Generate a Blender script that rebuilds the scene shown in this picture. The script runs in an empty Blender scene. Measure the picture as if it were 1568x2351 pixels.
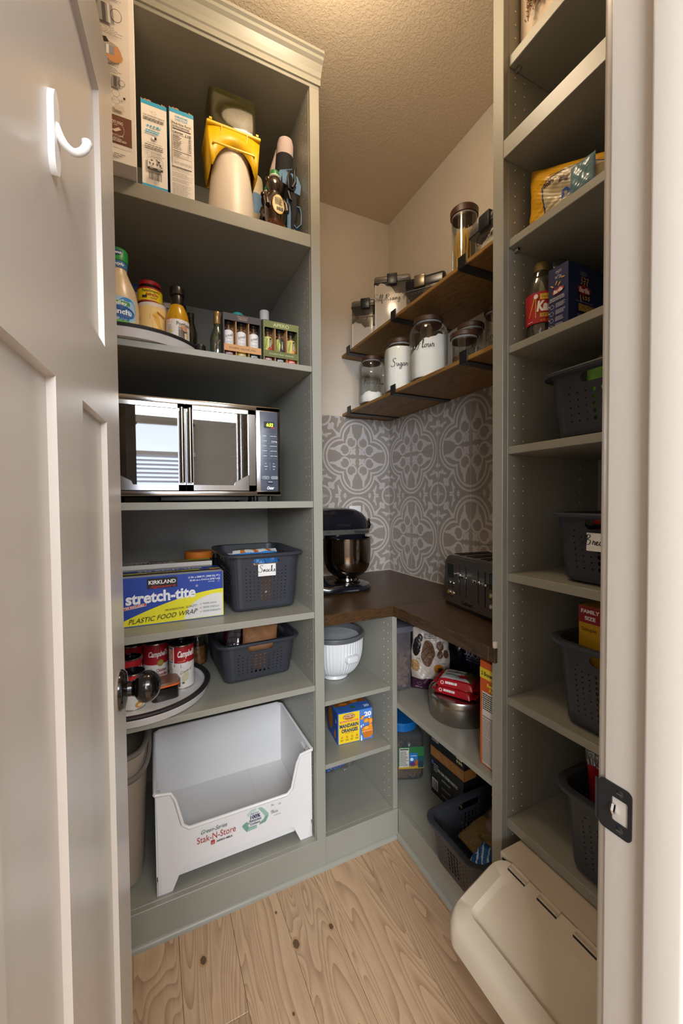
import bpy, bmesh, math, random
from mathutils import Vector, Matrix
R = math.radians
PI = math.pi
sc = bpy.context.scene
col = sc.collection

# ---------------------------------------------------------------- camera, world, light, exposure
cd = bpy.data.cameras.new('camera')
cam = bpy.data.objects.new('camera', cd)
col.objects.link(cam)
sc.camera = cam
cd.sensor_fit = 'VERTICAL'
cd.sensor_height = 36.0
cd.sensor_width = 24.0
cd.lens = 914.3 / 2351 * 36.0
cd.clip_start = 0.01
_y, _p, _r = R(25.593), R(-1.56), R(-0.485)
fw = Vector((math.sin(_y) * math.cos(_p), math.cos(_y) * math.cos(_p), math.sin(_p)))
ri = Vector((math.cos(_y), -math.sin(_y), 0))
up = ri.cross(fw)
ri2 = ri * math.cos(_r) + up * math.sin(_r)
up2 = up * math.cos(_r) - ri * math.sin(_r)
cam.matrix_world = Matrix(((ri2.x, up2.x, -fw.x, 0.0), (ri2.y, up2.y, -fw.y, 0.0), (ri2.z, up2.z, -fw.z, 1.29), (0, 0, 0, 1)))

world = bpy.data.worlds.new('world')
sc.world = world
world.use_nodes = True
world.node_tree.nodes['Background'].inputs[0].default_value = (0.80, 0.88, 1.0, 1)
world.node_tree.nodes['Background'].inputs[1].default_value = 0.35

def area(name, loc, target, sx, sy, power, color, shape='RECTANGLE'):
    l = bpy.data.lights.new(name, 'AREA')
    l.shape = shape
    l.size = sx
    if shape in ('RECTANGLE', 'ELLIPSE'):
        l.size_y = sy
    l.energy = power
    l.color = color
    o = bpy.data.objects.new(name, l)
    col.objects.link(o)
    o.location = loc
    o.rotation_euler = (Vector(target) - Vector(loc)).to_track_quat('-Z', 'Y').to_euler()
    return o
area('window_daylight', (-1.2, -2.6, 2.0), (0.8, 1.9, 1.4), 1.5, 0.9, 185, (0.86, 0.93, 1.0))
area('ceiling_bounce_daylight', (0.3, -1.6, 2.45), (0.45, 1.4, 0.95), 2.0, 0.7, 68, (0.90, 0.95, 1.0))
_pl = bpy.data.lights.new('pantry_lamp', 'POINT')
_pl.energy = 11.5
_pl.color = (1.0, 0.79, 0.56)
_pl.shadow_soft_size = 0.09
_po = bpy.data.objects.new('pantry_lamp', _pl)
col.objects.link(_po)
_po.location = (0.42, 0.90, 2.66)

sc.view_settings.view_transform = 'Standard'
sc.view_settings.look = 'None'
sc.view_settings.gamma = 1
sc.view_settings.use_curve_mapping = False
sc.view_settings.exposure = 0.03

# ---------------------------------------------------------------- materials
def lin(h):
    if isinstance(h, tuple):
        return h
    h = h.lstrip('#')
    if len(h) == 3:
        h = ''.join(k * 2 for k in h)
    c = [int(h[i:i + 2], 16) / 255 for i in (0, 2, 4)]
    return tuple(x / 12.92 if x <= .04045 else ((x + .055) / 1.055) ** 2.4 for x in c)

_mats = {}
def mat(name, color='#808080', rough=0.5, metal=0.0, noise=0.0, nscale=30.0, bump=0.0, bscale=200.0, spec=0.5, emit=None, estr=1.0, coat=0.0, stretch=None):
    if name in _mats:
        return _mats[name]
    m = bpy.data.materials.new(name)
    m.use_nodes = True
    nt = m.node_tree
    b = nt.nodes['Principled BSDF']
    c = lin(color)
    b.inputs['Base Color'].default_value = (*c, 1)
    b.inputs['Roughness'].default_value = rough
    b.inputs['Metallic'].default_value = metal
    b.inputs['Specular IOR Level'].default_value = spec
    b.inputs['Coat Weight'].default_value = coat
    if emit:
        b.inputs['Emission Color'].default_value = (*lin(emit), 1)
        b.inputs['Emission Strength'].default_value = estr
    if noise or bump:
        tc = nt.nodes.new('ShaderNodeTexCoord')
        mp = nt.nodes.new('ShaderNodeMapping')
        if stretch:
            mp.inputs['Scale'].default_value = stretch
        nt.links.new(tc.outputs['Object'], mp.inputs['Vector'])
    if noise:
        n = nt.nodes.new('ShaderNodeTexNoise')
        n.inputs['Scale'].default_value = nscale
        n.inputs['Detail'].default_value = 4
        nt.links.new(mp.outputs[0], n.inputs['Vector'])
        r = nt.nodes.new('ShaderNodeValToRGB')
        r.color_ramp.elements[0].position = 0.3
        r.color_ramp.elements[1].position = 0.7
        r.color_ramp.elements[0].color = (*[x * (1 - noise) for x in c], 1)
        r.color_ramp.elements[1].color = (*[min(1, x * (1 + noise)) for x in c], 1)
        nt.links.new(n.outputs['Fac'], r.inputs[0])
        nt.links.new(r.outputs[0], b.inputs['Base Color'])
    if bump:
        n2 = nt.nodes.new('ShaderNodeTexNoise')
        n2.inputs['Scale'].default_value = bscale
        n2.inputs['Detail'].default_value = 3
        nt.links.new(mp.outputs[0], n2.inputs['Vector'])
        bp = nt.nodes.new('ShaderNodeBump')
        bp.inputs['Strength'].default_value = bump
        bp.inputs['Distance'].default_value = 0.002
        nt.links.new(n2.outputs['Fac'], bp.inputs['Height'])
        nt.links.new(bp.outputs[0], b.inputs['Normal'])
    _mats[name] = m
    return m

def ink(c):
    return mat('ink_' + str(c), c, 0.5)

def clear(name, tint='#ffffff', gloss=0.06, rough=0.03, haze=0.0, hazecol='#ffffff', fres=1.0):
    """thin clear glass or plastic wall: transparent, reflecting more at grazing angles, optional milky haze"""
    if name in _mats:
        return _mats[name]
    m = bpy.data.materials.new(name)
    m.use_nodes = True
    nt = m.node_tree
    nt.nodes.clear()
    out = nt.nodes.new('ShaderNodeOutputMaterial')
    tr = nt.nodes.new('ShaderNodeBsdfTransparent')
    tr.inputs[0].default_value = (*lin(tint), 1)
    gl = nt.nodes.new('ShaderNodeBsdfGlossy')
    gl.inputs['Roughness'].default_value = rough
    gl.inputs[0].default_value = (1, 1, 1, 1)
    fr = nt.nodes.new('ShaderNodeLayerWeight')
    fr.inputs['Blend'].default_value = 0.25
    mu = nt.nodes.new('ShaderNodeMath')
    mu.operation = 'MULTIPLY_ADD'
    mu.inputs[1].default_value = 0.55 * fres
    mu.inputs[2].default_value = gloss
    nt.links.new(fr.outputs['Fresnel'], mu.inputs[0])
    mx = nt.nodes.new('ShaderNodeMixShader')
    nt.links.new(mu.outputs[0], mx.inputs[0])
    src = tr
    if haze:
        df = nt.nodes.new('ShaderNodeBsdfDiffuse')
        df.inputs[0].default_value = (*lin(hazecol), 1)
        hz = nt.nodes.new('ShaderNodeMixShader')
        hz.inputs[0].default_value = haze
        nt.links.new(tr.outputs[0], hz.inputs[1])
        nt.links.new(df.outputs[0], hz.inputs[2])
        src = hz
    nt.links.new(src.outputs[0], mx.inputs[1])
    nt.links.new(gl.outputs[0], mx.inputs[2])
    nt.links.new(mx.outputs[0], out.inputs[0])
    _mats[name] = m
    return m

class NX:
    """tiny expression builder on math nodes"""
    def __init__(s, nt):
        s.nt = nt
    def m(s, op, *a):
        n = s.nt.nodes.new('ShaderNodeMath')
        n.operation = op
        for i, x in enumerate(a):
            if isinstance(x, (int, float)):
                n.inputs[i].default_value = x
            else:
                s.nt.links.new(x, n.inputs[i])
        return n.outputs[0]
    def add(s, a, b): return s.m('ADD', a, b)
    def sub(s, a, b): return s.m('SUBTRACT', a, b)
    def mul(s, a, b): return s.m('MULTIPLY', a, b)
    def mx(s, a, b): return s.m('MAXIMUM', a, b)
    def mn(s, a, b): return s.m('MINIMUM', a, b)
    def ab(s, a): return s.m('ABSOLUTE', a)
    def lt(s, a, b): return s.m('LESS_THAN', a, b)
    def gt(s, a, b): return s.m('GREATER_THAN', a, b)
    def dist(s, x, y, cx, cy, sx=1.0, sy=1.0):
        dx = s.sub(x, cx)
        dy = s.sub(y, cy)
        if sx != 1: dx = s.mul(dx, 1 / sx)
        if sy != 1: dy = s.mul(dy, 1 / sy)
        return s.m('SQRT', s.add(s.mul(dx, dx), s.mul(dy, dy)))
    def rot(s, x, y, cx, cy, a):
        dx = s.sub(x, cx); dy = s.sub(y, cy)
        c, n = math.cos(a), math.sin(a)
        return s.add(s.mul(dx, c), s.mul(dy, n)), s.sub(s.mul(dy, c), s.mul(dx, n))

def wood_mat(name, c1, c2, axis='Y', scale=1.0, rough=0.45, ring=14.0, rnd=0.15, wobble=1.2, knots=False, fine=0.5):
    """long-grained wood: bands warped by low noise, stretched along one axis, varied per board"""
    m = bpy.data.materials.new(name)
    m.use_nodes = True
    nt = m.node_tree
    b = nt.nodes['Principled BSDF']
    tc = nt.nodes.new('ShaderNodeTexCoord')
    oi = nt.nodes.new('ShaderNodeObjectInfo')
    mp = nt.nodes.new('ShaderNodeMapping')
    st = {'X': (0.12, 1, 1), 'Y': (1, 0.12, 1), 'Z': (1, 1, 0.12)}[axis]
    mp.inputs['Scale'].default_value = tuple(v * scale for v in st)
    nt.links.new(tc.outputs['Object'], mp.inputs['Vector'])
    ofs = nt.nodes.new('ShaderNodeVectorMath')
    ofs.operation = 'SCALE'
    ofs.inputs[0].default_value = (7.3, 11.1, 3.7)
    nt.links.new(oi.outputs['Random'], ofs.inputs['Scale'])
    ad = nt.nodes.new('ShaderNodeVectorMath')
    nt.links.new(mp.outputs[0], ad.inputs[0])
    nt.links.new(ofs.outputs[0], ad.inputs[1])
    n1 = nt.nodes.new('ShaderNodeTexNoise')
    n1.inputs['Scale'].default_value = 5.0
    n1.inputs['Detail'].default_value = 1.5
    n1.inputs['Distortion'].default_value = wobble
    nt.links.new(ad.outputs[0], n1.inputs['Vector'])
    x = NX(nt)
    ph = x.mul(n1.outputs['Fac'], ring)
    fr = x.m('FRACT', ph)
    tri = x.m('POWER', fr, 2.2)
    n2 = nt.nodes.new('ShaderNodeTexNoise')
    n2.inputs['Scale'].default_value = 90
    n2.inputs['Detail'].default_value = 3
    nt.links.new(ad.outputs[0], n2.inputs['Vector'])
    f = x.add(x.mul(tri, 0.72), x.mul(x.sub(n2.outputs['Fac'], 0.35), fine))
    mixn = nt.nodes.new('ShaderNodeMix')
    mixn.data_type = 'RGBA'
    mixn.inputs['A'].default_value = (*lin(c1), 1)
    mixn.inputs['B'].default_value = (*lin(c2), 1)
    nt.links.new(f, mixn.inputs['Factor'])
    hv = nt.nodes.new('ShaderNodeHueSaturation')
    nt.links.new(mixn.outputs['Result'], hv.inputs['Color'])
    nt.links.new(x.add(x.mul(oi.outputs['Random'], rnd * 2), 1 - rnd), hv.inputs['Value'])
    nt.links.new(hv.outputs[0], b.inputs['Base Color'])
    b.inputs['Roughness'].default_value = rough
    bp = nt.nodes.new('ShaderNodeBump')
    bp.inputs['Strength'].default_value = 0.15
    bp.inputs['Distance'].default_value = 0.001
    nt.links.new(f, bp.inputs['Height'])
    nt.links.new(bp.outputs[0], b.inputs['Normal'])
    _mats[name] = m
    return m

# ---------------------------------------------------------------- mesh builder
class B:
    def __init__(s):
        s.v = []; s.f = []; s.fm = []; s.ms = []
    def mi(s, m):
        if m not in s.ms:
            s.ms.append(m)
        return s.ms.index(m)
    def add(s, vs, fs, m, xf=None):
        o = len(s.v)
        if xf is not None:
            vs = [xf @ Vector(p) for p in vs]
        s.v += [tuple(p) for p in vs]
        if isinstance(m, list):
            for f, mm in zip(fs, m):
                s.f.append(tuple(i + o for i in f)); s.fm.append(s.mi(mm))
        else:
            k = s.mi(m)
            for f in fs:
                s.f.append(tuple(i + o for i in f)); s.fm.append(k)
        return s
    def box(s, x0, x1, y0, y1, z0, z1, m, xf=None):
        vs = [(x, y, z) for x in (x0, x1) for y in (y0, y1) for z in (z0, z1)]
        fs = [(0, 1, 3, 2), (4, 6, 7, 5), (0, 4, 5, 1), (2, 3, 7, 6), (0, 2, 6, 4), (1, 5, 7, 3)]
        return s.add(vs, fs, m, xf)
    def rbox(s, x0, x1, y0, y1, z0, z1, m, r=0.003, seg=2, xf=None, only=None):
        bm = bmesh.new()
        bmesh.ops.create_cube(bm, size=1)
        for v in bm.verts:
            v.co = Vector(((x0 + x1) / 2 + v.co.x * (x1 - x0), (y0 + y1) / 2 + v.co.y * (y1 - y0), (z0 + z1) / 2 + v.co.z * (z1 - z0)))
        es = bm.edges[:]
        if only:
            k = 'XYZ'.index(only)
            es = [e for e in es if abs((e.verts[0].co - e.verts[1].co)[k]) > 1e-6]
        bmesh.ops.bevel(bm, geom=es, offset=r, segments=seg, affect='EDGES', profile=0.5)
        bm.verts.ensure_lookup_table()
        bm.verts.index_update()
        s.add([v.co.copy() for v in bm.verts], [tuple(v.index for v in f.verts) for f in bm.faces], m, xf)
        bm.free()
        return s
    def lathe(s, prof, m, c=(0, 0), seg=32, xf=None, sx=1.0, sy=1.0, flute=None, cap=True):
        """profile [(r, z)] or [(r, z, material)] (material of the band that ends there)"""
        vs = []; fs = []; mm = []
        n = len(prof)
        for k, p in enumerate(prof):
            for i in range(seg):
                a = 2 * PI * i / seg
                r = p[0]
                if flute and flute[1] <= k <= flute[2]:
                    r *= 1 + flute[0] * math.cos(a * flute[3])
                vs.append((c[0] + r * math.cos(a) * sx, c[1] + r * math.sin(a) * sy, p[1]))
        for k in range(n - 1):
            cm = prof[k + 1][2] if len(prof[k + 1]) > 2 else m
            for i in range(seg):
                j = (i + 1) % seg
                fs.append((k * seg + i, k * seg + j, (k + 1) * seg + j, (k + 1) * seg + i)); mm.append(cm)
        if cap and prof[0][0] > 1e-6:
            fs.append(tuple(range(seg - 1, -1, -1))); mm.append(prof[1][2] if len(prof[1]) > 2 else m)
        if cap and prof[-1][0] > 1e-6:
            fs.append(tuple((n - 1) * seg + i for i in range(seg))); mm.append(prof[-1][2] if len(prof[-1]) > 2 else m)
        return s.add(vs, fs, mm, xf)
    def tube(s, pts, r, m, seg=8, flat=None, closed=False):
        P = [Vector(p) for p in pts]
        vs = []; fs = []
        n = len(P)
        prev = None
        for k in range(n):
            if closed:
                t = P[(k + 1) % n] - P[k - 1]
            else:
                t = P[min(k + 1, n - 1)] - P[max(k - 1, 0)]
            t.normalize()
            if prev is None:
                a = Vector((0, 0, 1)) if abs(t.z) < 0.9 else Vector((1, 0, 0))
                u = t.cross(a).normalized()
            else:
                u = (prev - t * prev.dot(t)).normalized()
            w = t.cross(u)
            prev = u
            rr = r[k] if isinstance(r, (list, tuple)) else r
            for i in range(seg):
                a = 2 * PI * i / seg + PI / 4
                q = P[k] + u * math.cos(a) * rr + w * math.sin(a) * rr * (flat or 1)
                vs.append(q)
        for k in range(n if closed else n - 1):
            kk = (k + 1) % n
            for i in range(seg):
                j = (i + 1) % seg
                fs.append((k * seg + i, k * seg + j, kk * seg + j, kk * seg + i))
        if not closed:
            fs.append(tuple(range(seg - 1, -1, -1)))
            fs.append(tuple((n - 1) * seg + i for i in range(seg)))
        return s.add(vs, fs, m)
    def ribbon(s, pts, wdir, w, t, m):
        """webbing strap: flat band through pts, wide along wdir"""
        W = Vector(wdir).normalized() * w / 2
        P = [Vector(p) for p in pts]
        vs = []; fs = []
        for k, p in enumerate(P):
            tt = (P[min(k + 1, len(P) - 1)] - P[max(k - 1, 0)]).normalized()
            nn = tt.cross(W).normalized() * t / 2
            vs += [p - W - nn, p + W - nn, p + W + nn, p - W + nn]
        for k in range(len(P) - 1):
            for i in range(4):
                j = (i + 1) % 4
                fs.append((k * 4 + i, k * 4 + j, k * 4 + 4 + j, k * 4 + 4 + i))
        fs += [(3, 2, 1, 0), tuple(len(vs) - 4 + i for i in range(4))]
        return s.add(vs, fs, m)
    def prism(s, poly, lo, hi, m, axis='Y', xf=None):
        """poly in the two other axes, extruded lo..hi along axis"""
        n = len(poly)
        def q(a, b, h):
            return {'X': (h, a, b), 'Y': (a, h, b), 'Z': (a, b, h)}[axis]
        vs = [q(a, b, lo) for a, b in poly] + [q(a, b, hi) for a, b in poly]
        fs = [tuple(range(n)), tuple(range(2 * n - 1, n - 1, -1))]
        for i in range(n):
            j = (i + 1) % n
            fs.append((i, n + i, n + j, j))
        return s.add(vs, fs, m, xf)
    def grid(s, fn, nu, nv, m, closed_u=False):
        vs = [fn(i / nu, j / nv) for j in range(nv + 1) for i in range(nu + 1)]
        fs = []; mm = []
        for j in range(nv):
            for i in range(nu):
                a = j * (nu + 1) + i
                fs.append((a, a + 1, a + nu + 2, a + nu + 1))
                mm.append(m((i + .5) / nu, (j + .5) / nv) if callable(m) else m)
        return s.add(vs, fs, mm)
    def mesh(s, name, smooth=True, angle=35):
        me = bpy.data.meshes.new(name)
        me.from_pydata(s.v, [], s.f)
        for m in s.ms:
            me.materials.append(m)
        me.polygons.foreach_set('material_index', s.fm)
        if smooth:
            me.polygons.foreach_set('use_smooth', [True] * len(s.f))
            me.set_sharp_from_angle(angle=R(angle))
        me.update()
        return me
    def build(s, name, parent=None, loc=(0, 0, 0), rot=(0, 0, 0), smooth=True, angle=35, fix=True):
        me = s.mesh(name, smooth, angle)
        if fix:
            bm = bmesh.new(); bm.from_mesh(me)
            bmesh.ops.recalc_face_normals(bm, faces=bm.faces)
            bm.to_mesh(me); bm.free()
        o = bpy.data.objects.new(name, me)
        col.objects.link(o)
        o.location = loc
        o.rotation_euler = rot
        if parent:
            o.parent = parent
        return o

def thing(name, label, cat, loc=(0, 0, 0), rz=0.0, group=None, tilt=(0, 0)):
    o = bpy.data.objects.new(name, None)
    col.objects.link(o)
    o.empty_display_size = 0.02
    o.location = (loc[0], loc[1], loc[2] + (0.0007 if loc[2] > 0.05 else 0))
    o.rotation_euler = (R(tilt[0]), R(tilt[1]), R(rz))
    o['label'] = label
    o['category'] = cat
    if group:
        o['group'] = group
    return o

def struct(o):
    o['kind'] = 'structure'
    return o

def copy_thing(src, loc, rz, label):
    c = src.copy(); col.objects.link(c)
    c.location = loc; c.rotation_euler = (src.rotation_euler[0], src.rotation_euler[1], R(rz)); c['label'] = label
    for ch in list(src.children):
        d = ch.copy(); col.objects.link(d); d.parent = c
        for g in list(ch.children):
            e = g.copy(); col.objects.link(e); e.parent = d
    return c

# ---------------------------------------------------------------- flat print: shapes and lettering laid on a surface
_tc = {}
def text2d(s, bold=0.0, shear=0.0):
    key = (s, bold, shear)
    if key in _tc:
        return _tc[key]
    cu = bpy.data.curves.new('t', 'FONT')
    cu.body = s
    cu.offset = bold
    cu.shear = shear
    cu.resolution_u = 3
    o = bpy.data.objects.new('t', cu)
    col.objects.link(o)
    dg = bpy.context.evaluated_depsgraph_get()
    me = o.evaluated_get(dg).to_mesh()
    vs = [(v.co.x, v.co.y) for v in me.vertices]
    fs = [tuple(p.vertices) for p in me.polygons]
    o.evaluated_get(dg).to_mesh_clear()
    bpy.data.objects.remove(o)
    bpy.data.curves.remove(cu)
    if not vs:
        vs = [(0, 0)]
    _tc[key] = (vs, fs)
    return _tc[key]

def flat(origin, u, v, n):
    O, U, V, N = Vector(origin), Vector(u), Vector(v), Vector(n)
    return lambda a, b, d=0: O + U * a + V * b + N * d
def front(y, x0=0, z0=0):
    return flat((x0, y, z0), (1, 0, 0), (0, 0, 1), (0, -1, 0))
def left(x, y0=0, z0=0):
    return flat((x, y0, z0), (0, -1, 0), (0, 0, 1), (-1, 0, 0))
def cyl(r, z0=0, a0=0.0, taper=None, sx=1, sy=1):
    """u runs along the arc to the right seen from the front (-Y); a0 turns the print"""
    def f(a, b, d=0):
        rr = r if taper is None else taper(b)
        t = a / rr + R(a0)
        return Vector(((rr + d) * math.sin(t) * sx, -(rr + d) * math.cos(t) * sy, z0 + b))
    return f

class Print:
    def __init__(s, surf, step=0.00022, nu=None):
        s.b = B(); s.sf = surf; s.k = 1; s.step = step; s.nu = nu or 0
    def _d(s):
        s.k += 1
        return s.k * s.step
    def rect(s, u0, v0, u1, v1, c, slant=0.0):
        d = s._d(); n = max(1, s.nu and int(abs(u1 - u0) / s.nu) + 1)
        m = c if not isinstance(c, (str, tuple)) else ink(c)
        s.b.grid(lambda a, b: s.sf(u0 + (u1 - u0) * a + slant * b, v0 + (v1 - v0) * b, d), n, 1, m)
        return s
    def poly(s, pts, c):
        d = s._d()
        s.b.add([s.sf(a, b, d) for a, b in pts], [tuple(range(len(pts)))], c if not isinstance(c, str) else ink(c))
        return s
    def ell(s, cu, cv, a, b, c, rot=0.0, n=20):
        cr, sr = math.cos(R(rot)), math.sin(R(rot))
        pts = [(a * math.cos(2 * PI * i / n), b * math.sin(2 * PI * i / n)) for i in range(n)]
        pts = [(cu + x * cr - y * sr, cv + x * sr + y * cr) for x, y in pts]
        if s.nu:
            d = s._d()
            vs = [s.sf(cu, cv, d)] + [s.sf(*p, d) for p in pts]
            s.b.add(vs, [(0, i + 1, (i + 1) % n + 1) for i in range(n)], ink(c))
            return s
        return s.poly(pts, c)
    def ring(s, cu, cv, a, w, c, n=24, sv=1.0):
        d = s._d()
        vs = []
        for i in range(n):
            t = 2 * PI * i / n
            vs += [s.sf(cu + a * math.cos(t), cv + sv * a * math.sin(t), d), s.sf(cu + (a - w) * math.cos(t), cv + sv * (a - w) * math.sin(t), d)]
        s.b.add(vs, [(2 * i, (2 * i + 2) % (2 * n), (2 * i + 3) % (2 * n), 2 * i + 1) for i in range(n)], ink(c))
        return s
    def text(s, st, u, v, h, c, w=None, bold=0.0, shear=0.0, align='c', rot=0.0, slope=0.0):
        vs, fs = text2d(st, bold, shear)
        x0 = min(p[0] for p in vs); x1 = max(p[0] for p in vs)
        y0, y1 = 0.0, 0.72
        k = h / (y1 - y0)
        kx = k if w is None else w / max(1e-6, x1 - x0)
        W = (x1 - x0) * kx
        ox = {'c': -W / 2, 'l': 0, 'r': -W}[align]
        d = s._d()
        cr, sr = math.cos(R(rot)), math.sin(R(rot))
        pts = []
        for p in vs:
            a = (p[0] - x0) * kx + ox; b = p[1] * k - h / 2
            b += slope * a
            pts.append(s.sf(u + a * cr - b * sr, v + a * sr + b * cr, d))
        s.b.add(pts, fs, c if not isinstance(c, str) else ink(c))
        return s
    def lines(s, u0, v0, u1, v1, n, c, fill=0.45, ragged=True, seed=1):
        """small unreadable text as fine broken lines"""
        rn = random.Random(seed)
        dv = (v1 - v0) / n
        for i in range(n):
            e = u1 - (rn.random() * 0.3 * (u1 - u0) if ragged else 0)
            x = u0
            d = s._d() if i == 0 else s.k * s.step
            while x < e:
                l = min(e - x, (0.05 + 0.15 * rn.random()) * (u1 - u0))
                s.b.add([s.sf(x, v0 + dv * (i + .2), d), s.sf(x + l, v0 + dv * (i + .2), d), s.sf(x + l, v0 + dv * (i + .2 + fill), d), s.sf(x, v0 + dv * (i + .2 + fill), d)], [(0, 1, 2, 3)], ink(c))
                x += l + 0.02 * (u1 - u0)
        return s
    def barcode(s, u0, v0, u1, v1, c='#1a1a1a', seed=3):
        rn = random.Random(seed); x = u0; d = s._d()
        while x < u1:
            w = (u1 - u0) * rn.choice([.012, .02, .035])
            s.b.add([s.sf(x, v0, d), s.sf(min(x + w, u1), v0, d), s.sf(min(x + w, u1), v1, d), s.sf(x, v1, d)], [(0, 1, 2, 3)], ink(c))
            x += w + (u1 - u0) * rn.choice([.012, .02, .03])
        return s
    def script(s, word, u, v, h, c='#15151a', wt=0.09, align='c', slope=0.0):
        st, W = cursive(word)
        k = h
        ox = {'c': -W * k / 2, 'l': 0, 'r': -W * k}[align]
        d = s._d()
        for line in st:
            P = smooth(line)
            vs = []
            for i, (a, b) in enumerate(P):
                p0 = P[max(0, i - 1)]; p1 = P[min(len(P) - 1, i + 1)]
                tx, ty = p1[0] - p0[0], p1[1] - p0[1]
                l = math.hypot(tx, ty) or 1
                nx, ny = -ty / l, tx / l
                ww = wt / 2 * (0.65 + 0.6 * abs(nx))
                for sg in (-1, 1):
                    aa = u + ox + (a + nx * ww * sg) * k
                    bb = v + (b + ny * ww * sg) * k + slope * (aa - u)
                    vs.append(s.sf(aa, bb, d))
            s.b.add(vs, [(2 * i, 2 * i + 1, 2 * i + 3, 2 * i + 2) for i in range(len(P) - 1)], ink(c))
        return s
    def done(s, name='printed_label', parent=None, label=None):
        o = s.b.build(name, parent, smooth=False, fix=False)
        if label:
            o['label'] = label
        return o

def smooth(p, n=4):
    if len(p) < 3:
        return p
    q = []
    for i in range(len(p) - 1):
        a = p[max(0, i - 1)]; b = p[i]; c = p[i + 1]; d = p[min(len(p) - 1, i + 2)]
        for k in range(n):
            t = k / n
            q.append(tuple(0.5 * ((2 * b[j]) + (-a[j] + c[j]) * t + (2 * a[j] - 5 * b[j] + 4 * c[j] - d[j]) * t * t + (-a[j] + 3 * b[j] - 3 * c[j] + d[j]) * t ** 3) for j in (0, 1)))
    q.append(p[-1])
    return q

# handwriting: x height 0.4, capitals about 1 tall, each glyph = (advance, strokes)
GL = {
 'S': (.75, [[(.72, .92), (.55, 1.05), (.3, .95), (.28, .72), (.5, .5), (.55, .25), (.35, -.02), (.05, .02), (-.05, .15)]]),
 'n': (.42, [[(0, .0), (.06, .38), (.07, .05), (.2, .38), (.28, .3), (.27, .05), (.42, .08)]]),
 'a': (.42, [[(.3, .33), (.15, .38), (.03, .15), (.12, 0), (.27, .15), (.31, .36), (.29, .04), (.42, .08)]]),
 'c': (.34, [[(.26, .33), (.12, .36), (.03, .15), (.14, 0), (.34, .1)]]),
 'k': (.42, [[(0, .05), (.2, .75), (.22, .95), (.12, .85), (.05, 0)], [(.08, .18), (.3, .4), (.14, .22), (.3, .0), (.42, .06)]]),
 's': (.32, [[(0, .05), (.18, .4), (.2, .12), (.1, -.02), (.32, .08)]]),
 'u': (.44, [[(0, .3), (.05, .38), (.05, .06), (.16, 0), (.3, .36), (.31, .05), (.44, .08)]]),
 'g': (.42, [[(.3, .33), (.15, .38), (.03, .15), (.12, 0), (.3, .34), (.24, -.3), (.08, -.45), (-.02, -.32), (.42, .08)]]),
 'r': (.34, [[(0, .05), (.1, .42), (.13, .32), (.26, .34), (.24, .05), (.34, .08)]]),
 'F': (.8, [[(.1, .85), (.3, 1.0), (.9, 1.02)], [(.5, .98), (.38, .4), (.2, -.05), (.02, -.02)], [(.2, .5), (.62, .55)]]),
 'l': (.28, [[(0, .05), (.22, .85), (.16, .98), (.08, .7), (.08, .05), (.28, .08)]]),
 'o': (.42, [[(.18, .38), (.05, .25), (.08, .02), (.25, .08), (.27, .32), (.16, .36), (.42, .3)]]),
 'w': (.5, [[(0, .36), (.05, .04), (.18, .3), (.22, .04), (.38, .36), (.5, .3)]]),
 'P': (.7, [[(-.15, .05), (.1, .5), (.3, .95), (.22, .4), (.12, -.02)], [(.05, .75), (.35, 1.02), (.62, .85), (.45, .5), (.22, .45)]]),
 'i': (.24, [[(0, .1), (.08, .38), (.07, .04), (.24, .08)], [(.11, .55), (.13, .58)]]),
 'z': (.36, [[(0, .3), (.12, .38), (.2, .28), (.04, .02), (.22, .04), (.36, .1)]]),
 'e': (.34, [[(.02, .15), (.22, .25), (.16, .38), (.04, .2), (.12, 0), (.34, .1)]]),
 'f': (.32, [[(0, .05), (.25, .85), (.18, .98), (.1, .6), (.05, -.4), (.15, -.3), (.1, .05), (.32, .1)]]),
 'R': (.8, [[(-.2, .0), (.1, .5), (.3, .98), (.2, .4), (.1, -.02)], [(.05, .72), (.4, 1.02), (.62, .82), (.4, .5), (.22, .46), (.5, .1), (.8, .02)]]),
 'B': (.8, [[(-.3, .0), (.05, .6), (.25, .98), (.2, .4), (.12, 0)], [(.05, .8), (.4, 1.02), (.58, .82), (.3, .55), (.6, .4), (.45, .05), (.1, .02)]]),
 'M': (.9, [[(-.05, .0), (.15, .9), (.2, .85), (.22, .1), (.5, .95), (.52, .1), (.7, .3), (.9, .1)]]),
 't': (.28, [[(.05, .05), (.16, .7), (.08, .1), (.28, .08)], [(0, .45), (.28, .5)]]),
 'y': (.4, [[(0, .34), (.06, .08), (.2, .1), (.3, .38), (.2, -.35), (.05, -.4), (.4, .08)]]),
 'C': (.7, [[(.62, .85), (.5, 1.02), (.2, .8), (.05, .35), (.2, 0), (.55, .12)]]),
 'h': (.42, [[(0, .05), (.2, .85), (.14, .98), (.06, 0), (.18, .35), (.26, .3), (.26, .04), (.42, .08)]]),
 'd': (.42, [[(.28, .33), (.14, .38), (.03, .15), (.12, 0), (.28, .2), (.42, .95), (.3, .05), (.42, .08)]]),
 'b': (.38, [[(0, .05), (.2, .85), (.12, .95), (.05, .05), (.2, .0), (.26, .3), (.38, .28)]]),
 ' ': (.3, []),
}
def cursive(word):
    x = 0; st = []
    for ch in word:
        adv, gl = GL.get(ch, GL['n'])
        for l in gl:
            st.append([(x + a, b) for a, b in l])
        x += adv
    return st, x

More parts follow.
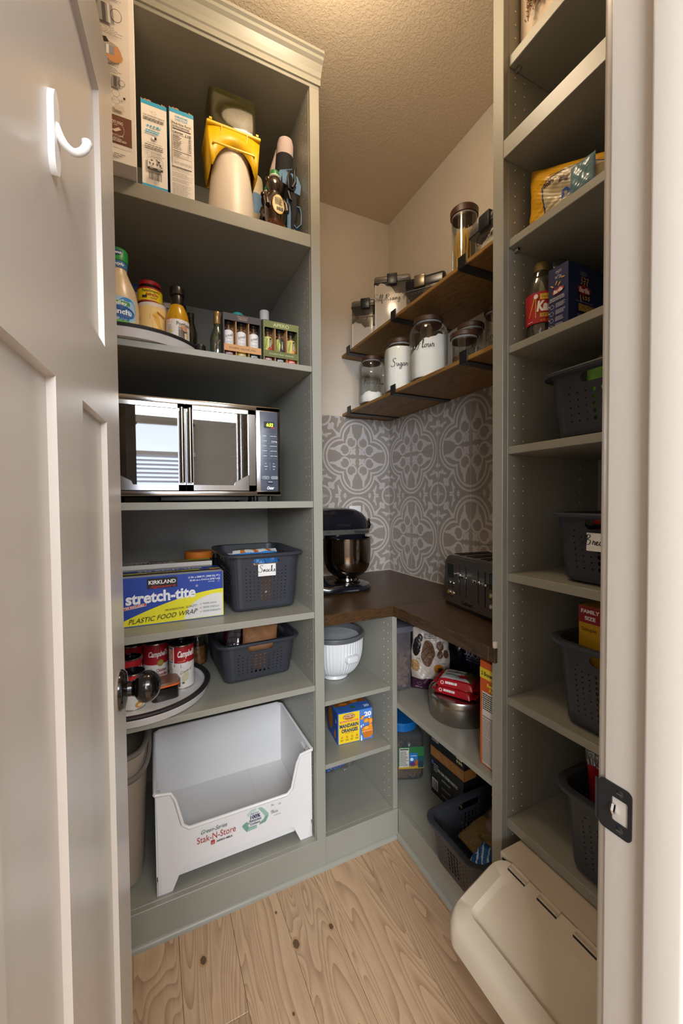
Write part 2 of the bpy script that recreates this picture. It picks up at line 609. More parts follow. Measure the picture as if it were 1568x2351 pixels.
# ---------------------------------------------------------------- shared materials
CAB = mat('cabinet_paint', '#908e83', 0.38, noise=0.03, nscale=6, bump=0.08, bscale=90)
WALL = mat('wall_paint', '#d2c8ba', 0.75, noise=0.02, nscale=8, bump=0.5, bscale=220)
CEIL = mat('ceiling_texture', '#d8c8b0', 0.85, bump=0.0)
TRIM = mat('trim_paint', '#bdb4aa', 0.32, bump=0.05, bscale=60)
DOOR = mat('door_paint', '#cfc6bd', 0.27, noise=0.012, nscale=5, bump=0.04, bscale=50)
BLACK = mat('black_metal', '#17181b', 0.35, bump=0.05, bscale=300)
BPLAST = mat('black_plastic', '#121214', 0.3, spec=0.5)
STEEL = mat('brushed_steel', '#b5b1ab', 0.25, metal=1.0, noise=0.05, nscale=60, stretch=(1, 1, 30))
CHROME = mat('chrome', '#d0d0d0', 0.08, metal=1.0)
CHAR = mat('charcoal_plastic', '#32343b', 0.42, bump=0.04, bscale=300)
WHITEP = mat('white_plastic', '#dcdadb', 0.4, noise=0.015, nscale=10)
GLASS = clear('clear_glass', '#f4f6f5', 0.05, 0.02)
PLASTIC = clear('clear_plastic', '#e8e8e6', 0.06, 0.08, haze=0.06)
FLOUR = mat('flour_powder', '#e9e4dc', 0.9, noise=0.03, nscale=40, bump=0.3, bscale=150)
DARKWOOD = wood_mat('dark_wood_lid', '#4a2f20', '#2c1a12', 'X', 6.0, 0.45, ring=6, rnd=0.1)
SHELFWOOD = wood_mat('shelf_wood', '#936c36', '#5e441f', 'Y', 3.0, 0.5, ring=9, rnd=0.08)
COUNTER = wood_mat('counter_wood', '#503820', '#24170c', 'Y', 4.0, 0.36, ring=13, rnd=0.04, fine=1.1)
PLANK = wood_mat('floor_plank_wood', '#b89a7b', '#8c6d52', 'Y', 1.7, 0.42, ring=26, rnd=0.16, wobble=0.8, fine=0.55)

# orange peel texture on the ceiling
def tex_bump(m, scale, strength, dist):
    nt = m.node_tree; b = nt.nodes['Principled BSDF']
    tc = nt.nodes.new('ShaderNodeTexCoord')
    n = nt.nodes.new('ShaderNodeTexNoise'); n.inputs['Scale'].default_value = scale; n.inputs['Detail'].default_value = 4; n.inputs['Distortion'].default_value = 0.6
    r = nt.nodes.new('ShaderNodeValToRGB'); r.color_ramp.elements[0].position = 0.46; r.color_ramp.elements[1].position = 0.56
    bp = nt.nodes.new('ShaderNodeBump'); bp.inputs['Strength'].default_value = strength; bp.inputs['Distance'].default_value = dist
    nt.links.new(tc.outputs['Object'], n.inputs['Vector']); nt.links.new(n.outputs['Fac'], r.inputs[0])
    nt.links.new(r.outputs[0], bp.inputs['Height']); nt.links.new(bp.outputs[0], b.inputs['Normal'])
tex_bump(CEIL, 105, 0.4, 0.0022)

# patterned tile: print of rings, leaves and clovers around each group of four tiles
TP = 0.2147
def tile_material():
    m = bpy.data.materials.new('patterned_tile')
    m.use_nodes = True
    nt = m.node_tree
    b = nt.nodes['Principled BSDF']
    x = NX(nt)
    tc = nt.nodes.new('ShaderNodeTexCoord')
    sp = nt.nodes.new('ShaderNodeSeparateXYZ')
    nt.links.new(tc.outputs['Object'], sp.inputs[0])
    u = x.mul(x.ab(sp.outputs[0]), 1 / TP)
    v = x.mul(x.ab(sp.outputs[2]), 1 / TP)
    a = x.mx(u, v)
    c = x.mn(u, v)
    sh = []
    # big lobes: circle centred at (0.45, 0) of the larger axis
    d = x.dist(a, c, 0.45, 0)
    ring_o = x.mul(x.gt(d, 0.478), x.lt(d, 0.522))
    ring_i = x.mul(x.gt(d, 0.385), x.lt(d, 0.432))
    outside = x.gt(a, 0.10)
    sh += [x.mul(ring_o, outside), x.mul(ring_i, x.gt(a, 0.33))]
    # small rings inside the lobes
    e = x.dist(a, c, 0.36, 0.17)
    sh.append(x.mul(x.mul(x.gt(e, 0.115), x.lt(e, 0.16)), x.gt(x.sub(a, c), 0.0)))
    # leaf in each lobe: three overlapping ellipses
    for (cx, cy, sx, sy, an) in ((0.64, 0.18, 0.145, 0.036, -0.05), (0.565, 0.185, 0.075, 0.062, 0.0), (0.47, 0.115, 0.062, 0.026, 0.5), (0.475, 0.265, 0.070, 0.028, -0.55), (0.54, 0.135, 0.05, 0.03, 0.7), (0.545, 0.24, 0.055, 0.03, -0.7)):
        p, q = x.rot(a, c, cx, cy, an)
        sh.append(x.lt(x.dist(p, q, 0, 0, sx, sy), 1))
    # four pointed star near the middle of the group
    st = x.add(x.m('POWER', x.mul(x.ab(x.sub(a, 0.13)), 1 / 0.10), 0.7), x.m('POWER', x.mul(x.ab(x.sub(c, 0.13)), 1 / 0.10), 0.7))
    s1 = x.lt(x.mx(x.ab(x.sub(a, 0.13)), x.ab(x.sub(c, 0.13))), 0.085)
    p, q = x.rot(a, c, 0.13, 0.13, PI / 4)
    cut = x.mn(x.mn(x.dist(a, c, 0.25, 0.13, .062, .055), x.dist(a, c, 0.13, 0.01, .055, .05)), x.mn(x.dist(a, c, 0.01, 0.13, .05, .055), x.dist(a, c, 0.13, 0.25, .055, .062)))
    sh.append(x.mul(s1, x.gt(cut, 1)))
    # stem and clover on the diagonal
    p, q = x.rot(a, c, 0.62, 0.62, PI / 4)
    sh.append(x.mul(x.lt(x.ab(p), 0.16), x.lt(x.ab(q), x.add(0.022, x.mul(x.mx(x.mul(p, -1), 0), 0.25)))))
    for (cx, cy) in ((0.765, 0.765), (0.785, 0.70), (0.705, 0.71)):
        sh.append(x.lt(x.dist(a, c, cx, cy), 0.052))
    # corner circle with a small cross
    g = x.dist(a, c, 1, 1)
    sh.append(x.mul(x.gt(g, 0.225), x.lt(g, 0.275)))
    gx = x.ab(x.sub(a, 1)); gy = x.ab(x.sub(c, 1))
    sh.append(x.mul(x.lt(x.mn(gx, gy), x.add(0.018, x.mul(x.mx(x.sub(0.12, x.mx(gx, gy)), 0), 0.2))), x.lt(x.mx(gx, gy), 0.16)))
    # scrolls along the tile edge
    for (cx, cy, sx, sy, an) in ((0.825, 0.535, 0.105, 0.026, -0.28), (0.885, 0.500, 0.060, 0.048, 0.0), (0.955, 0.515, 0.045, 0.030, 0.2), (0.975, 0.57, 0.024, 0.07, 0.0)):
        p, q = x.rot(a, c, cx, cy, an)
        sh.append(x.lt(x.dist(p, q, 0, 0, sx, sy), 1))
    hole = x.lt(x.dist(a, c, 0.915, 0.462), 0.026)
    tri = x.mul(x.gt(a, 0.92), x.lt(x.ab(x.sub(c, 0.36)), x.mul(x.sub(a, 0.92), 0.7)))
    sh.append(tri)
    f = sh[0]
    for q in sh[1:]:
        f = x.mx(f, q)
    f = x.mul(f, x.sub(1, hole))
    mixn = nt.nodes.new('ShaderNodeMix'); mixn.data_type = 'RGBA'
    mixn.inputs['A'].default_value = (*lin('#958b82'), 1)
    mixn.inputs['B'].default_value = (*lin('#bdb6b2'), 1)
    nt.links.new(f, mixn.inputs['Factor'])
    nt.links.new(mixn.outputs['Result'], b.inputs['Base Color'])
    b.inputs['Roughness'].default_value = 0.42
    return m
TILE = tile_material()
GROUT = mat('grout', '#a39a92', 0.85)

# ---------------------------------------------------------------- the room
XW, YW, ZC = 1.252, 1.964, 2.8588
XL = -0.56
WY0, WY1 = 0.13, 0.279      # thickness of the wall with the doorway
DX0, DX1 = -0.125, 0.47     # doorway
def slab(name, x0, x1, y0, y1, z0, z1, m):
    return struct(B().box(x0, x1, y0, y1, z0, z1, m).build(name, smooth=False))
flo = slab('floor', -2.6, 3.0, -3.2, 2.1, -0.06, -0.012, mat('subfloor', '#7a6040', 0.8))
slab('ceiling', -2.6, 3.0, -3.2, 2.1, ZC, ZC + 0.05, CEIL)
wb = slab('wall_back', XL, XW + 0.1, YW, YW + 0.1, 0, ZC, WALL)
wr = slab('wall_right', XW, XW + 0.1, WY1, YW, 0, ZC, WALL)
slab('wall_left', XL - 0.1, XL, WY1, YW + 0.1, 0, ZC, WALL)
b = B()
b.box(XL - 0.1, DX0 - 0.02, WY0, WY1, 0, ZC, WALL)
b.box(DX1 + 0.02, XW + 0.1, WY0, WY1, 0, ZC, WALL)
b.box(DX0 - 0.02, DX1 + 0.02, WY0, WY1, 2.06, ZC, WALL)
struct(b.build('wall_front', smooth=False))
# the room outside the doorway, seen in the oven glass
OUT = mat('outer_wall_paint', '#cfcbc6', 0.8)
slab('wall_outer_left', -2.7, -2.6, -3.2, 0.28, 0, ZC, OUT)
slab('wall_outer_right', 3.0, 3.1, -3.2, 0.28, 0, ZC, OUT)
b = B()
wx0, wx1, wz0, wz1 = -2.1, 0.55, 0.8, 2.35
b.box(-2.7, wx0, -3.3, -3.2, 0, ZC, OUT); b.box(wx1, 3.1, -3.3, -3.2, 0, ZC, OUT)
b.box(wx0, wx1, -3.3, -3.2, 0, wz0, OUT); b.box(wx0, wx1, -3.3, -3.2, wz1, ZC, OUT)
struct(b.build('wall_outer_back', smooth=False))
b = B()
for x in (wx0, -0.8, wx1 - 0.04):
    b.box(x, x + 0.04, -3.22, -3.16, wz0, wz1, TRIM)
for z in (wz0, wz1 - 0.04):
    b.box(wx0, wx1, -3.22, -3.16, z, z + 0.04, TRIM)
win = struct(b.build('window_1', smooth=False))
B().box(wx0, wx1, -3.30, -3.295, wz0, wz1, mat('daylight_sky', '#cfe0ff', 0.9, emit='#e3ecff', estr=3.5)).build('pane', win, smooth=False)
bl = thing('window_blind', 'white slatted blind in the bright window seen reflected in the oven glass', 'blind', (0, -3.1, wz0))
b = B().box(wx0, wx1, -0.02, 0.02, 1.10, 1.15, WHITEP)
b.build('head_rail', bl, smooth=False)
sl = B().box(wx0 + 0.02, wx1 - 0.02, -0.022, 0.022, -0.0012, 0.0012, WHITEP).mesh('slat', False)
for i in range(20):
    o = bpy.data.objects.new('slat', sl); col.objects.link(o); o.parent = bl
    o.location = (0, 0, 0.06 + i * 0.054); o.rotation_euler = (R(28), 0, 0)

# floor planks, each its own board
def plank(x0, x1, y0, y1, k):
    cx = (x0 + x1) / 2
    o = B().rbox(x0 - cx + .0004, x1 - cx - .0004, y0 + .0004, y1 - .0004, -0.012, 0, PLANK, r=0.0008, seg=1).build('plank', flo, loc=(cx, 0, 0))
    return o
seams = [-1.5, -1.34, -1.18, -1.02, -.86, -.70, -.55, -.4, -.26, -0.11, 0.05, 0.20, 0.35, 0.482, 0.665, 0.82, 0.97, 1.12, 1.30]
rn = random.Random(4)
for i in range(len(seams) - 1):
    cuts = [-3.2, -1.6 + rn.uniform(-.4, .4), 0.0 + rn.uniform(-.3, .1), 2.0]
    if abs(seams[i] - 0.05) < .01:
        cuts = [-3.2, -1.0, 0.984, 2.0]
    elif seams[i] >= 0.2:
        cuts = [-3.2, -1.3 + rn.uniform(-.3, .3), 2.0]
    for j in range(len(cuts) - 1):
        plank(seams[i], seams[i + 1], cuts[j], cuts[j + 1], i)
KN = mat('knot', '#5c432c', 0.6)
for (x, y, r) in ((0.109, 1.153, 0.008), (0.358, 1.078, 0.009), (0.469, 1.077, 0.006), (.30, .93, .003), (.33, 1.19, .003)):
    b = B()
    b.add([(0, 0, 0)] + [(r * math.cos(t * PI / 8) * (1 + .12 * math.sin(3 * t)), 1.5 * r * math.sin(t * PI / 8), 0) for t in range(16)], [(0, i + 1, (i + 1) % 16 + 1) for i in range(16)], KN)
    b.add([(1.55 * r * math.cos(t * PI / 8), 2.3 * r * math.sin(t * PI / 8), -.0001) for t in range(16)] , [tuple(range(16))], mat('knot_halo', '#a88661', 0.5))
    b.build('knot', flo, loc=(x, y, 0.0004), smooth=False, fix=False)

# wall tiles: motif centres on the seams, four kinds of quarter tile
def tile_mesh(qx, qz, x0=0.0, x1=1.0):
    g = 0.0009
    a, bb = sorted((qx * (x0 * TP + g), qx * (x1 * TP - g)))
    c, dd = sorted((qz * g, qz * (TP - g)))
    return B().rbox(a, bb, -0.006, 0, c, dd, TILE, r=0.0006, seg=1).mesh('tile')
tm = {(a, c): tile_mesh(a, c) for a in (-1, 1) for c in (-1, 1)}
def put_tile(parent, me, loc, rz):
    o = bpy.data.objects.new('tile', me); col.objects.link(o)
    o.parent = parent; o.location = loc; o.rotation_euler = (0, 0, R(rz))
for r in range(4):
    zc = 0.8905 + TP * (1 if r < 2 else 3); qz = -1 if r % 2 == 0 else 1
    for k in range(4):           # back wall, counted leftwards from the corner
        xc = XW - 0.007 - 0.2075 - TP * 2 * (k // 2); qx = 1 if k % 2 == 0 else -1
        me = tm[(qx, qz)]
        if k == 3:
            me = tile_mesh(-1, qz, 0, 0.32)
        if k == 0:
            me = tile_mesh(1, qz, 0, 0.966)
        if k >= 2: xc = XW - 0.007 - 0.2075 - TP * 2
        put_tile(wb, me, (xc, YW, zc), 0)
    for k in range(6):           # right wall, counted towards the viewer
        yc = YW - 0.006 - 0.2145 - 2 * TP * (k // 2) * 1.012; qx = -1 if k % 2 == 0 else 1
        if k == 5:
            me = tile_mesh(1, qz, 0, 0.32)
        else:
            me = tm[(qx, qz)]
        put_tile(wr, me, (XW, yc, zc), -90)
B().box(0.53, XW, YW - 0.0045, YW - 0.0005, 0.8905, 0.8905 + 4 * TP, GROUT).build('grout_bed', wb, smooth=False)
B().box(XW - 0.0045, XW - 0.0005, 0.79, YW, 0.8905, 0.8905 + 4 * TP, GROUT).build('grout_bed', wr, smooth=False)

# ---------------------------------------------------------------- doorway trim on the right
b = B()
# jamb board, door stop, inner casing with a rounded edge
b.rbox(DX1, DX1 + 0.02, 0.13, 0.279, 0, 2.06, TRIM, r=0.002, only='Z')
jb = struct(b.build('trim_1'))
b = B()
b.rbox(DX1 - 0.012, DX1 + 0.001, 0.196, 0.234, 0, 2.06, TRIM, r=0.004, seg=3, only='Z')
struct(b.build('trim_2'))
b = B()
b.prism([(DX1 + .003, 0.279), (DX1 + .0045, 0.286), (DX1 + .009, 0.291), (DX1 + .06, 0.294), (DX1 + .062, 0.279)], 0, 2.12, TRIM, 'Z')
struct(b.build('trim_3'))
b = B()
b.prism([(DX1 + .008, 0.13), (DX1 + .008, 0.116), (DX1 + .03, 0.11), (DX1 + .085, 0.112), (DX1 + .09, 0.13)], 0, 2.15, TRIM, 'Z')
struct(b.build('trim_4'))
b = B()
b.box(DX0 - 0.02, DX0, 0.13, 0.279, 0, 2.06, TRIM)
b.box(DX0 - 0.02, DX1 + 0.02, 0.13, 0.279, 2.045, 2.06, TRIM)
struct(b.build('trim_5', smooth=False))

sp = thing('strike_plate', 'black latch strike plate screwed to the right door jamb', 'strike plate', (DX1, 0.262, 0.937))
b = B()
def plate_poly(w0, w1, h, r):
    pts = []
    for (cx, cz, a0) in ((w1 - r, h - r, 0), (w0 + r, h - r, 90), (w0 + r, -h + r, 180), (w1 - r, -h + r, 270)):
        for k in range(5):
            t = R(a0 + 22.5 * k); pts.append((cx + r * math.cos(t), cz + r * math.sin(t)))
    return pts
outer = plate_poly(-0.013, 0.0225, 0.0285, 0.006)
inner = plate_poly(-0.009, 0.008, 0.014, 0.002)
vs = [(-0.0018, a, c) for a, c in outer] + [(-0.0018, a, c) for a, c in inner] + [(0.0, a, c) for a, c in outer] + [(0.004, a, c) for a, c in inner]
n = len(outer); fs = []
for i in range(n):
    j = (i + 1) % n
    fs += [(i, j, n + j, n + i), (i, 2 * n + i, 2 * n + j, j), (n + i, n + j, 3 * n + j, 3 * n + i)]
b.add(vs, fs, BLACK)
b.build('plate', sp)
# curled lip towards the pantry
b = B()
b.grid(lambda u, v: (-0.0018 + 0.009 * (1 - math.cos(u * PI / 2)), 0.0225 + 0.008 * math.sin(u * PI / 2), (v - .5) * (0.052 - 0.012 * u)), 6, 2, BLACK)
b.build('lip', sp)
B().box(0.003, 0.004, -0.009, 0.008, -0.014, 0.014, mat('raw_wood', '#a98d6c', 0.9, noise=.2, nscale=200)).build('latch_hole', sp, smooth=False)
b = B(); b.tube([(-0.002, 0.006, 0.006), (-0.004, 0.006, 0), (-0.002, 0.006, -0.004)], 0.003, CHROME); b.build('latch_tongue', sp)
for z in (-0.021, 0.021):
    b = B(); b.lathe([(0.0001, 0.0012), (0.0025, 0.001), (0.0042, 0)], BLACK, seg=16, xf=Matrix.Translation((-0.0018, -0.0005, z)) @ Matrix.Rotation(-PI / 2, 4, 'Y'))
    b.box(-.0033, -.0028, -.003, .002, z - .0004, z + .0004, CHROME)
    b.build('screw', sp)

# ---------------------------------------------------------------- the open door
dth = 5.5
dr = thing('door_1', 'open off-white panelled door along the left edge', 'door', (-.047 - .58 * math.sin(R(dth)), .80 - .58 * math.cos(R(dth)), 0.012), 90 - dth)
dr['kind'] = 'structure'; del dr['category']
# local: x along the door from the hinge (0) to the free edge (0.58), -y faces the viewer's side
DW, DH, DT = 0.58, 2.005, 0.035
b = B()
zs = [0, 0.235, 1.40, 1.512, 1.885, DH]
def ring_rect(b, x0, x1, z0, z1, bev, dep, m, y=0.0):
    """recessed panel with sloped edge"""
    o = [(x0, y, z0), (x1, y, z0), (x1, y, z1), (x0, y, z1)]
    i = [(x0 + bev, y + dep, z0 + bev), (x1 - bev, y + dep, z0 + bev), (x1 - bev, y + dep, z1 - bev), (x0 + bev, y + dep, z1 - bev)]
    b.add(o + i, [(0, 1, 5, 4), (1, 2, 6, 5), (2, 3, 7, 6), (3, 0, 4, 7), (4, 5, 6, 7)], m)
sx = [0, 0.105, 0.242, 0.338, 0.475, DW]
for z0, z1 in ((zs[0], zs[1]), (zs[2], zs[3]), (zs[4], zs[5])):
    b.add([(0, 0, z0), (DW, 0, z0), (DW, 0, z1), (0, 0, z1)], [(0, 1, 2, 3)], DOOR)
for z0, z1 in ((zs[1], zs[2]),):
    for a, c in ((0, 0.105), (0.242, 0.338), (0.475, DW)):
        b.add([(a, 0, z0), (c, 0, z0), (c, 0, z1), (a, 0, z1)], [(0, 1, 2, 3)], DOOR)
for a, c in ((0, 0.105), (0.475, DW)):
    b.add([(a, 0, zs[3]), (c, 0, zs[3]), (c, 0, zs[4]), (a, 0, zs[4])], [(0, 1, 2, 3)], DOOR)
b.add([(0, DT, 0), (DW, DT, 0), (DW, DT, DH), (0, DT, DH), (0, 0, 0), (DW, 0, 0), (DW, 0, DH), (0, 0, DH)], [(3, 2, 1, 0), (0, 1, 5, 4), (1, 2, 6, 5), (2, 3, 7, 6), (3, 0, 4, 7)], DOOR)
b.build('door_leaf', dr, smooth=False, fix=False)
for (x0, x1, z0, z1) in ((0.105, 0.242, zs[1], zs[2]), (0.338, 0.475, zs[1], zs[2]), (0.105, 0.475, zs[3], zs[4])):
    b = B(); ring_rect(b, x0, x1, z0, z1, 0.002, 0.0075, DOOR); b.build('panel', dr, smooth=False, fix=False)
# knob
kn = thing('door_knob', 'glossy black round door knob on a round rosette', 'door knob', (0, 0, 0))
kn.parent = dr
for k in ('category',): del kn[k]
kn.name = 'door_knob'
BRZ = mat('dark_bronze', '#0e0c0b', 0.14, metal=0.15, coat=0.4)
xk = Matrix.Translation((0.524, 0, 0.9695)) @ Matrix.Rotation(PI / 2, 4, 'X')
B().lathe([(0.0325, 0, BRZ), (0.0325, 0.004, BRZ), (0.029, 0.009, BRZ), (0.018, 0.011, BRZ), (0.0001, 0.0115, BRZ)], BRZ, seg=40, xf=xk).build('rosette', kn)
B().lathe([(0.0155, 0.009), (0.012, 0.013), (0.0115, 0.019), (0.014, 0.022)], BRZ, seg=32, xf=xk).build('neck', kn)
B().lathe([(0.0001, 0.0195)] + [(0.0255 * math.sin(R(t)) + 0.0002, 0.0415 - 0.0215 * math.cos(R(t))) for t in range(15, 180, 15)] + [(0.0001, 0.063)], BRZ, seg=40, xf=xk).build('knob', kn)
B().lathe([(0.0336, -0.001), (0.0336, 0.001), (0.0325, 0.0022)], mat('worn_edge', '#8a7d74', 0.4), seg=40, xf=xk, cap=False).build('rosette_rim', kn)
# adhesive hook
hk = thing('adhesive_hook', 'white plastic adhesive hook stuck on the door panel', 'hook', (0, 0, 0), 0)
hx = 0.58 - 0.306
HWM = mat('hook_white', '#efedeb', 0.3)
b = B()
P = []
for (cz, sg, a0) in ((0.026, 1, 0), (-0.026, -1, 180)):
    for k in range(9):
        t = R(a0 + 22.5 * k); P.append((0.0095 * math.cos(t), cz * .85 + 0.020 * math.sin(t)))
b.prism(P, -0.006, 0, HWM, 'Y')
b.build('base_plate', hk)
b = B()
hp = [(0, .008)] + [(-.004, -.002), (-.009, -.010), (-.016, -.0145), (-.022, -.0125), (-.0265, -.007), (-.028, -.001)]
hp = smooth([(a - .004, c) for a, c in hp], 5)
b.tube([(0, a, c) for a, c in hp], [.0045 - .0007 * math.sin(i / len(hp) * PI) + (.0006 if i > len(hp) - 4 else 0) for i in range(len(hp))], HWM, seg=14)
b.lathe([(.0001, 0), (.0035, .0012), (.0046, .004)], HWM, seg=14, xf=Matrix.Translation((0, hp[-1][0], hp[-1][1] + .003)) @ Matrix.Rotation(PI, 4, 'X'))
b.build('prong', hk)
dm = dr.matrix_basis if False else Matrix.Translation(dr.location) @ Matrix.Rotation(R(90 - dth), 4, 'Z')
hk.location = dm @ Vector((hx, 0.0075, 1.652)); hk.rotation_euler = (0, 0, R(90 - dth))

# ---------------------------------------------------------------- cabinets
PEG = mat('raw_peg_hole', '#ece8dc', 0.8)
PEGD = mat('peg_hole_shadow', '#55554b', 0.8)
def peg_holes(parent, spots, plane, c, sgn, r=0.0028):
    """rows of small drilled holes: a dark rim and a pale bottom, shallow cones"""
    b = B()
    for (a, z) in spots:
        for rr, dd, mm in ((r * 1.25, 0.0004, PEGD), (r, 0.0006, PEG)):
            vs = []
            for k in range(8):
                t = k * PI / 4
                p, q = a + rr * math.cos(t), z + rr * math.sin(t) + (0.0004 if mm is PEG else 0)
                vs.append((c + sgn * dd, p, q) if plane == 'X' else (p, c + sgn * dd, q))
            b.add(vs, [tuple(range(8))], mm)
    o = b.build('peg_holes', parent, smooth=False, fix=False)
    o['kind'] = 'stuff'
    return o
def part(parent, name, x0, x1, y0, y1, z0, z1, m=None, r=0.0012):
    return B().rbox(x0, x1, y0, y1, z0, z1, m or CAB, r=r, seg=1).build(name, parent)

# tall cabinet on the left
YL = 1.262; XS = 0.499; XSo = 0.5334
lc = thing('tall_cabinet', 'tall grey-green open shelving cabinet on the left with six shelves', 'cabinet', (0, 0, 0))
part(lc, 'side_panel', XS, 0.518, 1.275, 1.87, 0.10, 2.70)
part(lc, 'side_panel', -0.54, -0.52, 1.275, 1.87, 0.10, 2.70)
part(lc, 'back_panel', -0.52, 0.516, 1.855, 1.87, 0.10, 2.70)
part(lc, 'stile', XS + 0.0008, XSo, YL - 0.001, YL + 0.019, 0.108, 2.662)
part(lc, 'stile', -0.545, -0.51, YL - 0.001, YL + 0.019, 0.108, 2.662)
part(lc, 'shelf', -0.52, XS, YL, 1.856, 2.138, 2.180)
for zt, zb in ((1.7446, 1.7256), (1.2908, 1.2689), (0.9114, 0.8897), (0.6557, 0.6365)):
    part(lc, 'shelf', -0.52, XS, YL + 0.0004, 1.856, zb, zt)
part(lc, 'bottom_deck', -0.52, XS, YL + 0.018, 1.856, 0.09, 0.108)
part(lc, 'top_panel', -0.545, XSo, YL, 1.87, 2.662, 2.69)
b = B()
prof = [(YL + .001, 2.672), (YL - .006, 2.672), (YL - .006, 2.690), (YL - .010, 2.693), (YL - .014, 2.706), (YL - .024, 2.722), (YL - .034, 2.728), (YL - .034, 2.738), (YL - .042, 2.741), (YL - .042, 2.750), (YL + .001, 2.750)]
b.prism(prof, -0.545, XSo + 0.004, CAB, 'X')
b.build('crown_moulding', lc, smooth=False)
part(lc, 'toe_board', -0.545, XSo, YL, YL + 0.018, 0, 0.108)
sp_ = [(yy, z * 0.032 + 0.13) for yy in (1.293, 1.327, 1.55) for z in range(0, 80) if not any(a - .02 < z * .032 + .13 < c + .012 for a, c in ((2.12, 2.19), (1.715, 1.755), (1.26, 1.30), (.88, .925), (.625, .665)))]
peg_holes(lc, sp_, 'X', XS, -1)
# quarter round along the floor
def quarter(x0, x1, y0, y1, name):
    b = B()
    if abs(y1 - y0) < 1e-6:
        b.prism([(y0 - .011 * math.cos(R(t)), .011 * math.sin(R(t)) * 1.3) for t in (0, 25, 50, 75, 90)] + [(y0, 0)], x0, x1, CAB, 'X')
    else:
        b.prism([(x0 - .011 * math.cos(R(t)), .011 * math.sin(R(t)) * 1.3) for t in (0, 25, 50, 75, 90)] + [(x0, 0)], y0, y1, CAB, 'Y')
    return struct(b.build(name))
quarter(-0.545, 0.824, YL, YL, 'baseboard_back')
quarter(0.835, 0.835, 0.30, YL - 0.0, 'baseboard_right')

# low corner unit, left run
lo = thing('corner_shelf_unit', 'low grey-green shelf unit with three openings under the left part of the worktop', 'cabinet', (0, 0, 0))
part(lo, 'side_panel', 0.817, 0.836, 1.275, 1.955, 0.09, 0.8495)
part(lo, 'stile', 0.8165, 0.8362, 1.266, 1.282, 0.108, 0.8497)
for zt, zb in ((0.577, 0.561), (0.349, 0.3325)):
    part(lo, 'shelf', 0.5342, 0.8168, 1.285, 1.95, zb, zt)
part(lo, 'toe_board', 0.5336, 0.8348, YL + 0.0002, YL + 0.018, 0, 0.108)
part(lo, 'bottom_deck', 0.5342, 0.8168, YL + 0.018, 1.95, 0.09, 0.108)
part(lo, 'side_panel', 0.5336, 0.5346, 1.29, 1.95, 0.108, 0.8495)
part(lo, 'back_panel', 0.5342, 0.817, 1.945, 1.955, 0.108, 0.8495)
peg_holes(lo, [(yy, z * 0.032 + 0.14) for yy in (1.298, 1.33) for z in range(0, 22) if not any(a - .01 < z * .032 + .14 < c + .01 for a, c in ((.56, .578), (.332, .35)))], 'X', 0.817, -1)

# low unit, right run
XR = 0.835
ro = thing('low_shelf_unit', 'low grey-green shelf unit with one shelf under the right part of the worktop', 'cabinet', (0, 0, 0))
B().prism([(XR, .7975), (1.235, .7975), (1.235, 1.95), (.8367, 1.95), (.8367, 1.2655), (XR, 1.2655)], 0.4989, 0.5176, CAB, 'Z').build('shelf', ro, smooth=False)
B().prism([(XR + .018, .7975), (1.235, .7975), (1.235, 1.95), (.8367, 1.95), (.8367, 1.262), (XR + .018, 1.262)], 0.09, 0.108, CAB, 'Z').build('bottom_deck', ro, smooth=False)
part(ro, 'back_panel', 1.235, 1.245, 0.7975, 1.95, 0.108, 0.85)
part(ro, 'toe_board', XR, XR + 0.018, 0.7974, YL, 0, 0.108)

# tall unit on the right
tc_ = thing('tall_cabinet', 'tall grey-green open shelving cabinet on the right, beside the door jamb', 'cabinet', (0, 0, 0))
part(tc_, 'side_panel', 0.853, 1.245, 0.762, 0.797, 0.10, 2.85)
part(tc_, 'stile', XR, XR + 0.018, 0.7625, 0.797, 0.108, 2.857)
part(tc_, 'back_panel', 1.235, 1.247, 0.30, 0.762, 0.10, 2.85)
part(tc_, 'side_panel', 0.853, 1.245, 0.2975, 0.315, 0.10, 2.85)
for zt, zb in ((2.429, 2.402), (1.966, 1.945), (1.692, 1.673), (1.430, 1.410), (1.095, 1.073), (0.761, 0.741), (0.429, 0.404)):
    part(tc_, 'shelf', 0.8535, 1.235, 0.316, 0.7615, zb, zt)
part(tc_, 'fixed_rail', XR, 1.235, 0.316, 0.762, 2.1655, 2.2113)
part(tc_, 'toe_board', XR, XR + 0.018, 0.30, 0.797, 0, 0.108)
part(tc_, 'bottom_deck', XR + 0.018, 1.235, 0.316, 0.762, 0.09, 0.108)
peg_holes(tc_, [(xx, z * 0.0335 + 0.14) for xx in (0.876, 0.91, 1.149) for z in range(0, 80) if not any(a - .006 < z * .0335 + .14 < c + .006 for a, c in ((2.402, 2.429), (2.165, 2.211), (1.945, 1.966), (1.673, 1.692), (1.41, 1.43), (1.073, 1.095), (.741, .761), (.404, .429)))], 'Y', 0.762, -1)
for z in (2.402, 1.945):
    b = B(); b.tube([(0.876, 0.762, z - .004), (0.876, 0.748, z - .004)], 0.0035, CHROME); b.box(.869, .883, .745, .757, z - .003, z - .0002, CHROME); b.build('shelf_pin', tc_)

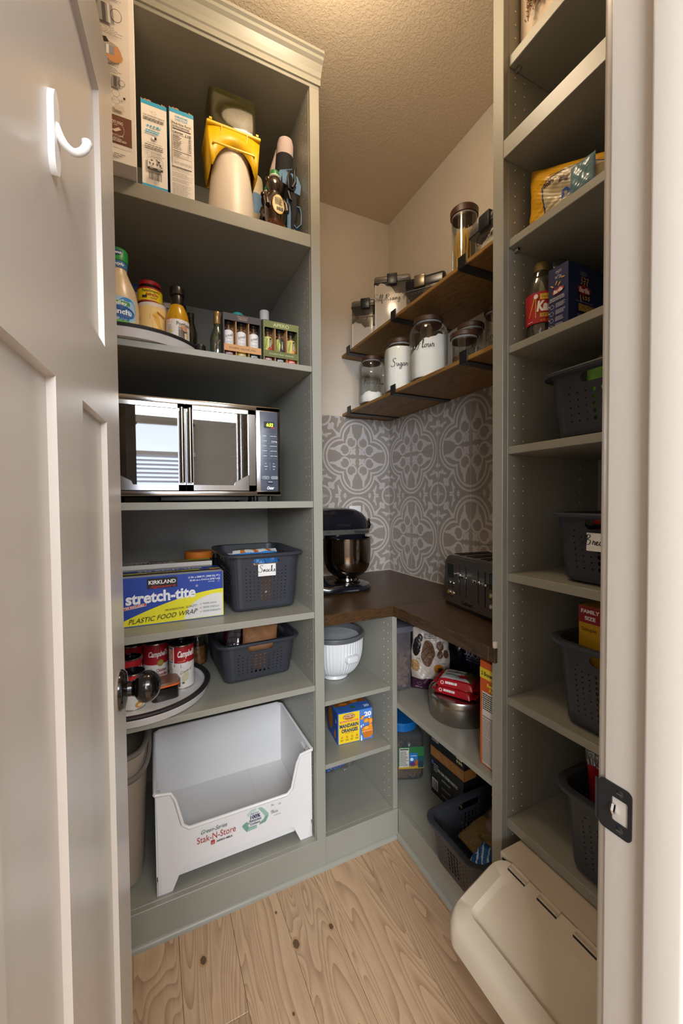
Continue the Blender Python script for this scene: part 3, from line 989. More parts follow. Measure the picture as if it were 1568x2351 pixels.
# worktop
wt = thing('worktop', 'dark-stained butcher block worktop in an L across the corner', 'worktop', (0, 0, 0))
COUNTERX = wood_mat('counter_wood_left', '#503820', '#24170c', 'X', 4.0, 0.36, ring=13, rnd=0.04, fine=1.1)
cz0, cz1 = 0.8504, 0.8905
B().rbox(0.5385, XW - 0.001, 1.2724, YW - 0.001, cz0, cz1, COUNTERX, r=0.002, seg=1).build('worktop_slab', wt)
B().rbox(0.8227, XW - 0.001, 0.798, 1.2718, cz0, cz1, COUNTER, r=0.002, seg=1).build('worktop_slab', wt)
B().rbox(0.8227, 0.8345, 0.7765, 0.7985, cz0, cz1, COUNTER, r=0.0015, seg=1).build('front_edge_strip', wt)
B().rbox(0.5335, 0.5386, 1.268, 1.285, cz0, cz1, mat('dark_stain', '#2a1c12', 0.5), r=0.0008, seg=1).build('end_strip', wt)
b = B(); b.rbox(0.824, 0.8345, 0.777, 0.785, 0.8905, 0.908, mat('dried_caulk', '#cfc4ae', 0.8), r=0.002, seg=2); b.build('caulk_blob', wt)
# caulk line where tiles meet the worktop
CK = mat('caulk', '#b9b0a6', 0.7)
b = B(); b.box(0.54, XW - .007, YW - .0115, YW - .0065, 0.8905, 0.8945, CK); b.box(XW - .0115, XW - .0065, 0.80, YW - .007, 0.8905, 0.8945, CK)
b.build('caulk_line', wt, smooth=False)

# wall outlet
ou = thing('wall_outlet', 'white outlet plate on the tiles behind the stand mixer', 'outlet', (1.02, YW - 0.006, 1.205))
B().rbox(-0.036, 0.036, -0.006, 0, -0.058, 0.058, WHITEP, r=0.003).build('plate', ou)
for z in (-.022, .022):
    B().rbox(-0.016, 0.016, -0.0075, -0.005, z - .014, z + .014, WHITEP, r=0.001).build('socket', ou)

# ceiling light
cl = thing('ceiling_light', 'round ceiling light with a dark rim, cut by the top edge', 'light', (0.42, 0.905, ZC))
B().lathe([(0.20, 0), (0.20, -0.03), (0.185, -0.035), (0.18, -0.02), (0.0001, -0.02)], mat('fixture_rim', '#3a322b', 0.4), seg=48).build('rim', cl)
B().lathe([(0.0001, -0.045), (0.12, -0.04), (0.175, -0.022)], mat('lamp_shade', '#fff0d8', 0.6, emit='#ffe0b4', estr=3.0), seg=48).build('diffuser', cl)

# wooden wall shelves with brackets
def wall_shelf(zt, zb, ys, lab):
    t = thing('wall_shelf', lab, 'shelf', (0, 0, 0))
    B().rbox(0.9473, 1.115, 0.80, 1.9595, zb, zt, SHELFWOOD, r=0.002, seg=1).build('board', t)
    B().rbox(1.1155, XW - 0.001, 0.80, 1.9595, zb, zt, SHELFWOOD, r=0.0008, seg=1).build('board', t)
    for i, y in enumerate(ys):
        b = B()
        b.rbox(0.9435, 1.245, y - 0.019, y + 0.019, zb - 0.005, zb - 0.0003, BLACK, r=0.0015, seg=1)
        b.rbox(0.9425, 0.9470, y - 0.019, y + 0.019, zb - 0.005, zt + 0.022, BLACK, r=0.0015, seg=1)
        o = b.build('bracket', t)
        h = B(); h.lathe([(0.0001, 0), (0.0035, 0), (0.004, 0.0004)], mat('screw_hole', '#050505', 0.6), seg=12, xf=Matrix.Translation((0.975, y, zb - 0.0056)))
        h.build('screw', o)
    return t
wall_shelf(2.077, 2.0625, (1.875, 1.447, 1.033), 'upper wooden wall shelf on black brackets, holding tubs and spaghetti jar')
wall_shelf(1.764, 1.7490, (1.871, 1.452, 1.026), 'lower wooden wall shelf on black brackets just above the tiles')

# ================================================================ builders for the goods
def facing(x, y):
    """rz that turns a thing's front (-Y) towards the doorway viewer side"""
    return math.degrees(math.atan2(y, x)) - 90

def carton(name, label, cat, loc, rz, w, d, h, m, group=None, open_top=False, tilt=(0, 0)):
    """box with front at local y=0, base centre of the front edge at the origin"""
    t = thing(name, label, cat, loc, rz, group, tilt)
    b = B()
    if open_top:
        th = 0.0012
        b.box(-w / 2, w / 2, 0, th, 0, h, m); b.box(-w / 2, w / 2, d - th, d, 0, h, m)
        b.box(-w / 2, -w / 2 + th, th, d - th, 0, h, m); b.box(w / 2 - th, w / 2, th, d - th, 0, h, m)
        b.box(-w / 2 + th, w / 2 - th, th, d - th, 0, th, m)
    else:
        b.rbox(-w / 2, w / 2, 0, d, 0, h, m, r=0.0008, seg=1)
    b.build('box_body', t)
    return t

# ---- baskets with round perforations
def basket_mesh(W, D, H, nx, ny, wall=CHAR, tall=True, small=0.0021, big=0.0052):
    """top W x D; rounded corners, tapering to the base; returns (body, rim) meshes; front is -Y"""
    tp = 0.90
    rc = 0.035
    def pos(side, s, z):
        """side 0 front,1 right,2 back,3 left; s in metres along the flat, centred"""
        k = tp + (1 - tp) * (z / H)
        hw, hd = W / 2 * k, D / 2 * k
        if side == 0: return (s * k, -hd, z)
        if side == 1: return (hw, s * k, z)
        if side == 2: return (-s * k, hd, z)
        return (-hw, -s * k, z)
    b = B()
    def cell(side, s0, s1, z0, z1, r, stad=0.0):
        """square cell with an eight sided hole"""
        cs, cz = (s0 + s1) / 2, (z0 + z1) / 2
        n = 16 if stad else 8
        out = []; inn = []
        for i in range(n):
            t = 2 * PI * (i + .5) / n
            cx, sz = math.cos(t), math.sin(t)
            q = max(abs(cx), abs(sz))
            out.append(pos(side, cs + cx / q * (s1 - s0) / 2, cz + sz / q * (z1 - z0) / 2))
            inn.append(pos(side, cs + cx * r + (stad if cx > 0 else -stad), cz + sz * r))
        # corners of the cell
        b.add(out + inn, [(i, (i + 1) % n, n + (i + 1) % n, n + i) for i in range(n)], wall)
        cor = [pos(side, s1, z1), pos(side, s0, z1), pos(side, s0, z0), pos(side, s1, z0)]
        vs = []; fs = []
        for q in range(4):
            i0 = (n // 8 - 1 + q * (n // 4)) % n if n == 8 else [1, 5, 9, 13][q]
            i1 = (i0 + 1) % n
            o = len(vs)
            vs += [out[i0], cor[q], out[i1]]
            fs.append((o, o + 1, o + 2))
        b.add(vs, fs, wall)
    def quad(side, s0, s1, z0, z1):
        b.add([pos(side, s0, z0), pos(side, s1, z0), pos(side, s1, z1), pos(side, s0, z1)], [(0, 1, 2, 3)], wall)
    for side in range(4):
        half = (W if side % 2 == 0 else D) / 2 - rc
        n = nx if side % 2 == 0 else int(nx * D / W)
        m0 = 0.10 * H; slot_h = 0.055 if tall else 0.045
        z_top_holes = H - slot_h
        ph = (z_top_holes - m0 - .012) / ny; pw = (2 * half - 0.016) / n
        quad(side, -half, half, 0.012, m0 + .012)
        quad(side, -half, -half + .008, m0 + .012, H)
        quad(side, half - .008, half, m0 + .012, H)
        for i in range(n):
            u = abs((i + .5) / n * 2 - 1)
            r = small + (big - small) * max(0, 1 - (u / 0.42) ** 4) if u < .42 else small
            r = min(r, pw * .42, ph * .42)
            for j in range(ny):
                s0 = -half + .008 + i * pw; z0 = m0 + .012 + j * ph
                cell(side, s0, s0 + pw, z0, z0 + ph, r)
        sw = min(0.062, half * .7)
        z0, z1 = z_top_holes, H
        if side % 2 == 0 or True:
            a = sw
            # side bands of the slot strip keep one more row of small holes
            for sg in (-1, 1):
                lo_, hi_ = (a, half - .008) if sg > 0 else (-half + .008, -a)
                k = max(1, int((hi_ - lo_) / pw))
                for i in range(k):
                    quad(side, lo_ + (hi_ - lo_) * i / k, lo_ + (hi_ - lo_) * (i + 1) / k, z0 + ph, z1)
                    cell(side, lo_ + (hi_ - lo_) * i / k, lo_ + (hi_ - lo_) * (i + 1) / k, z0, z0 + ph, small)
            cell(side, -a, a, z0, z1, 0.0115, stad=a - 0.026)
    # corners
    for q in range(4):
        def cf(u, v, q=q):
            z = 0.012 + v * (H - 0.012); k = tp + (1 - tp) * (z / H)
            t = -PI / 2 + q * PI / 2 + u * PI / 2
            cx = (W / 2 - rc) * (1 if q in (0, 1) else -1); cy = (D / 2 - rc) * (1 if q in (1, 2) else -1)
            return ((cx + rc * math.cos(t)) * k, (cy + rc * math.sin(t)) * k, z)
        b.grid(cf, 5, 1, wall)
    # floor with rounded lower edge
    def loop(ins, z, W_=None, D_=None, rr=None):
        k = tp + (1 - tp) * (z / H)
        pts = []
        for q in range(4):
            for i in range(6):
                t = -PI / 2 + q * PI / 2 + i / 5 * PI / 2
                cx = (W / 2 - rc) * (1 if q in (0, 1) else -1); cy = (D / 2 - rc) * (1 if q in (1, 2) else -1)
                pts.append(((cx + (rc - ins) * math.cos(t)) * k, (cy + (rc - ins) * math.sin(t)) * k, z))
        return pts
    L = [loop(0, .012), loop(.003, .004), loop(.012, 0)]
    vs = sum(L, []); n = 24
    fs = [(a * n + i, a * n + (i + 1) % n, (a + 1) * n + (i + 1) % n, (a + 1) * n + i) for a in range(2) for i in range(n)] + [tuple(2 * n + i for i in range(n))]
    b.add(vs, fs, wall)
    body = b.mesh('basket_body', False)
    bm = bmesh.new(); bm.from_mesh(body)
    bmesh.ops.remove_doubles(bm, verts=bm.verts, dist=2e-5)
    bmesh.ops.recalc_face_normals(bm, faces=bm.faces)
    bad = [f for f in bm.faces if f.calc_center_median().z > .02 and f.normal.dot(Vector((f.calc_center_median().x / W, f.calc_center_median().y / D, 0))) < 0]
    bmesh.ops.reverse_faces(bm, faces=bad)
    bm.to_mesh(body); bm.free()
    r = B()
    L = [loop(.0018, H - .004), loop(.0016, H + .001), loop(-.004, H + .003), loop(-.016, H + .002), loop(-.0185, H - .001), loop(-.0185, H - .007), loop(-.0165, H - .006), loop(-.003, H - .003), loop(-.0005, H - .006)]
    vs = sum(L, []); fs = [(a * n + i, a * n + (i + 1) % n, (a + 1) * n + (i + 1) % n, (a + 1) * n + i) for a in range(len(L) - 1) for i in range(n)]
    r.add(vs, fs, wall)
    return body, r.mesh('basket_rim', True, 40)
_bk = {}
def basket(label, loc, rz, W, D, H, nx, ny, group=None, tilt=(0, 0)):
    key = (W, D, H, nx, ny)
    if key not in _bk:
        _bk[key] = basket_mesh(W, D, H, nx, ny, tall=H > .17)
    t = thing('perforated_basket', label, 'basket', (loc[0], loc[1], loc[2] + .0025), rz, group, tilt)
    o = bpy.data.objects.new('basket_body', _bk[key][0]); col.objects.link(o); o.parent = t
    so = o.modifiers.new('wall', 'SOLIDIFY'); so.thickness = 0.0022; so.offset = -1; so.use_rim = True
    o = bpy.data.objects.new('rim', _bk[key][1]); col.objects.link(o); o.parent = t
    return t

# ---- pouches: pillow shaped or gusseted bags with printed faces
def nz(x, y, s=0.0):
    return (math.sin(x * 3.1 + s) * math.cos(y * 2.7 + s * 1.7) + 0.5 * math.sin(x * 7.3 + y * 5.1 + s * 2.3) + 0.22 * math.sin(x * 15.7 - y * 9.3 + s * 3.1 + 2 * math.sin(y * 5)) + 0.07 * math.sin(x * 29 + y * 33 + s)) / 1.8
def pouch_surf(w, h, t, cr=0.25, seed=0.0, fat=0.7, lean=0.0, pinch=0.0, slump=0.0):
    def f(a, b, d=0, sign=-1):
        u = a / w + 0.5; v = b / h
        u = min(1, max(0, u)); v = min(1, max(0, v))
        e = (max(0, 1 - (2 * u - 1) ** 4) ** 0.6) * (max(0, 1 - abs(2 * v - 1) ** (5 if v < .5 else 3)) ** fat if v >= 0.5 else max(0, 1 - (1 - 2 * v) ** 6) ** .5)
        k = 1 - pinch * max(0, v - .6) * 2.5
        y = sign * (t / 2 * e + cr * t * nz(u * 2, v * 3, seed) * e * 0.5 + d)
        x = a * k + cr * w * .06 * nz(v * 3, u, seed + 1)
        return Vector((x, y + lean * b, max(0.0004, b * (1 - slump * u) + cr * h * .03 * nz(u * 2, v, seed + 2))))
    return f
def pouch(name, label, cat, loc, rz, w, h, t, mfn, cr=0.25, seed=0.0, tilt=(0, 0), nu=36, nv=40, group=None, fat=0.7, lean=0.0, pinch=0.0, back=None, slump=0.0):
    th = thing(name, label, cat, loc, rz, group, tilt)
    sf = pouch_surf(w, h, t, cr, seed, fat, lean, pinch, slump)
    b = B()
    mf = mfn if callable(mfn) else (lambda u, v: mfn)
    b.grid(lambda u, v: sf((u - .5) * w, v * h, 0, -1), nu, nv, mf)
    bm_ = back or mf(0.5, 0.5)
    b.grid(lambda u, v: sf((u - .5) * w, v * h, 0, 1), nu // 2, nv // 2, (back if back else mf))
    b.build('bag_body', th, fix=False, angle=60)
    return th, (lambda a, bb, d=0: sf(a, bb, d, -1))

def can(label, loc, rz, r, h, group, deco, lab_rot=0.0, topm=BPLAST):
    t = thing('food_can', label, 'can', loc, rz, group)
    RIM = mat('tin_rim', '#b9b6b0', 0.25, metal=1.0)
    TOP = mat('dark_can_lid', '#25262a', 0.25, metal=0.7)
    B().lathe([(r - .002, 0, RIM), (r, .001, RIM), (r, .004, RIM), (r - .001, .005, RIM), (r - .001, h - .005, RIM), (r, h - .004, RIM), (r, h - .0006, RIM), (r - .0012, h, RIM), (r - .002, h - .0035, TOP), (r * .8, h - .004, TOP), (r * .78, h - .0032, TOP), (0.0001, h - .003, TOP)], RIM, seg=36).build('can_body', t)
    p = Print(cyl(r - .0006, 0, lab_rot), nu=0.006)
    deco(p, r, h)
    p.done('paper_label', t)
    b = B(); b.lathe([(0.007, h - .0025), (0.007, h - .0015), (.004, h - .0015), (.004, h - .0025)], RIM, seg=16, c=(0.0, r * .45), sy=1.5, cap=False)
    b.build('pull_ring', t)
    return t

def bottle(name, label, cat, loc, rz, prof, m, cap=None, capm=None, group=None, fill=None, fillm=None, capname='cap', seg=36, sx=1, sy=1):
    t = thing(name, label, cat, loc, rz, group)
    B().lathe(prof, m, seg=seg, sx=sx, sy=sy).build(name.split('_')[-1] + '_body', t)
    if fill:
        B().lathe(fill, fillm, seg=seg, sx=sx, sy=sy).build('contents', t)
    if cap:
        B().lathe(cap, capm, seg=seg).build(capname, t)
    return t

# ================================================================ left cabinet, top shelf (z 2.18)
Z1 = 2.180
CARD = mat('white_card', '#e6e0da', 0.55)
GCARD = mat('grey_card', '#b3aca4', 0.7)
KRAFT = mat('kraft_card', '#a9794a', 0.75, noise=.05, nscale=80)
t = carton('frother_carton', 'tall white carton printed with a milk pitcher, overhanging the top shelf edge', 'box', (-0.106, 1.2095, Z1 + .0005), 0, 0.18, 0.12, 0.46, CARD)
p = Print(front(0, 0, 0))
p.rect(-.075, .035, .078, .455, '#ddd5ce')
p.rect(-.012, .045, .080, .118, '#6e4431')
p.ring(.042, .082, .021, .0008, '#d9c2b4'); p.text('1,000,000', .042, .100, .008, '#eadbd0', w=.036); p.text('/ year', .042, .093, .004, '#eadbd0')
p.poly([(.035, .078), (.05, .088), (.056, .083), (.042, .074)], '#d9c2b4'); p.ell(.03, .078, .007, .004, '#d9c2b4', n=10)
p.lines(.012, .05, .072, .060, 3, '#e8dcd4', seed=4)
p.lines(-.02, .008, .075, .022, 3, '#8b857f', seed=2)
p.text('MICROFOAM', .042, .066, .0045, '#eadbd0')
# grid of small product pictures
for (u, v) in ((.012, .15), (.012, .175), (.012, .195)):
    p.ell(u, v, .008, .004, '#2b2b2e', n=12)
p.rect(.004, .185, .018, .215, '#2c2a2b'); p.rect(.006, .13, .015, .148, '#2c2a2b')
p.rect(.036, .185, .056, .215, '#8d8a88'); p.rect(.041, .187, .048, .213, '#55514f'); p.ring(.059, .20, .008, .001, '#3c3c3c')
p.ring(.045, .17, .009, .0007, '#666'); p.ring(.045, .152, .009, .0007, '#666'); p.rect(.062, .16, .067, .166, '#242424'); p.rect(.043, .128, .064, .142, '#cfc6b6')
p.lines(.010, .218, .060, .232, 4, '#77726e', seed=5)
# hand pouring milk
p.ell(.032, .268, .029, .026, '#a99f97'); p.poly([(.022, .256), (.060, .250), (.064, .262), (.052, .288), (.04, .28), (.036, .266)], '#c98f5f'); p.rect(.018, .262, .044, .284, '#8f8f90'); p.rect(.026, .262, .032, .284, '#d8d8d8'); p.poly([(.015, .30), (.026, .302), (.033, .292), (.022, .288)], '#222'); p.ell(.042, .250, .012, .006, '#c98f5f')
p.lines(-.01, .234, .06, .244, 4, '#8b857f', seed=7)
# metal pitcher
p.rect(.008, .338, .046, .384, '#8e8b89', slant=-.004); p.rect(.02, .338, .028, .384, '#4f4c4a', slant=-.003); p.rect(.032, .338, .038, .384, '#c6c3c0', slant=-.003); p.poly([(.003, .386), (.01, .384), (.008, .372)], '#6a6765'); p.ring(.050, .362, .013, .0012, '#4a4a4a', sv=1.3)
p.lines(-.01, .308, .066, .330, 6, '#8b857f', seed=8)
# frothing disc
p.ell(.030, .425, .033, .018, '#55504c', rot=-18); p.ell(.028, .418, .028, .012, '#7d1618', rot=-18); p.ell(.02, .44, .02, .008, '#46423f', rot=-10)
p.lines(-.01, .392, .066, .403, 4, '#8b857f', seed=9)
p.rect(-.06, .449, .05, .4545, '#b94e44')
p.done('front_print', t)

def flour_box(loc, rz, lab, deco, w, h):
    t = carton('flour_carton', lab, 'box', loc, rz, w, 0.15, h, CARD)
    BL = '#2f9fcb'
    p = Print(front(0))
    p.rect(-w / 2, h - .011, w / 2, h, BL)
    deco(p, w, h, BL)
    p.done('front_print', t)
    s = Print(left(-w / 2)); s.rect(-.15, 0, 0, h, '#3ba4cf'); s.done('side_print', t)
    rn = random.Random(w * 1000)
    b = B()
    n = 10
    for i in range(n):
        x0 = -w / 2 + w * i / n
        b.add([(x0, 0, h), (x0 + w / n, 0, h), (x0 + w / n, .002, h + rn.uniform(.001, .007)), (x0, .002, h + rn.uniform(.001, .007))], [(0, 1, 2, 3)], KRAFT)
    b.add([(w * .1, .03, h), (w * .48, .02, h), (w * .42, .05, h + .012), (0, .06, h + .02)], [(0, 1, 2, 3)], KRAFT)
    b.build('torn_flap', t, smooth=False, fix=False)
    return t
def d1(p, w, h, BL):
    p.rect(-w / 2, 0, w / 2, .024, BL)
    p.ring(.0, h - .030, .006, .0006, '#777', sv=.7); p.rect(-.012, h - .028, -.004, h - .0275, '#777')
    p.text('FOR CONSISTENT RESULTS', 0, h - .041, .0036, '#222', w=w * .82, bold=.01)
    p.lines(-.028, h - .055, .028, h - .045, 2, '#555', seed=1); p.rect(-.029, h - .058, .028, h - .0576, '#888')
    for i, u in enumerate((-.016, -.008, 0, .009, .016)):
        if i == 3: p.rect(u - .003, h - .072, u + .003, h - .067, BL)
        else: p.ell(u, h - .0695, .0026, .0026, BL if i < 3 else '#8db', n=10)
    p.text('FOLLOW US', 0, h - .0775, .003, '#222'); p.lines(-.022, h - .092, .022, h - .081, 2, BL, seed=2, fill=.6)
    p.rect(-.006, h - .107, .0, h - .098, '#fff'); p.ring(-.002, h - .1025, .0055, .0007, '#222', n=6); p.rect(0, h - .107, .006, h - .099, '#222'); p.text('BAKERS', 0, h - .111, .003, '#222')
    p.text("WE'RE HERE TO HELP", 0, h - .119, .003, '#222'); p.lines(-.025, h - .138, .026, h - .122, 3, '#555', seed=3)
    p.ring(-.019, h - .151, .0055, .0006, '#555'); p.text('B', -.019, h - .151, .005, '#555'); p.lines(-.011, h - .158, .026, h - .145, 3, '#777', seed=5)
    p.rect(-.019, .064, .021, .096, '#262222'); p.rect(-.0185, .0705, .0205, .0955, '#d9d4ce')
    p.recy = True
    for cx in (-.0085, .0105):
        for a in range(3):
            t = R(a * 120 + 90)
            p.poly([(cx + .0065 * math.cos(t + s), .084 + .0085 * math.sin(t + s)) for s in (-.75, -.2, .5)] + [(cx + .003 * math.cos(t + .2), .084 + .004 * math.sin(t + .2))], '#1e1c1c')
    p.poly([(.003, .094), (.005, .095), (.0195, .074), (.018, .073)], '#1e1c1c')
    p.text('PAPER', -.0095, .0728, .0026, '#222'); p.text('PLASTIC', .0105, .0728, .0026, '#222'); p.text('BOX', -.0085, .0665, .003, '#e8e4e0'); p.text('BAG', .0115, .0665, .003, '#e8e4e0')
    p.barcode(-.017, .034, .018, .056)
def d2(p, w, h, BL):
    p.rect(-w / 2, 0, w / 2, .006, '#1d6f95')
    p.text('UNBLEACHED', 0, h - .020, .0055, BL, w=.036, bold=.012); p.text('CAKE FLOUR', 0, h - .028, .0055, BL, w=.034, bold=.012)
    p.rect(-.027, .098, .027, h - .034, '#777'); p.rect(-.0265, .0985, .0265, h - .0345, '#dfd8d1')
    p.text('Nutrition Facts', 0, h - .041, .0075, '#1b1b1b', w=.050, bold=.014)
    p.lines(-.025, h - .054, .025, h - .047, 2, '#444', seed=3)
    p.rect(-.025, h - .0585, .025, h - .056, '#1b1b1b')
    p.text('Calories', -.025, h - .066, .0062, '#1b1b1b', align='l', bold=.012); p.text('110', .025, h - .068, .0078, '#1b1b1b', align='r', bold=.015)
    p.rect(-.025, h - .073, .025, h - .0722, '#1b1b1b')
    for i in range(9):
        v = h - .079 - i * .0052
        p.rect(-.025, v - .001, .025, v - .0008, '#888'); p.lines(-.024, v, .0, v + .0028, 1, '#333', seed=i, fill=.7); p.rect(.019, v, .025, v + .002, '#333')
    p.rect(-.025, h - .1275, .025, h - .1255, '#1b1b1b')
    p.lines(-.024, h - .142, .0, h - .129, 3, '#444', seed=20); p.rect(-.025, h - .1445, .025, h - .1435, '#1b1b1b')
    p.lines(-.024, .100, .025, .108, 3, '#777', seed=22, ragged=False)
    for v0, v1, n, sd in ((.086, .094, 3, 30), (.080, .083, 1, 31), (.062, .077, 5, 32), (.048, .059, 4, 33), (.012, .044, 12, 34)):
        p.lines(-.028, v0, .027, v1, n, '#666', seed=sd, fill=.35)
flour_box((0.030, 1.29, Z1), 0, 'left white and blue flour carton with a barcode on its front', d1, 0.067, 0.258)
flour_box((0.104, 1.29, Z1), 0, 'right white and blue flour carton showing a nutrition facts table', d2, 0.067, 0.264)

t = thing('round_board', 'light round wooden board lying at the back of the top shelf', 'board', (0.14, 1.545, Z1))
B().lathe([(0.08, 0), (0.084, .004), (0.084, .014), (0.08, .018), (0.0001, .018)], wood_mat('pine', '#cfa565', '#a87c40', 'X', 3, .5, ring=8), seg=48).build('disc', t)
t = thing('storage_case', 'dark brown flat case with a pale edge lying behind the canister', 'case', (0.14, 1.635, Z1))
B().rbox(-.12, .07, 0, .20, 0, .030, mat('case_brown', '#4a3d2e', .5), r=.004).build('case_body', t)
B().rbox(-.122, .072, -.002, .20, .030, .038, mat('case_edge', '#b9ab95', .5), r=.002).build('lid', t)

# white canister with the yellow bracket and smoky hopper
YEL = mat('yellow_plastic', '#e6b80c', 0.38)
CREAM = mat('cream_plastic', '#ddd2c4', 0.4)
t = thing('dry_food_dispenser', 'white plastic canister with yellow bracket and smoky clear hopper on top shelf', 'dispenser', (0.264, 1.385, Z1))
B().lathe([(0.078, 0), (0.080, .003), (0.080, .010), (0.0775, .013), (0.0765, .018), (0.0765, .03), (0.073, .10), (0.063, .205), (0.059, .222), (0.0575, .224), (0.057, .250), (0.0001, .262)], CREAM, seg=56).build('canister_body', t)
b = B()
tw, td = 0.083, 0.066
zt, zb_ = 0.292, 0.186
# four sided funnel with an arched opening at the front
def arch(u):
    return zb_ + 0.060 * (1 - (abs(u) / 0.063) ** 2.2) if abs(u) < 0.063 else zb_ - .012
pts = 24
top = []; bot = []
for i in range(pts + 1):
    u = -1 + 2 * i / pts
    x = u * tw
    yy = -td * (0.85 + .15 * (1 - abs(u) ** 3))
    top.append((x, yy, zt)); xb = u * 0.073
    bot.append((xb, -0.062 * (1 if abs(u) < .8 else .9), arch(xb)))
b.add(top + bot, [(i, i + 1, pts + 2 + i, pts + 1 + i) for i in range(pts)], YEL)
b.add([(-tw, -td * .85, zt), (-tw, td, zt), (-.073, .05, zb_ - .012), (-.073, -.056, zb_ - .012)], [(0, 1, 2, 3)], YEL)
b.add([(tw, -td * .85, zt), (tw, td, zt), (.073, .05, zb_ - .012), (.073, -.056, zb_ - .012)], [(0, 3, 2, 1)], YEL)
b.add([(-tw, td, zt), (tw, td, zt), (.073, .05, zb_ - .012), (-.073, .05, zb_ - .012)], [(0, 1, 2, 3)], YEL)
o = b.build('bracket', t, angle=40)
so = o.modifiers.new('wall', 'SOLIDIFY'); so.thickness = 0.003; so.offset = 0
b = B()
b.rbox(-tw - .002, tw + .002, -td - .003, td + .002, zt - .002, zt + .008, YEL, r=.002, seg=1)
for x in (-.04, .04):
    b.prism([(-td - .004, zt), (-td + .004, zt), (-.058, zt - .055)], x - .0015 + (.01 if x < 0 else -.01) * 0, x + .0015, YEL, 'X')
for x in (-tw + .01, tw - .01):
    b.box(x - .004, x + .004, -td - .004, -td + .006, zt + .008, zt + .014, YEL)
b.rbox(-.066, .066, -.066, -.060, zb_ + .050, zb_ + .056, YEL, r=.001, seg=1)
b.build('bracket_flange', t)
SM = clear('smoky_plastic', '#b3ad7c', 0.04, 0.08, haze=0.12, hazecol='#7d7748')
b = B()
b.rbox(-.076, .076, -.058, .058, zt + .004, .425, SM, r=.016, seg=4)
b.build('hopper', t)
B().lathe([(0.044, .315), (0.044, .365), (0.048, .367), (0.048, .382), (0.0001, .382)], clear('smoky_inner', '#a8a27a', .07, .15, haze=.18, hazecol='#76714c'), seg=40, c=(-.018, 0)).build('inner_cap', t)
B().rbox(.035, .06, -.03, .03, .375, .41, clear('smoky_inner', '#a29c70'), r=.004).build('latch_block', t)

# bottles and cups beside it
CUPB = mat('beige_cup', '#c3b391', 0.45); CUPBL = mat('blue_band', '#5a7da0', 0.6, bump=.2, bscale=500)
t = thing('beige_cup', 'upside down beige cup with blue band, stacked beside the dispenser', 'cup', (0.366, 1.508, Z1 + .1615))
B().lathe([(0.043, 0, CUPBL), (0.041, .075, CUPBL), (0.040, .0755, CUPB), (0.037, .14, CUPB), (0.036, .144, CUPB), (0.030, .145, CUPB), (.0001, .143, CUPB)], CUPB, seg=40).build('cup_body', t)
t = thing('beige_cup', 'plain beige cup standing under the blue-banded cup', 'cup', (0.366, 1.508, Z1))
B().lathe([(0.033, 0), (0.035, .002), (0.042, .155), (0.044, .158), (0.044, .160), (0.041, .158), (.032, .006), (.0001, .004)], CUPB, seg=40).build('cup_body', t)
HONEY = mat('dark_honey', '#241008', 0.12, coat=.3, spec=.7)
HONEY2 = mat('amber_honey', '#4a2408', 0.12, coat=.3)
def bear(loc, rz, lab, withlabel):
    t = thing('honey_bear_bottle', lab, 'bottle', loc, rz, 'bear shaped honey bottles')
    b = B()
    b.lathe([(.024, 0, HONEY2), (.034, .004, HONEY2), (.036, .02, HONEY2), (.033, .035, HONEY2), (.036, .055, HONEY), (.037, .085, HONEY), (.031, .118, HONEY), (.021, .130, HONEY), (.020, .134, HONEY), (.027, .146, HONEY), (.029, .158, HONEY), (.026, .172, HONEY), (.017, .182, HONEY), (.0001, .184, HONEY)], HONEY, seg=36, sy=.8)
    for sx in (-1, 1):
        b.lathe([(.0001, -.009), (.0075, -.005), (.009, 0), (.0075, .005), (.0001, .009)], HONEY, seg=14, xf=Matrix.Translation((sx * .0235, 0, .172)))
        b.tube([(sx * .026, -.004, .118), (sx * .035, -.012, .10), (sx * .034, -.02, .075)], [.010, .011, .008], HONEY, seg=12)
        b.lathe([(.0001, -.012), (.012, -.004), (.012, .006), (.0001, .012)], HONEY2, seg=14, xf=Matrix.Translation((sx * .017, -.024, .014)))
    b.build('bottle_body', t)
    B().lathe([(.017, .182), (.019, .185), (.018, .188), (.0001, .188)], mat('collar_white', '#d9d3c4', .5), seg=32).build('collar', t)
    B().lathe([(.0165, .186), (.0165, .197), (.014, .204), (.0001, .206)], mat('green_cap', '#1d7a45', .35), seg=32).build('cap', t)
    if withlabel:
        p = Print(lambda a, c, d=0: Vector(((.0375 + d) * math.sin(a / .0375), -(.0375 * .8 + .0006 + d) * math.cos(a / .0375) , .082 + c)), nu=.004)
        p.ell(0, 0, .0215, .031, '#d9a21c', n=28); p.ell(0, 0, .0195, .029, '#d8c99a', n=28)
        p.lines(-.013, -.002, .014, .022, 9, '#4b3a20', seed=4, fill=.5); p.barcode(-.008, -.020, .008, -.009); p.rect(.0095, -.018, .0145, -.006, '#33427d')
        p.done('back_label', t, 'oval yellow back label')
    return t
bear((0.393, 1.315, Z1), 8, 'honey bear bottle with green cap and yellow oval label, at the shelf front', True)
bear((0.394, 1.390, Z1), 20, 'dark honey bear bottle half hidden behind the labelled honey bear', False)
t = thing('bottle_stopper', 'tiny clear stopper at the feet of the labelled honey bear', 'stopper', (0.357, 1.296, Z1))
B().lathe([(.008, 0), (.009, .004), (.005, .007), (.005, .012), (.0001, .013)], clear('bright_plastic', '#ffffff', .3, .05, haze=.5, hazecol='#ddd'), seg=20).build('stopper_body', t)

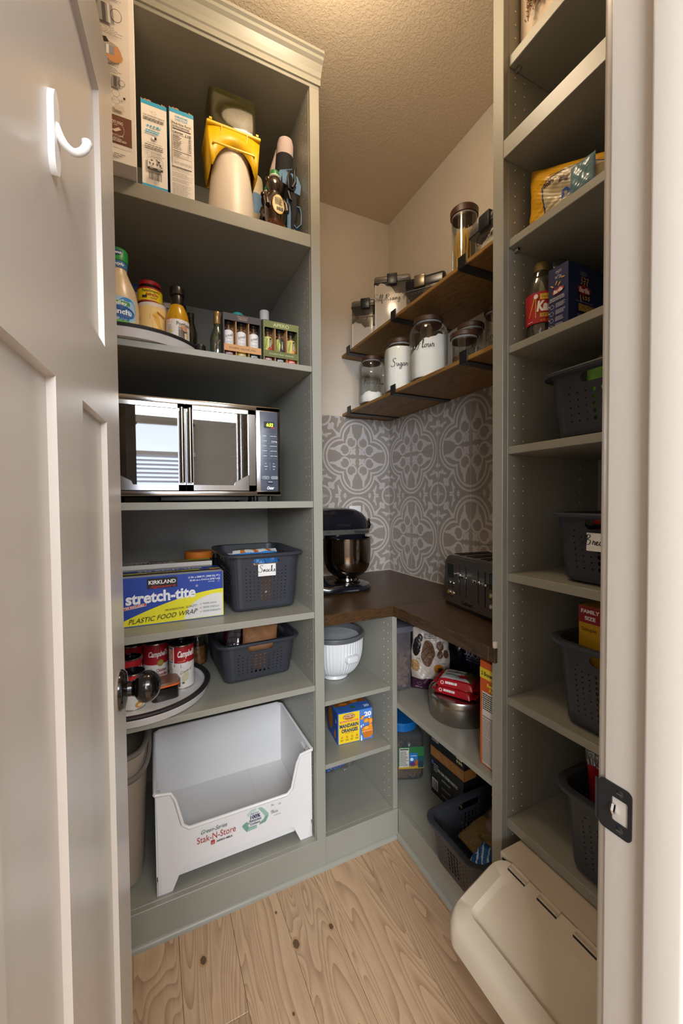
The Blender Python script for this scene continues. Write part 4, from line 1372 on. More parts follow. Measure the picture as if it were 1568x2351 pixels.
# rolled carrier bag with blue straps
FAB = mat('black_fabric', '#1c1d22', 0.9, bump=.3, bscale=400); PINK = mat('pale_pink_fabric', '#b9a7a4', 0.9, bump=.3, bscale=400)
WEB = mat('blue_webbing', '#5d7f9f', 0.75, bump=.6, bscale=600)
t = thing('rolled_bag', 'rolled black and pale pink fabric bag with blue webbing straps', 'bag', (0.450, 1.41, Z1))
b = B()
b.tube([(-.005, .07, .009), (-.003, .05, .10), (.0, .02, .20), (.004, -.005, .29), (.005, -.015, .34)], [.026, .030, .032, .031, .030], FAB, seg=20)
b.tube([(.005, -.0145, .335), (.006, -.020, .372), (.006, -.022, .388), (.006, -.023, .396)], [.0305, .029, .024, .010], PINK, seg=20)
b.build('bag_roll', t)
b = B()
b.tube([(-.024, .05, .16), (-.030, .04, .22), (-.026, .015, .30), (-.014, -.004, .36)], [.009, .015, .015, .010], PINK, seg=12)
b.build('pink_side', t)
b = B()
b.ribbon([(-.012, -.075, .195), (-.008, -.06, .24), (.008, -.05, .262), (.026, -.056, .25), (.034, -.07, .21), (.026, -.08, .17)], (1, .3, .1), .026, .003, WEB)
b.ribbon([(-.03, -.05, .19), (-.028, -.045, .235), (-.01, -.04, .27), (.012, -.045, .275)], (1, 0, .4), .022, .003, WEB)
b.build('strap', t, angle=50)
b = B()
b.ribbon([(.006, -.075, .15), (.004, -.08, .10), (.002, -.085, .05), (.010, -.09, .020), (.024, -.088, .013)], (1, .2, .25), .032, .003, WEB)
b.ribbon([(.02, -.07, .13), (.038, -.075, .125), (.041, -.08, .10), (.037, -.088, .06), (.022, -.085, .045), (.010, -.08, .06)], (.3, 1, 0), .020, .003, WEB)
b.build('strap', t, angle=50)
b = B()
b.tube([(.02, -.085, .25), (.016, -.088, .235), (.018, -.088, .20), (.008, -.088, .18)], .005, BPLAST, seg=8)
b.tube([(.0, -.085, .235), (-.008, -.088, .21), (-.004, -.088, .175), (.01, -.088, .17), (.018, -.085, .19)], .0042, BPLAST, seg=8)
b.tube([(-.006, -.085, .165), (.0, -.088, .14), (.012, -.088, .135)], .006, BPLAST, seg=8)
b.tube([(.012, -.082, .15), (.014, -.084, .10), (.002, -.088, .02)], [.012, .011, .003], FAB, seg=10)
b.build('buckle', t)

# ================================================================ second shelf (z 1.7446): turntable and bottles
def turntable(z, label):
    t = thing('turntable', label, 'turntable', (-.04, 1.452, z), 0, None)
    WHT = mat('turntable_white', '#d6d2d0', .35); RUB = mat('black_rubber_rim', '#252325', .55)
    r = .2125
    B().lathe([(r - .03, 0), (r - .008, .002), (r, .024), (r - .002, .027), (r - .014, .0275), (r - .016, .0195), (.0001, .0195)], WHT, seg=96).build('tray', t)
    B().lathe([(r - .0145, .0272), (r - .0145, .033), (r - .012, .0355), (r + .001, .0355), (r + .0035, .0325), (r + .001, .0262)], RUB, seg=96, cap=False).build('rim', t)
    return t
turntable(1.7446, 'white turntable with black rim holding sauces on the upper shelf')
Z2 = 1.7446 + .0197
RANCH = mat('ranch_dressing', '#cdb99c', .3, noise=.03, nscale=60)
t = bottle('dressing_bottle', 'big ranch dressing bottle with green cap, cut off by the door', 'bottle', (-.072, 1.345, Z2), 12,
    [(.048, 0), (.052, .004), (.0525, .09), (.050, .115), (.042, .15), (.031, .175), (.023, .195), (.022, .205), (.0001, .205)], RANCH,
    [(.0235, .203, ink('#3b76b8')), (.0245, .222, ink('#3b76b8')), (.026, .223, mat('cap_green', '#2d9b4b', .35)), (.0265, .254, mat('cap_green', '#2d9b4b', .35)), (.024, .258, mat('cap_green', '#2d9b4b', .35)), (.0001, .259, mat('cap_green', '#2d9b4b', .35))], ink('#3b76b8'))
p = Print(cyl(.0527, 0, 0), nu=.006)
p.rect(-.05, .006, .037, .108, '#9cc5e8'); p.ell(.012, .078, .026, .030, '#2c87cf'); p.rect(-.05, .006, .037, .042, '#5fae3e'); p.poly([(-.05, .04), (-.02, .052), (.01, .044), (.034, .05), (.034, .036), (-.05, .03)], '#b7cf3e')
p.rect(-.035, .084, .022, .096, '#e9f1e4', slant=-.002); p.rect(-.034, .085, .021, .095, '#2f8a45', slant=-.002); p.text('Valley', -.008, .0895, .0085, '#ffffff', w=.040, bold=.02)
p.ell(-.004, .066, .036, .0165, '#20559c'); p.text('Ranch.', -.006, .066, .015, '#ffffff', w=.056, bold=.02)
p.text('style', .004, .048, .009, '#20559c', shear=.4, w=.026, bold=.02)
p.ell(.028, .022, .021, .021, '#d9d5c3'); p.ell(.028, .022, .018, .018, '#a6442a'); p.ell(.034, .024, .010, .011, '#dfe3ea'); p.ell(.02, .016, .006, .005, '#e58a3c')
p.ell(-.004, .012, .005, .005, '#e7efe0'); p.rect(-.012, .009, -.003, .018, '#dfead5')
p.done('front_label', t)
p = Print(cyl(.0268, 0, 0), nu=.005); p.ell(-.006, .244, .014, .008, '#20559c'); p.text('Ranch.', -.004, .243, .007, '#ffffff', w=.024, bold=.02); p.ell(-.002, .252, .012, .003, '#2f8a45')
p.done('cap_print', t)
p = Print(cyl(.0243, 0, 0), nu=.005); p.text('style', -.001, .213, .008, '#fff', shear=.4, w=.026, bold=.02); p.done('neck_print', t)

t = bottle('jar_blue_lid', 'jar with dark blue lid behind the ranch bottle', 'jar', (-.030, 1.50, Z2), 0,
    [(.030, 0), (.033, .003), (.033, .20), (.030, .215), (.0001, .215)], mat('jar_grey', '#cfc8bd', .3), [(.0335, .210), (.0335, .232), (.032, .235), (.0001, .235)], mat('blue_lid', '#1d3f7c', .35), capname='lid')
t.name = 'spice_jar'
# cornbread mix canister
t = thing('mix_canister', 'round canister picturing yellow cornbread, under the yeast jar', 'canister', (.018, 1.405, Z2), 5)
B().lathe([(.043, 0), (.0445, .002), (.0445, .128), (.0435, .13), (.0001, .13)], mat('canister_tan', '#d8bf97', .5), seg=40).build('canister_body', t)
B().lathe([(.0455, .126), (.0455, .137), (.043, .139), (.0001, .139)], mat('lid_ivory', '#d9d0c9', .4), seg=40).build('lid', t)
p = Print(cyl(.0447, 0, 0), nu=.005)
p.rect(-.065, .0, .065, .012, '#e8cf13'); p.rect(-.065, .012, .065, .040, '#6a3a28'); p.rect(-.065, .012, -.034, .040, '#23304f'); p.rect(-.034, .012, -.012, .036, '#c88a5c'); p.ell(-.006, .028, .012, .009, '#b9c4cf'); p.ell(.002, .036, .012, .004, '#40281c'); p.ell(.016, .026, .009, .008, '#c9d0d6')
p.rect(-.065, .040, .065, .126, '#e6c987')
def slab_(p, pts, c1, c2, dz):
    p.poly(pts, c1); lo_ = [(a, c - dz) for a, c in pts[:2]]
    p.poly([pts[0], pts[1], lo_[1], lo_[0]], c2)
slab_(p, [(-.046, .094), (-.012, .098), (-.008, .120), (-.044, .118)], '#e5b32a', '#b5781d', .012)
slab_(p, [(-.046, .064), (-.004, .062), (-.006, .082), (-.034, .088)], '#ecc54a', '#c08428', .014)
p.poly([(-.006, .10), (.008, .112), (.030, .100), (.044, .070), (.034, .052), (.014, .052)], '#e0ad31'); p.poly([(-.006, .10), (.004, .096), (.022, .056), (.014, .052)], '#c58b25'); p.poly([(.008, .112), (.030, .10), (.026, .094), (.006, .106)], '#a9681c')
p.poly([(-.05, .042), (.05, .040), (.05, .046), (-.05, .049)], '#f0ddb0')
p.done('picture_label', t)
# yeast jar stacked on it
t = thing('yeast_jar', 'small yeast jar with red lid stacked on the cornbread canister', 'jar', (.011, 1.405, Z2 + .1400), 5)
B().lathe([(.034, 0), (.0355, .003), (.0355, .045), (.033, .052), (.030, .055), (.030, .060), (.0001, .060)], mat('dark_glass_jar', '#20130c', .1), seg=40).build('jar_body', t)
B().lathe([(.0315, .058), (.0325, .060), (.0325, .068), (.0295, .071), (.0001, .0715)], mat('red_lid', '#a3172a', .35), seg=40).build('lid', t)
p = Print(cyl(.0358, 0, 0), nu=.005)
p.rect(-.05, .003, .05, .046, '#e8cf13'); p.rect(-.05, .042, .05, .047, '#9c1b28'); p.rect(-.05, .003, .05, .007, '#9c1b28')
p.text("Fleischmann's", 0, .036, .0085, '#221a10', w=.052, bold=.01); p.text('ActiveDry', .002, .025, .009, '#a01a2c', w=.038, bold=.03, shear=.2); p.text('YEAST', .006, .014, .005, '#7b1a2a', bold=.02); p.rect(-.026, .013, -.012, .021, '#26303a')
p.done('front_label', t)
# white jar and dark bottle behind
t = bottle('spice_jar', 'small white jar behind the cornbread canister and mustard bottle', 'jar', (.067, 1.49, Z2), 0, [(.026, 0), (.028, .003), (.028, .175), (.0001, .176)], mat('white_label', '#d9d8d6', .4), [(.0285, .17, ink('#23304f')), (.0285, .174, ink('#23304f')), (.0285, .19, WHITEP), (.0001, .191, WHITEP)], WHITEP, capname='lid')
t = bottle('sauce_bottle', 'dark narrow bottle neck between the white jar and mustard bottle', 'bottle', (.112, 1.52, Z2), 0, [(.024, 0), (.026, .004), (.026, .12), (.014, .165), (.012, .20), (.0001, .2)], mat('dark_green_glass', '#14180f', .08), [(.0155, .185), (.0155, .212), (.0135, .215), (.0001, .215)], BPLAST)
# mustard bottle
MUST = mat('mustard_sauce', '#b98a12', .22)
t = bottle('mustard_bottle', 'mustard bottle with tall black cap and white label on the turntable', 'bottle', (.0875, 1.362, Z2 + .001), 6,
    [(.032, 0), (.034, .003), (.034, .088), (.031, .110), (.0215, .134), (.018, .140), (.0001, .140)], MUST,
    [(.0195, .134), (.019, .165), (.0175, .168), (.0215, .170), (.0215, .190), (.020, .193), (.0001, .194)], BPLAST)
p = Print(cyl(.0342, 0, 0), nu=.004)
p.rect(-.045, .001, .045, .086, '#dcd7d4'); p.poly([(-.04, .070), (-.04, .091), (-.01, .094), (.02, .09), (.04, .086), (.012, .084), (-.014, .080), (-.024, .074)], '#c9341c'); p.poly([(-.036, .074), (-.03, .088), (-.016, .085), (-.024, .076)], '#e0622a')
p.text('Portland', .014, .073, .012, '#17140f', w=.046, bold=.01)
p.rect(-.004, .022, .022, .064, '#9a8f86')
for i in range(5):
    for j in range(5):
        p.rect(-.003 + i * .005, .023 + j * .0062, -.0005 + i * .005, .0265 + j * .0062, '#34303a')
p.ell(.012, .057, .007, .0085, '#b98a68'); p.rect(.003, .058, .008, .067, '#c98a3c'); p.rect(.011, .022, .017, .044, '#d8c48c')
p.text('Organic', .004, .013, .007, '#5f7d33', w=.026); p.text('Must', .028, .0125, .007, '#c06a1c', w=.014, bold=.02)
p.lines(-.032, .045, -.018, .066, 5, '#8d8983', seed=3); p.ell(-.022, .048, .003, .004, '#b9b832'); p.ell(-.026, .03, .004, .006, '#d9c93a')
p.done('front_label', t)
t = bottle('sauce_bottle', 'dark green sauce bottle edge just right of the mustard bottle', 'bottle', (.132, 1.425, Z2), 0, [(.018, 0), (.020, .004), (.020, .09), (.011, .12), (.010, .14), (.0001, .14)], mat('dark_green_glass', '#14180f'), [(.0115, .135), (.0115, .152), (.0001, .153)], BPLAST)
t = thing('small_black_jar', 'tiny black-lidded jar on the shelf edge beside green glass bottle', 'jar', (.150, 1.332, 1.7446))
B().lathe([(.0165, 0), (.017, .002), (.017, .034), (.015, .037), (.0001, .0372)], BPLAST, seg=32).build('jar_lid', t)
b = B()
for i in range(24):
    a = i * PI / 12
    b.box(-.0006, .0006, -.0176, -.0168, .012, .033, BPLAST, xf=Matrix.Rotation(a, 4, 'Z'))
b.build('grip_ribs', t)
# clear green glass bottle with gold cap
GG = clear('green_tint_glass', '#b9c4b0', .10, .03, haze=.12, hazecol='#7d8b74')
t = bottle('glass_bottle', 'green glass bottle with gold cap and torn label, left of gift packs', 'bottle', (.213, 1.395, 1.7446), 0,
    [(.022, 0), (.0245, .004), (.0245, .085), (.022, .10), (.013, .125), (.0105, .135), (.0105, .16), (.0001, .16)], GG,
    [(.012, .138), (.012, .158), (.0125, .160), (.0125, .176), (.011, .179), (.0001, .179)], mat('gold_cap', '#a5895a', .3, metal=.7))
rn = random.Random(5)
p = Print(cyl(.0246, 0, 0), nu=.004)
p.poly([(-.014, .02), (.006, .012), (.016, .04), (.012, .075), (.002, .082), (-.004, .06), (-.012, .07)], '#8d8a80'); p.poly([(-.016, .05), (-.006, .045), (-.002, .08), (-.010, .092)], '#5d4128'); p.poly([(.006, .05), (.016, .06), (.014, .088), (.006, .08)], '#6a4a2c'); p.poly([(-.006, .01), (.004, .02), (.0, .05)], '#66625a')
p.done('torn_label', t)

# gift packs of six small bottles each
def gift_pack(loc, rz, lab, cols, head, headc, fm, fc, band, bandtxt, bandc, toplab, side):
    w, h, d = .121, .142, .048
    t = thing('bottle_gift_pack', lab, 'gift pack', loc, rz)
    b = B()
    FM = mat('pack_' + fm, fm, .6); KB = mat('kraft_inner', '#b98d5f', .7)
    b.box(-w / 2, -w / 2 + .004, 0, d, 0, h, FM); b.box(w / 2 - .004, w / 2, 0, d, 0, h, FM)
    b.box(-w / 2, w / 2, d - .002, d, 0, h, KB); b.box(-w / 2, w / 2, 0, d, 0, .0015, FM); b.box(-w / 2, w / 2, 0, d, h - .0015, h, FM)
    b.box(-w / 2, w / 2, -.0003, .0012, h - .022, h, FM)
    b.build('frame', t, smooth=False)
    b = B()
    for x in (-w / 6, w / 6):
        b.box(x - .0012, x + .0012, .001, d - .002, .0015, h - .002, KB)
    b.build('divider', t, smooth=False)
    b = B()
    b.box(-w / 2 + .002, w / 2 - .001, -.0016, -.0004, .024, .045, mat('band_' + band, band, .65))
    b.build('band', t, smooth=False)
    p = Print(front(-.0016)); p.text(bandtxt, 0, .0345, .0052, bandc, w=.085); p.done('band_print', t)
    p = Print(front(-.0003))
    for s_, v, hh, ww in head: p.text(s_, 0, h - v, hh, headc, w=ww, bold=.01)
    p.done('header_print', t)
    if side:
        p = Print(front(0))
        for k in range(14):
            for x in (-w / 2 + .002, w / 2 - .002):
                p.poly([(x - .0015, k * .01 + .002), (x + .0015, k * .01 + .006), (x + .0005, k * .01 + .008), (x - .0015, k * .01 + .004)], '#97995a')
        p.done('frame_print', t)
    for k in range(3):
        x = (k - 1) * w / 3
        m1, m2, txt, cc = cols[k]
        bt = B()
        bt.lathe([(.0001, .003), (.0165, .004), (.0165, .026), (.0150, .028)], mat('lc_' + m1, m1, .45), seg=28, c=(x, .024))
        bt.lathe([(.0150, .028), (.0165, .030), (.0165, .046)], mat('oil_' + m1, '#4b3a2e', .2), seg=28, c=(x, .024))
        bt.lathe([(.0165, .046), (.0165, .090), (.014, .093), (.013, .0955)], mat('lu_' + m2, m2, .45), seg=28, c=(x, .024))
        o = bt.build('bottle', t)
        c = B(); c.lathe([(.0135, .0945), (.0135, .0985), (.006, .0995), (.006, .115), (.0115, .117), (.0125, .124), (.009, .127)], clear('stopper_clear', '#c9a98c', .2, .1, haze=.3, hazecol='#8a6b50'), seg=24, c=(x, .024))
        c.lathe([(.0145, .0935), (.0145, .0965), (.0135, .0975)], CHROME, seg=24, c=(x, .024))
        c.lathe([(.0062, .100), (.0062, .104)], CHROME, seg=16, c=(x, .024))
        c.lathe([(.010, .114), (.0135, .118), (.0135, .126), (.0001, .127)], BPLAST, seg=24, c=(x, .024))
        c.build('pourer', o)
        sf = (lambda X: (lambda a, v, dd=0: Vector((X + (.0167 + dd) * math.sin(a / .0167), .024 - (.0167 + dd) * math.cos(a / .0167), v))))(x)
        p = Print(sf, nu=.003)
        if toplab == 'DURANT':
            p.text('DURANT', 0, .075, .0068, '#33302e', w=.025, slope=.28, bold=.01)
            p.lines(-.010, .052, .010, .057, 2, '#aaa', seed=k); p.lines(-.008, .064, .009, .068, 1, '#aaa', seed=k + 5)
        else:
            p.poly([(-.014, .048), (-.004, .048), (.0, .07), (-.006, .09), (-.014, .088)], '#a9b356'); p.poly([(-.01, .05), (-.003, .085), (-.007, .088), (-.013, .06)], '#7c8a35')
            p.rect(.002, .05, .010, .088, '#2a2722'); p.text('APERO', .006, .068, .0058, '#e8e4da', rot=90, w=.030, bold=.01)
            p.ell(.002, .052, .006, .006, cc, n=12); p.ell(.013, .062, .004, .01, cc, n=12)
        p.done('label_print', o)
        p = Print(sf, nu=.003)
        p.text(txt, 0, .019, .0055, '#e8dcd8', w=.022, bold=.02); p.text('VINEGAR' if toplab != 'DURANT' else 'OLIVE OIL', 0, .010, .0042, '#e8dcd8', w=.018, bold=.02)
        p.done('label_print', o)
    return t
gift_pack((.2765, 1.300, 1.7446), 0, 'dark brown gift pack of three white-labelled olive oil bottles', [('#6d2437', '#d9d7d5', 'JALAPENO', '#c33'), ('#b79a1c', '#d9d7d5', 'LEMON', '#c33'), ('#24463a', '#d9d7d5', 'BASIL', '#c33')], [('CRAFTED IN', .007, .004, .035), ('OREGON', .0135, .0065, .028)], '#a88e78', '#3d393b', 'x', '#c08f5e', 'FUSED OLIVE OIL', '#3a2c22', 'DURANT', False)
gift_pack((.4045, 1.300, 1.7446), 0, 'olive green gift pack of three fruit vinegar bottles, rightmost on shelf', [('#6b2229', '#c3bf74', 'POMEGR.', '#b03a2c'), ('#2c2534', '#3a3d28', 'BLACKBRY', '#3b2b3c'), ('#d04a26', '#c9a765', 'WHITE PL.', '#d98a4c')], [('APERO', .011, .0115, .055)], '#b9bd8a', '#6b7040', 'x', '#5f6438', 'GOURMET FRUIT VINEGARS', '#b9b98e', 'APERO', True)
t = bottle('spice_jar', 'clear jar with white cap behind the gap between the gift packs', 'jar', (.402, 1.50, 1.7446), 0, [(.018, 0), (.020, .003), (.020, .215), (.016, .23), (.0001, .23)], clear('jar_grey_clear', '#c9cdc6', .1, .05, haze=.35, hazecol='#7d8578'), [(.0175, .228), (.0175, .262), (.016, .264), (.0001, .264)], WHITEP)
t = bottle('spice_jar', 'jar with turquoise lid peeping over the dark gift pack', 'jar', (.302, 1.50, 1.7446), 0, [(.020, 0), (.022, .003), (.022, .222), (.0001, .222)], mat('jar_grey'), [(.0205, .222), (.0205, .232), (.018, .235), (.0001, .236)], mat('turquoise', '#3fb7b5', .4), capname='lid')
t = bottle('spice_jar', 'jar with gold lid peeping over the dark gift pack, right of turquoise', 'jar', (.352, 1.49, 1.7446), 0, [(.017, 0), (.018, .003), (.018, .205), (.0001, .205)], mat('amber', '#8a5a22', .3), [(.0165, .205), (.0175, .214), (.013, .220), (.0001, .222)], mat('gold_lid', '#a9793a', .35, metal=.5), capname='lid')
t = bottle('spice_jar', 'jar with green lid peeping over the olive green gift pack', 'jar', (.430, 1.46, 1.7446), 0, [(.018, 0), (.020, .003), (.020, .192), (.0001, .192)], mat('jar_grey'), [(.0195, .192), (.0195, .201), (.017, .204), (.0001, .205)], mat('lid_green', '#1f8a57', .4), capname='lid')

# ================================================================ third shelf: countertop oven
STEEL2 = mat('oven_steel', '#c2bfbb', 0.16, metal=1.0, noise=.03, nscale=40, stretch=(30, 1, 1))
ov = thing('toaster_oven', 'stainless countertop oven with two glass doors and a digital panel', 'oven', (0.128, 1.28, 1.2908))
OW, OH, OD = 0.264, 0.288, 0.40      # half width, height, depth; feet below
OZ = 0.019
b = B()
DKM = mat('oven_dark_metal', '#3c3c3e', .4, metal=.6)
b.box(-OW + .004, OW - .004, .012, .016, OZ, OZ + .03, DKM)
b.rbox(-OW + .002, OW - .002, .02, OD, OZ + OH - .004, OZ + OH, DKM, r=.001, seg=1)
b.rbox(-OW + .002, -OW + .006, .02, OD, OZ, OZ + OH, DKM, r=.001, seg=1)
b.rbox(OW - .006, OW - .002, .02, OD, OZ, OZ + OH, DKM, r=.001, seg=1)
b.rbox(-OW + .002, OW - .002, OD - .004, OD, OZ, OZ + OH, DKM, r=.001, seg=1)
b.rbox(-OW + .002, OW - .002, .02, OD, OZ, OZ + .004, DKM, r=.001, seg=1)
b.build('oven_shell', ov)
b = B()      # front frame: rounded outline with openings for doors and panel
dx0, dx1, dz0, dz1 = -.240, .180, OZ + .016, OZ + OH - .018
b.rbox(-OW, OW, 0, .022, OZ + OH - .018, OZ + OH + .001, STEEL2, r=.0045, seg=3)
b.rbox(-OW, OW, 0, .022, OZ - .001, OZ + .016, STEEL2, r=.0045, seg=3)
b.rbox(-OW, -.240, 0, .022, OZ, OZ + OH, STEEL2, r=.0045, seg=3)
b.rbox(.180, OW, 0, .022, OZ, OZ + OH, STEEL2, r=.0045, seg=3)
b.build('front_frame', ov)
def door_panel(x0, x1, corner):
    """steel framed door with a bevelled lower outer corner, glass inside"""
    t = 0.012
    b = B()
    y0, y1 = -.004, .010
    b.box(x0, x1, y0, y1, dz1 - t, dz1, STEEL2)
    b.box(x0, x1, y0, y1, dz0, dz0 + t + .004, STEEL2)
    inn, out = (x1, x0) if corner == 'l' else (x0, x1)
    sg = 1 if out > inn else -1
    b.box(min(inn, inn + sg * .020), max(inn, inn + sg * .020), y0, y1, dz0, dz1, STEEL2)
    b.box(min(out, out - sg * .022), max(out, out - sg * .022), y0, y1, dz0, dz1, STEEL2)
    zt = dz0 + .016
    b.prism([(out - sg * .021, zt), (out - sg * .068, zt), (out - sg * .064, zt + .010), (out - sg * .021, zt + .034)], y0, y1, STEEL2, 'Y')
    o = b.build('glass_door', ov, smooth=False)
    g = B(); g.box(min(inn + sg * .02, out - sg * .022), max(inn + sg * .02, out - sg * .022), .001, .003, dz0 + t, dz1 - t, clear('oven_glass', '#b9bcc0', .20, .015, fres=.6))
    g.build('pane', o, smooth=False)
    hx_ = inn + sg * .010
    h = B()
    h.tube([(hx_, -.030, dz0 + .022), (hx_, -.030, dz1 - .014)], .0068, mat('handle_steel', '#8f857a', .18, metal=1), seg=20)
    for z in (dz0 + .034, dz1 - .026):
        h.tube([(hx_, -.030, z), (hx_, -.003, z)], .004, STEEL2, seg=10)
    h.build('handle', o)
mid = -.0305
door_panel(dx0, mid - .001, 'l')
door_panel(mid + .001, dx1 - .001, 'r')
# dark cavity with racks
b = B()
CV = mat('oven_cavity', '#4a4a4c', .35, metal=.5)
b.grid(lambda u, v: (dx0 + (dx1 - dx0) * u, .28, dz0 + (dz1 - dz0) * v), 1, 1, CV)
b.add([(dx0, .014, dz0), (dx1, .014, dz0), (dx1, .28, dz0), (dx0, .28, dz0)], [(0, 1, 2, 3)], CV)
b.add([(dx0, .014, dz1), (dx1, .014, dz1), (dx1, .28, dz1), (dx0, .28, dz1)], [(3, 2, 1, 0)], CV)
for x in (dx0, dx1):
    b.add([(x, .014, dz0), (x, .28, dz0), (x, .28, dz1), (x, .014, dz1)], [(0, 1, 2, 3)], CV)
b.build('cavity', ov, smooth=False, fix=False)
b = B()
b.prism([(dx0 + .004, dz0 + .01), (dx0 + .05, dz0 + .01), (dx0 + .05, dz1 - .01), (dx0 + .02, dz1 - .05), (dx0 + .008, dz0 + .12)], .10, .11, mat('cavity_side', '#232426', .3), 'Y')
for x in (.12, .135, .15, .16):
    for k in range(6):
        b.tube([(x, .06, dz0 + .03 + k * .035), (x + .008, .06, dz0 + .045 + k * .035)], .004, CHROME, seg=6)
b.build('side_rack_guides', ov)
for zr in (dz0 + .112, dz0 + .098):
    b = B()
    for y in (.03, .045, .09, .14, .19, .24):
        b.tube([(dx0 + .005, y, zr), (dx1 - .005, y, zr)], .0014, CHROME, seg=6)
    for k in range(5):
        x = dx0 + .03 + k * .09
        b.tube([(x, .025, zr - .003), (x, .25, zr - .003)], .0012, CHROME, seg=6)
    b.build('wire_rack', ov)
b = B()
b.rbox(.1935, .2545, -.0015, .004, dz0 - .003, dz1 + .004, mat('panel_rim', '#c4c4c6', .25, metal=.9), r=.004, seg=2)
b.rbox(.1945, .2535, -.0025, .004, dz0 - .002, dz1 + .003, mat('control_panel', '#4b5160', .35), r=.004, seg=2)
cp = b.build('control_panel', ov)
p = Print(front(-.0025, .224, dz0))
H_ = dz1 - dz0
p.rect(-.0165, H_ - .051, .0185, H_ - .030, '#15171a')
GR = mat('led_digits', '#c8ff20', .5, emit='#c6ff2a', estr=2.2)
p.text('6:32', .003, H_ - .040, .0105, GR, w=.022, bold=.03, shear=.12); p.text('8', -.013, H_ - .040, .009, '#33363a', w=.004)
p.rect(.006, H_ - .0515, .012, H_ - .0485, '#c8281e'); p.rect(.0135, H_ - .0515, .0185, H_ - .0485, '#c8281e')
PW = '#cfd3da'
for i, (a, c) in enumerate((('BAKE', 'AIR FRY'), ('TOAST', 'TURBO'), ('BROIL', 'DEHYDRATE'), ('ROAST', 'SLOW COOK'), ('PIZZA', 'KEEP WARM'))):
    v = H_ - .077 - i * .0162
    p.text(a, -.0145, v, .0032, PW, bold=.02); p.text(c, .014, v, .0032, PW, w=min(.022, .0031 * len(c)), bold=.02)
    if i == 1: p.text('CONVECT', .012, v - .004, .003, PW, w=.014); p.ell(.0235, v - .002, .0022, .0022, PW)
    p.rect(-.028, v + .0078, .028, v + .0082, '#8d93a0')
p.rect(-.028, H_ - .1502, .028, H_ - .1498, '#8d93a0'); p.rect(-.0002, H_ - .150, .0002, H_ - .069, '#8d93a0')
for u, l in ((-.013, 'TEMP'), (.013, 'TIME')):
    for sgn in (1, -1):
        v = H_ - .176 + sgn * .0075
        p.poly([(u - .003, v), (u + .003, v), (u, v + sgn * .0045)], PW); p.poly([(u - .0019, v + sgn * .0006), (u + .0019, v + sgn * .0006), (u, v + sgn * .0034)], '#4b5160')
    p.text(l, u, H_ - .176, .0036, PW, bold=.02)
p.rect(-.0002, H_ - .189, .0002, H_ - .163, PW)
def pill(p, u, v, hw, hh, c, fill):
    for k, cc in ((1, c), (.82, fill)):
        p.poly([(u + (hw - hh) * (1 if math.cos(t) > 0 else -1) + hh * k * math.cos(t), v + hh * k * math.sin(t)) for t in [2 * PI * (i + .5) / 16 for i in range(16)]], cc)
pill(p, -.0145, H_ - .2125, .0115, .0052, PW, '#4b5160'); p.text('START', -.0145, H_ - .2125, .0032, PW, bold=.02)
pill(p, .0145, H_ - .2125, .0115, .0052, PW, '#4b5160'); p.text('CANCEL', .0145, H_ - .2125, .0032, PW, bold=.02)
pill(p, 0, H_ - .226, .009, .0045, '#2b2f39', '#353a46'); p.text('CLOCK', 0, H_ - .226, .003, PW, bold=.02)
p.text('Oster', .001, H_ - .2455, .0095, '#f1f2f5', w=.024, shear=.35, bold=.03)
p.done('panel_print', cp)
for x in (-.22, .13, .185, .235):
    for y in (.03, .34):
        if x != .13:
            B().lathe([(.008, 0), (.009, .003), (.009, OZ)], BPLAST, seg=16, c=(x, y)).build('foot', ov)
b = B(); b.rbox(-.10, .16, .02, .30, .004, OZ - .001, mat('crumb_tray', '#1b1b1d', .5), r=.002); b.build('crumb_tray', ov)

# ================================================================ fourth shelf: wrap boxes, jar and snack basket
Z4 = .9114
BLUE = '#1b3f9a'
t = carton('food_wrap_box', 'large blue and yellow plastic food wrap box at the shelf front', 'box', (.0375, 1.364, Z4), 0, .35, .125, .149, mat('wrap_card', '#cfcdc8', .5), open_top=False)
p = Print(front(0))
W2 = .175
p.rect(-W2, 0, W2, .149, BLUE)
arc = lambda u: .092 - .086 * ((W2 - u) / (2 * W2)) ** 1.7 * 1.15
pts = [(-W2 + 2 * W2 * i / 24, max(0.006, arc(-W2 + 2 * W2 * i / 24))) for i in range(25)]
YL_ = '#e3d81c'
for i in range(24):
    (a0, v0), (a1, v1) = pts[i], pts[i + 1]
    p.k = 4; p.poly([(a0, 0), (a1, 0), (a1, v1), (a0, v0)], YL_)
p.k = 7
g = '#d8d6d2'
wp = [(W2 - .003, .004)] + [(.052 + .12 * i / 12, min(.078, .004 + .076 * math.sqrt(max(0, 1 - (1 - i / 12) ** 2)))) for i in range(13)]
p.poly([wp[0]] + wp[1:][::-1][0:13][::-1], g)
p.rect(-W2, 0, W2, .002, '#2a58a8')
p.sf = front(0, .002)
p.text('stretch-tite', -.0136, .088, .034, '#e9e9ec', w=.200, bold=.035, slope=.03)
p.text('R', .0905, .108, .004, '#e9e9ec'); p.ring(.0905, .108, .0035, .0005, '#e9e9ec')
p.rect(-.054, .112, .032, .143, '#17110f'); p.text('KIRKLAND', -.011, .131, .0115, '#e9e6e2', w=.078, bold=.03)
p.text('Signature', -.009, .1175, .0085, '#c21f26', w=.074, shear=.5, bold=.005)
p.poly([(-.002, .128), (.002, .128), (.0, .132)], '#c21f26')
p.text('12 IN. x 3000 FT. (3000 SQ. FT.)', .114, .137, .0058, '#dfe3ee', w=.098, bold=.02)
p.text('30.48 cm x 914.4 m (278.7 m2)', .116, .127, .0056, '#dfe3ee', w=.094, bold=.02)
p.text('BPA FREE', .136, .1185, .0034, '#dfe3ee'); p.ring(.158, .1185, .003, .0004, '#dfe3ee')
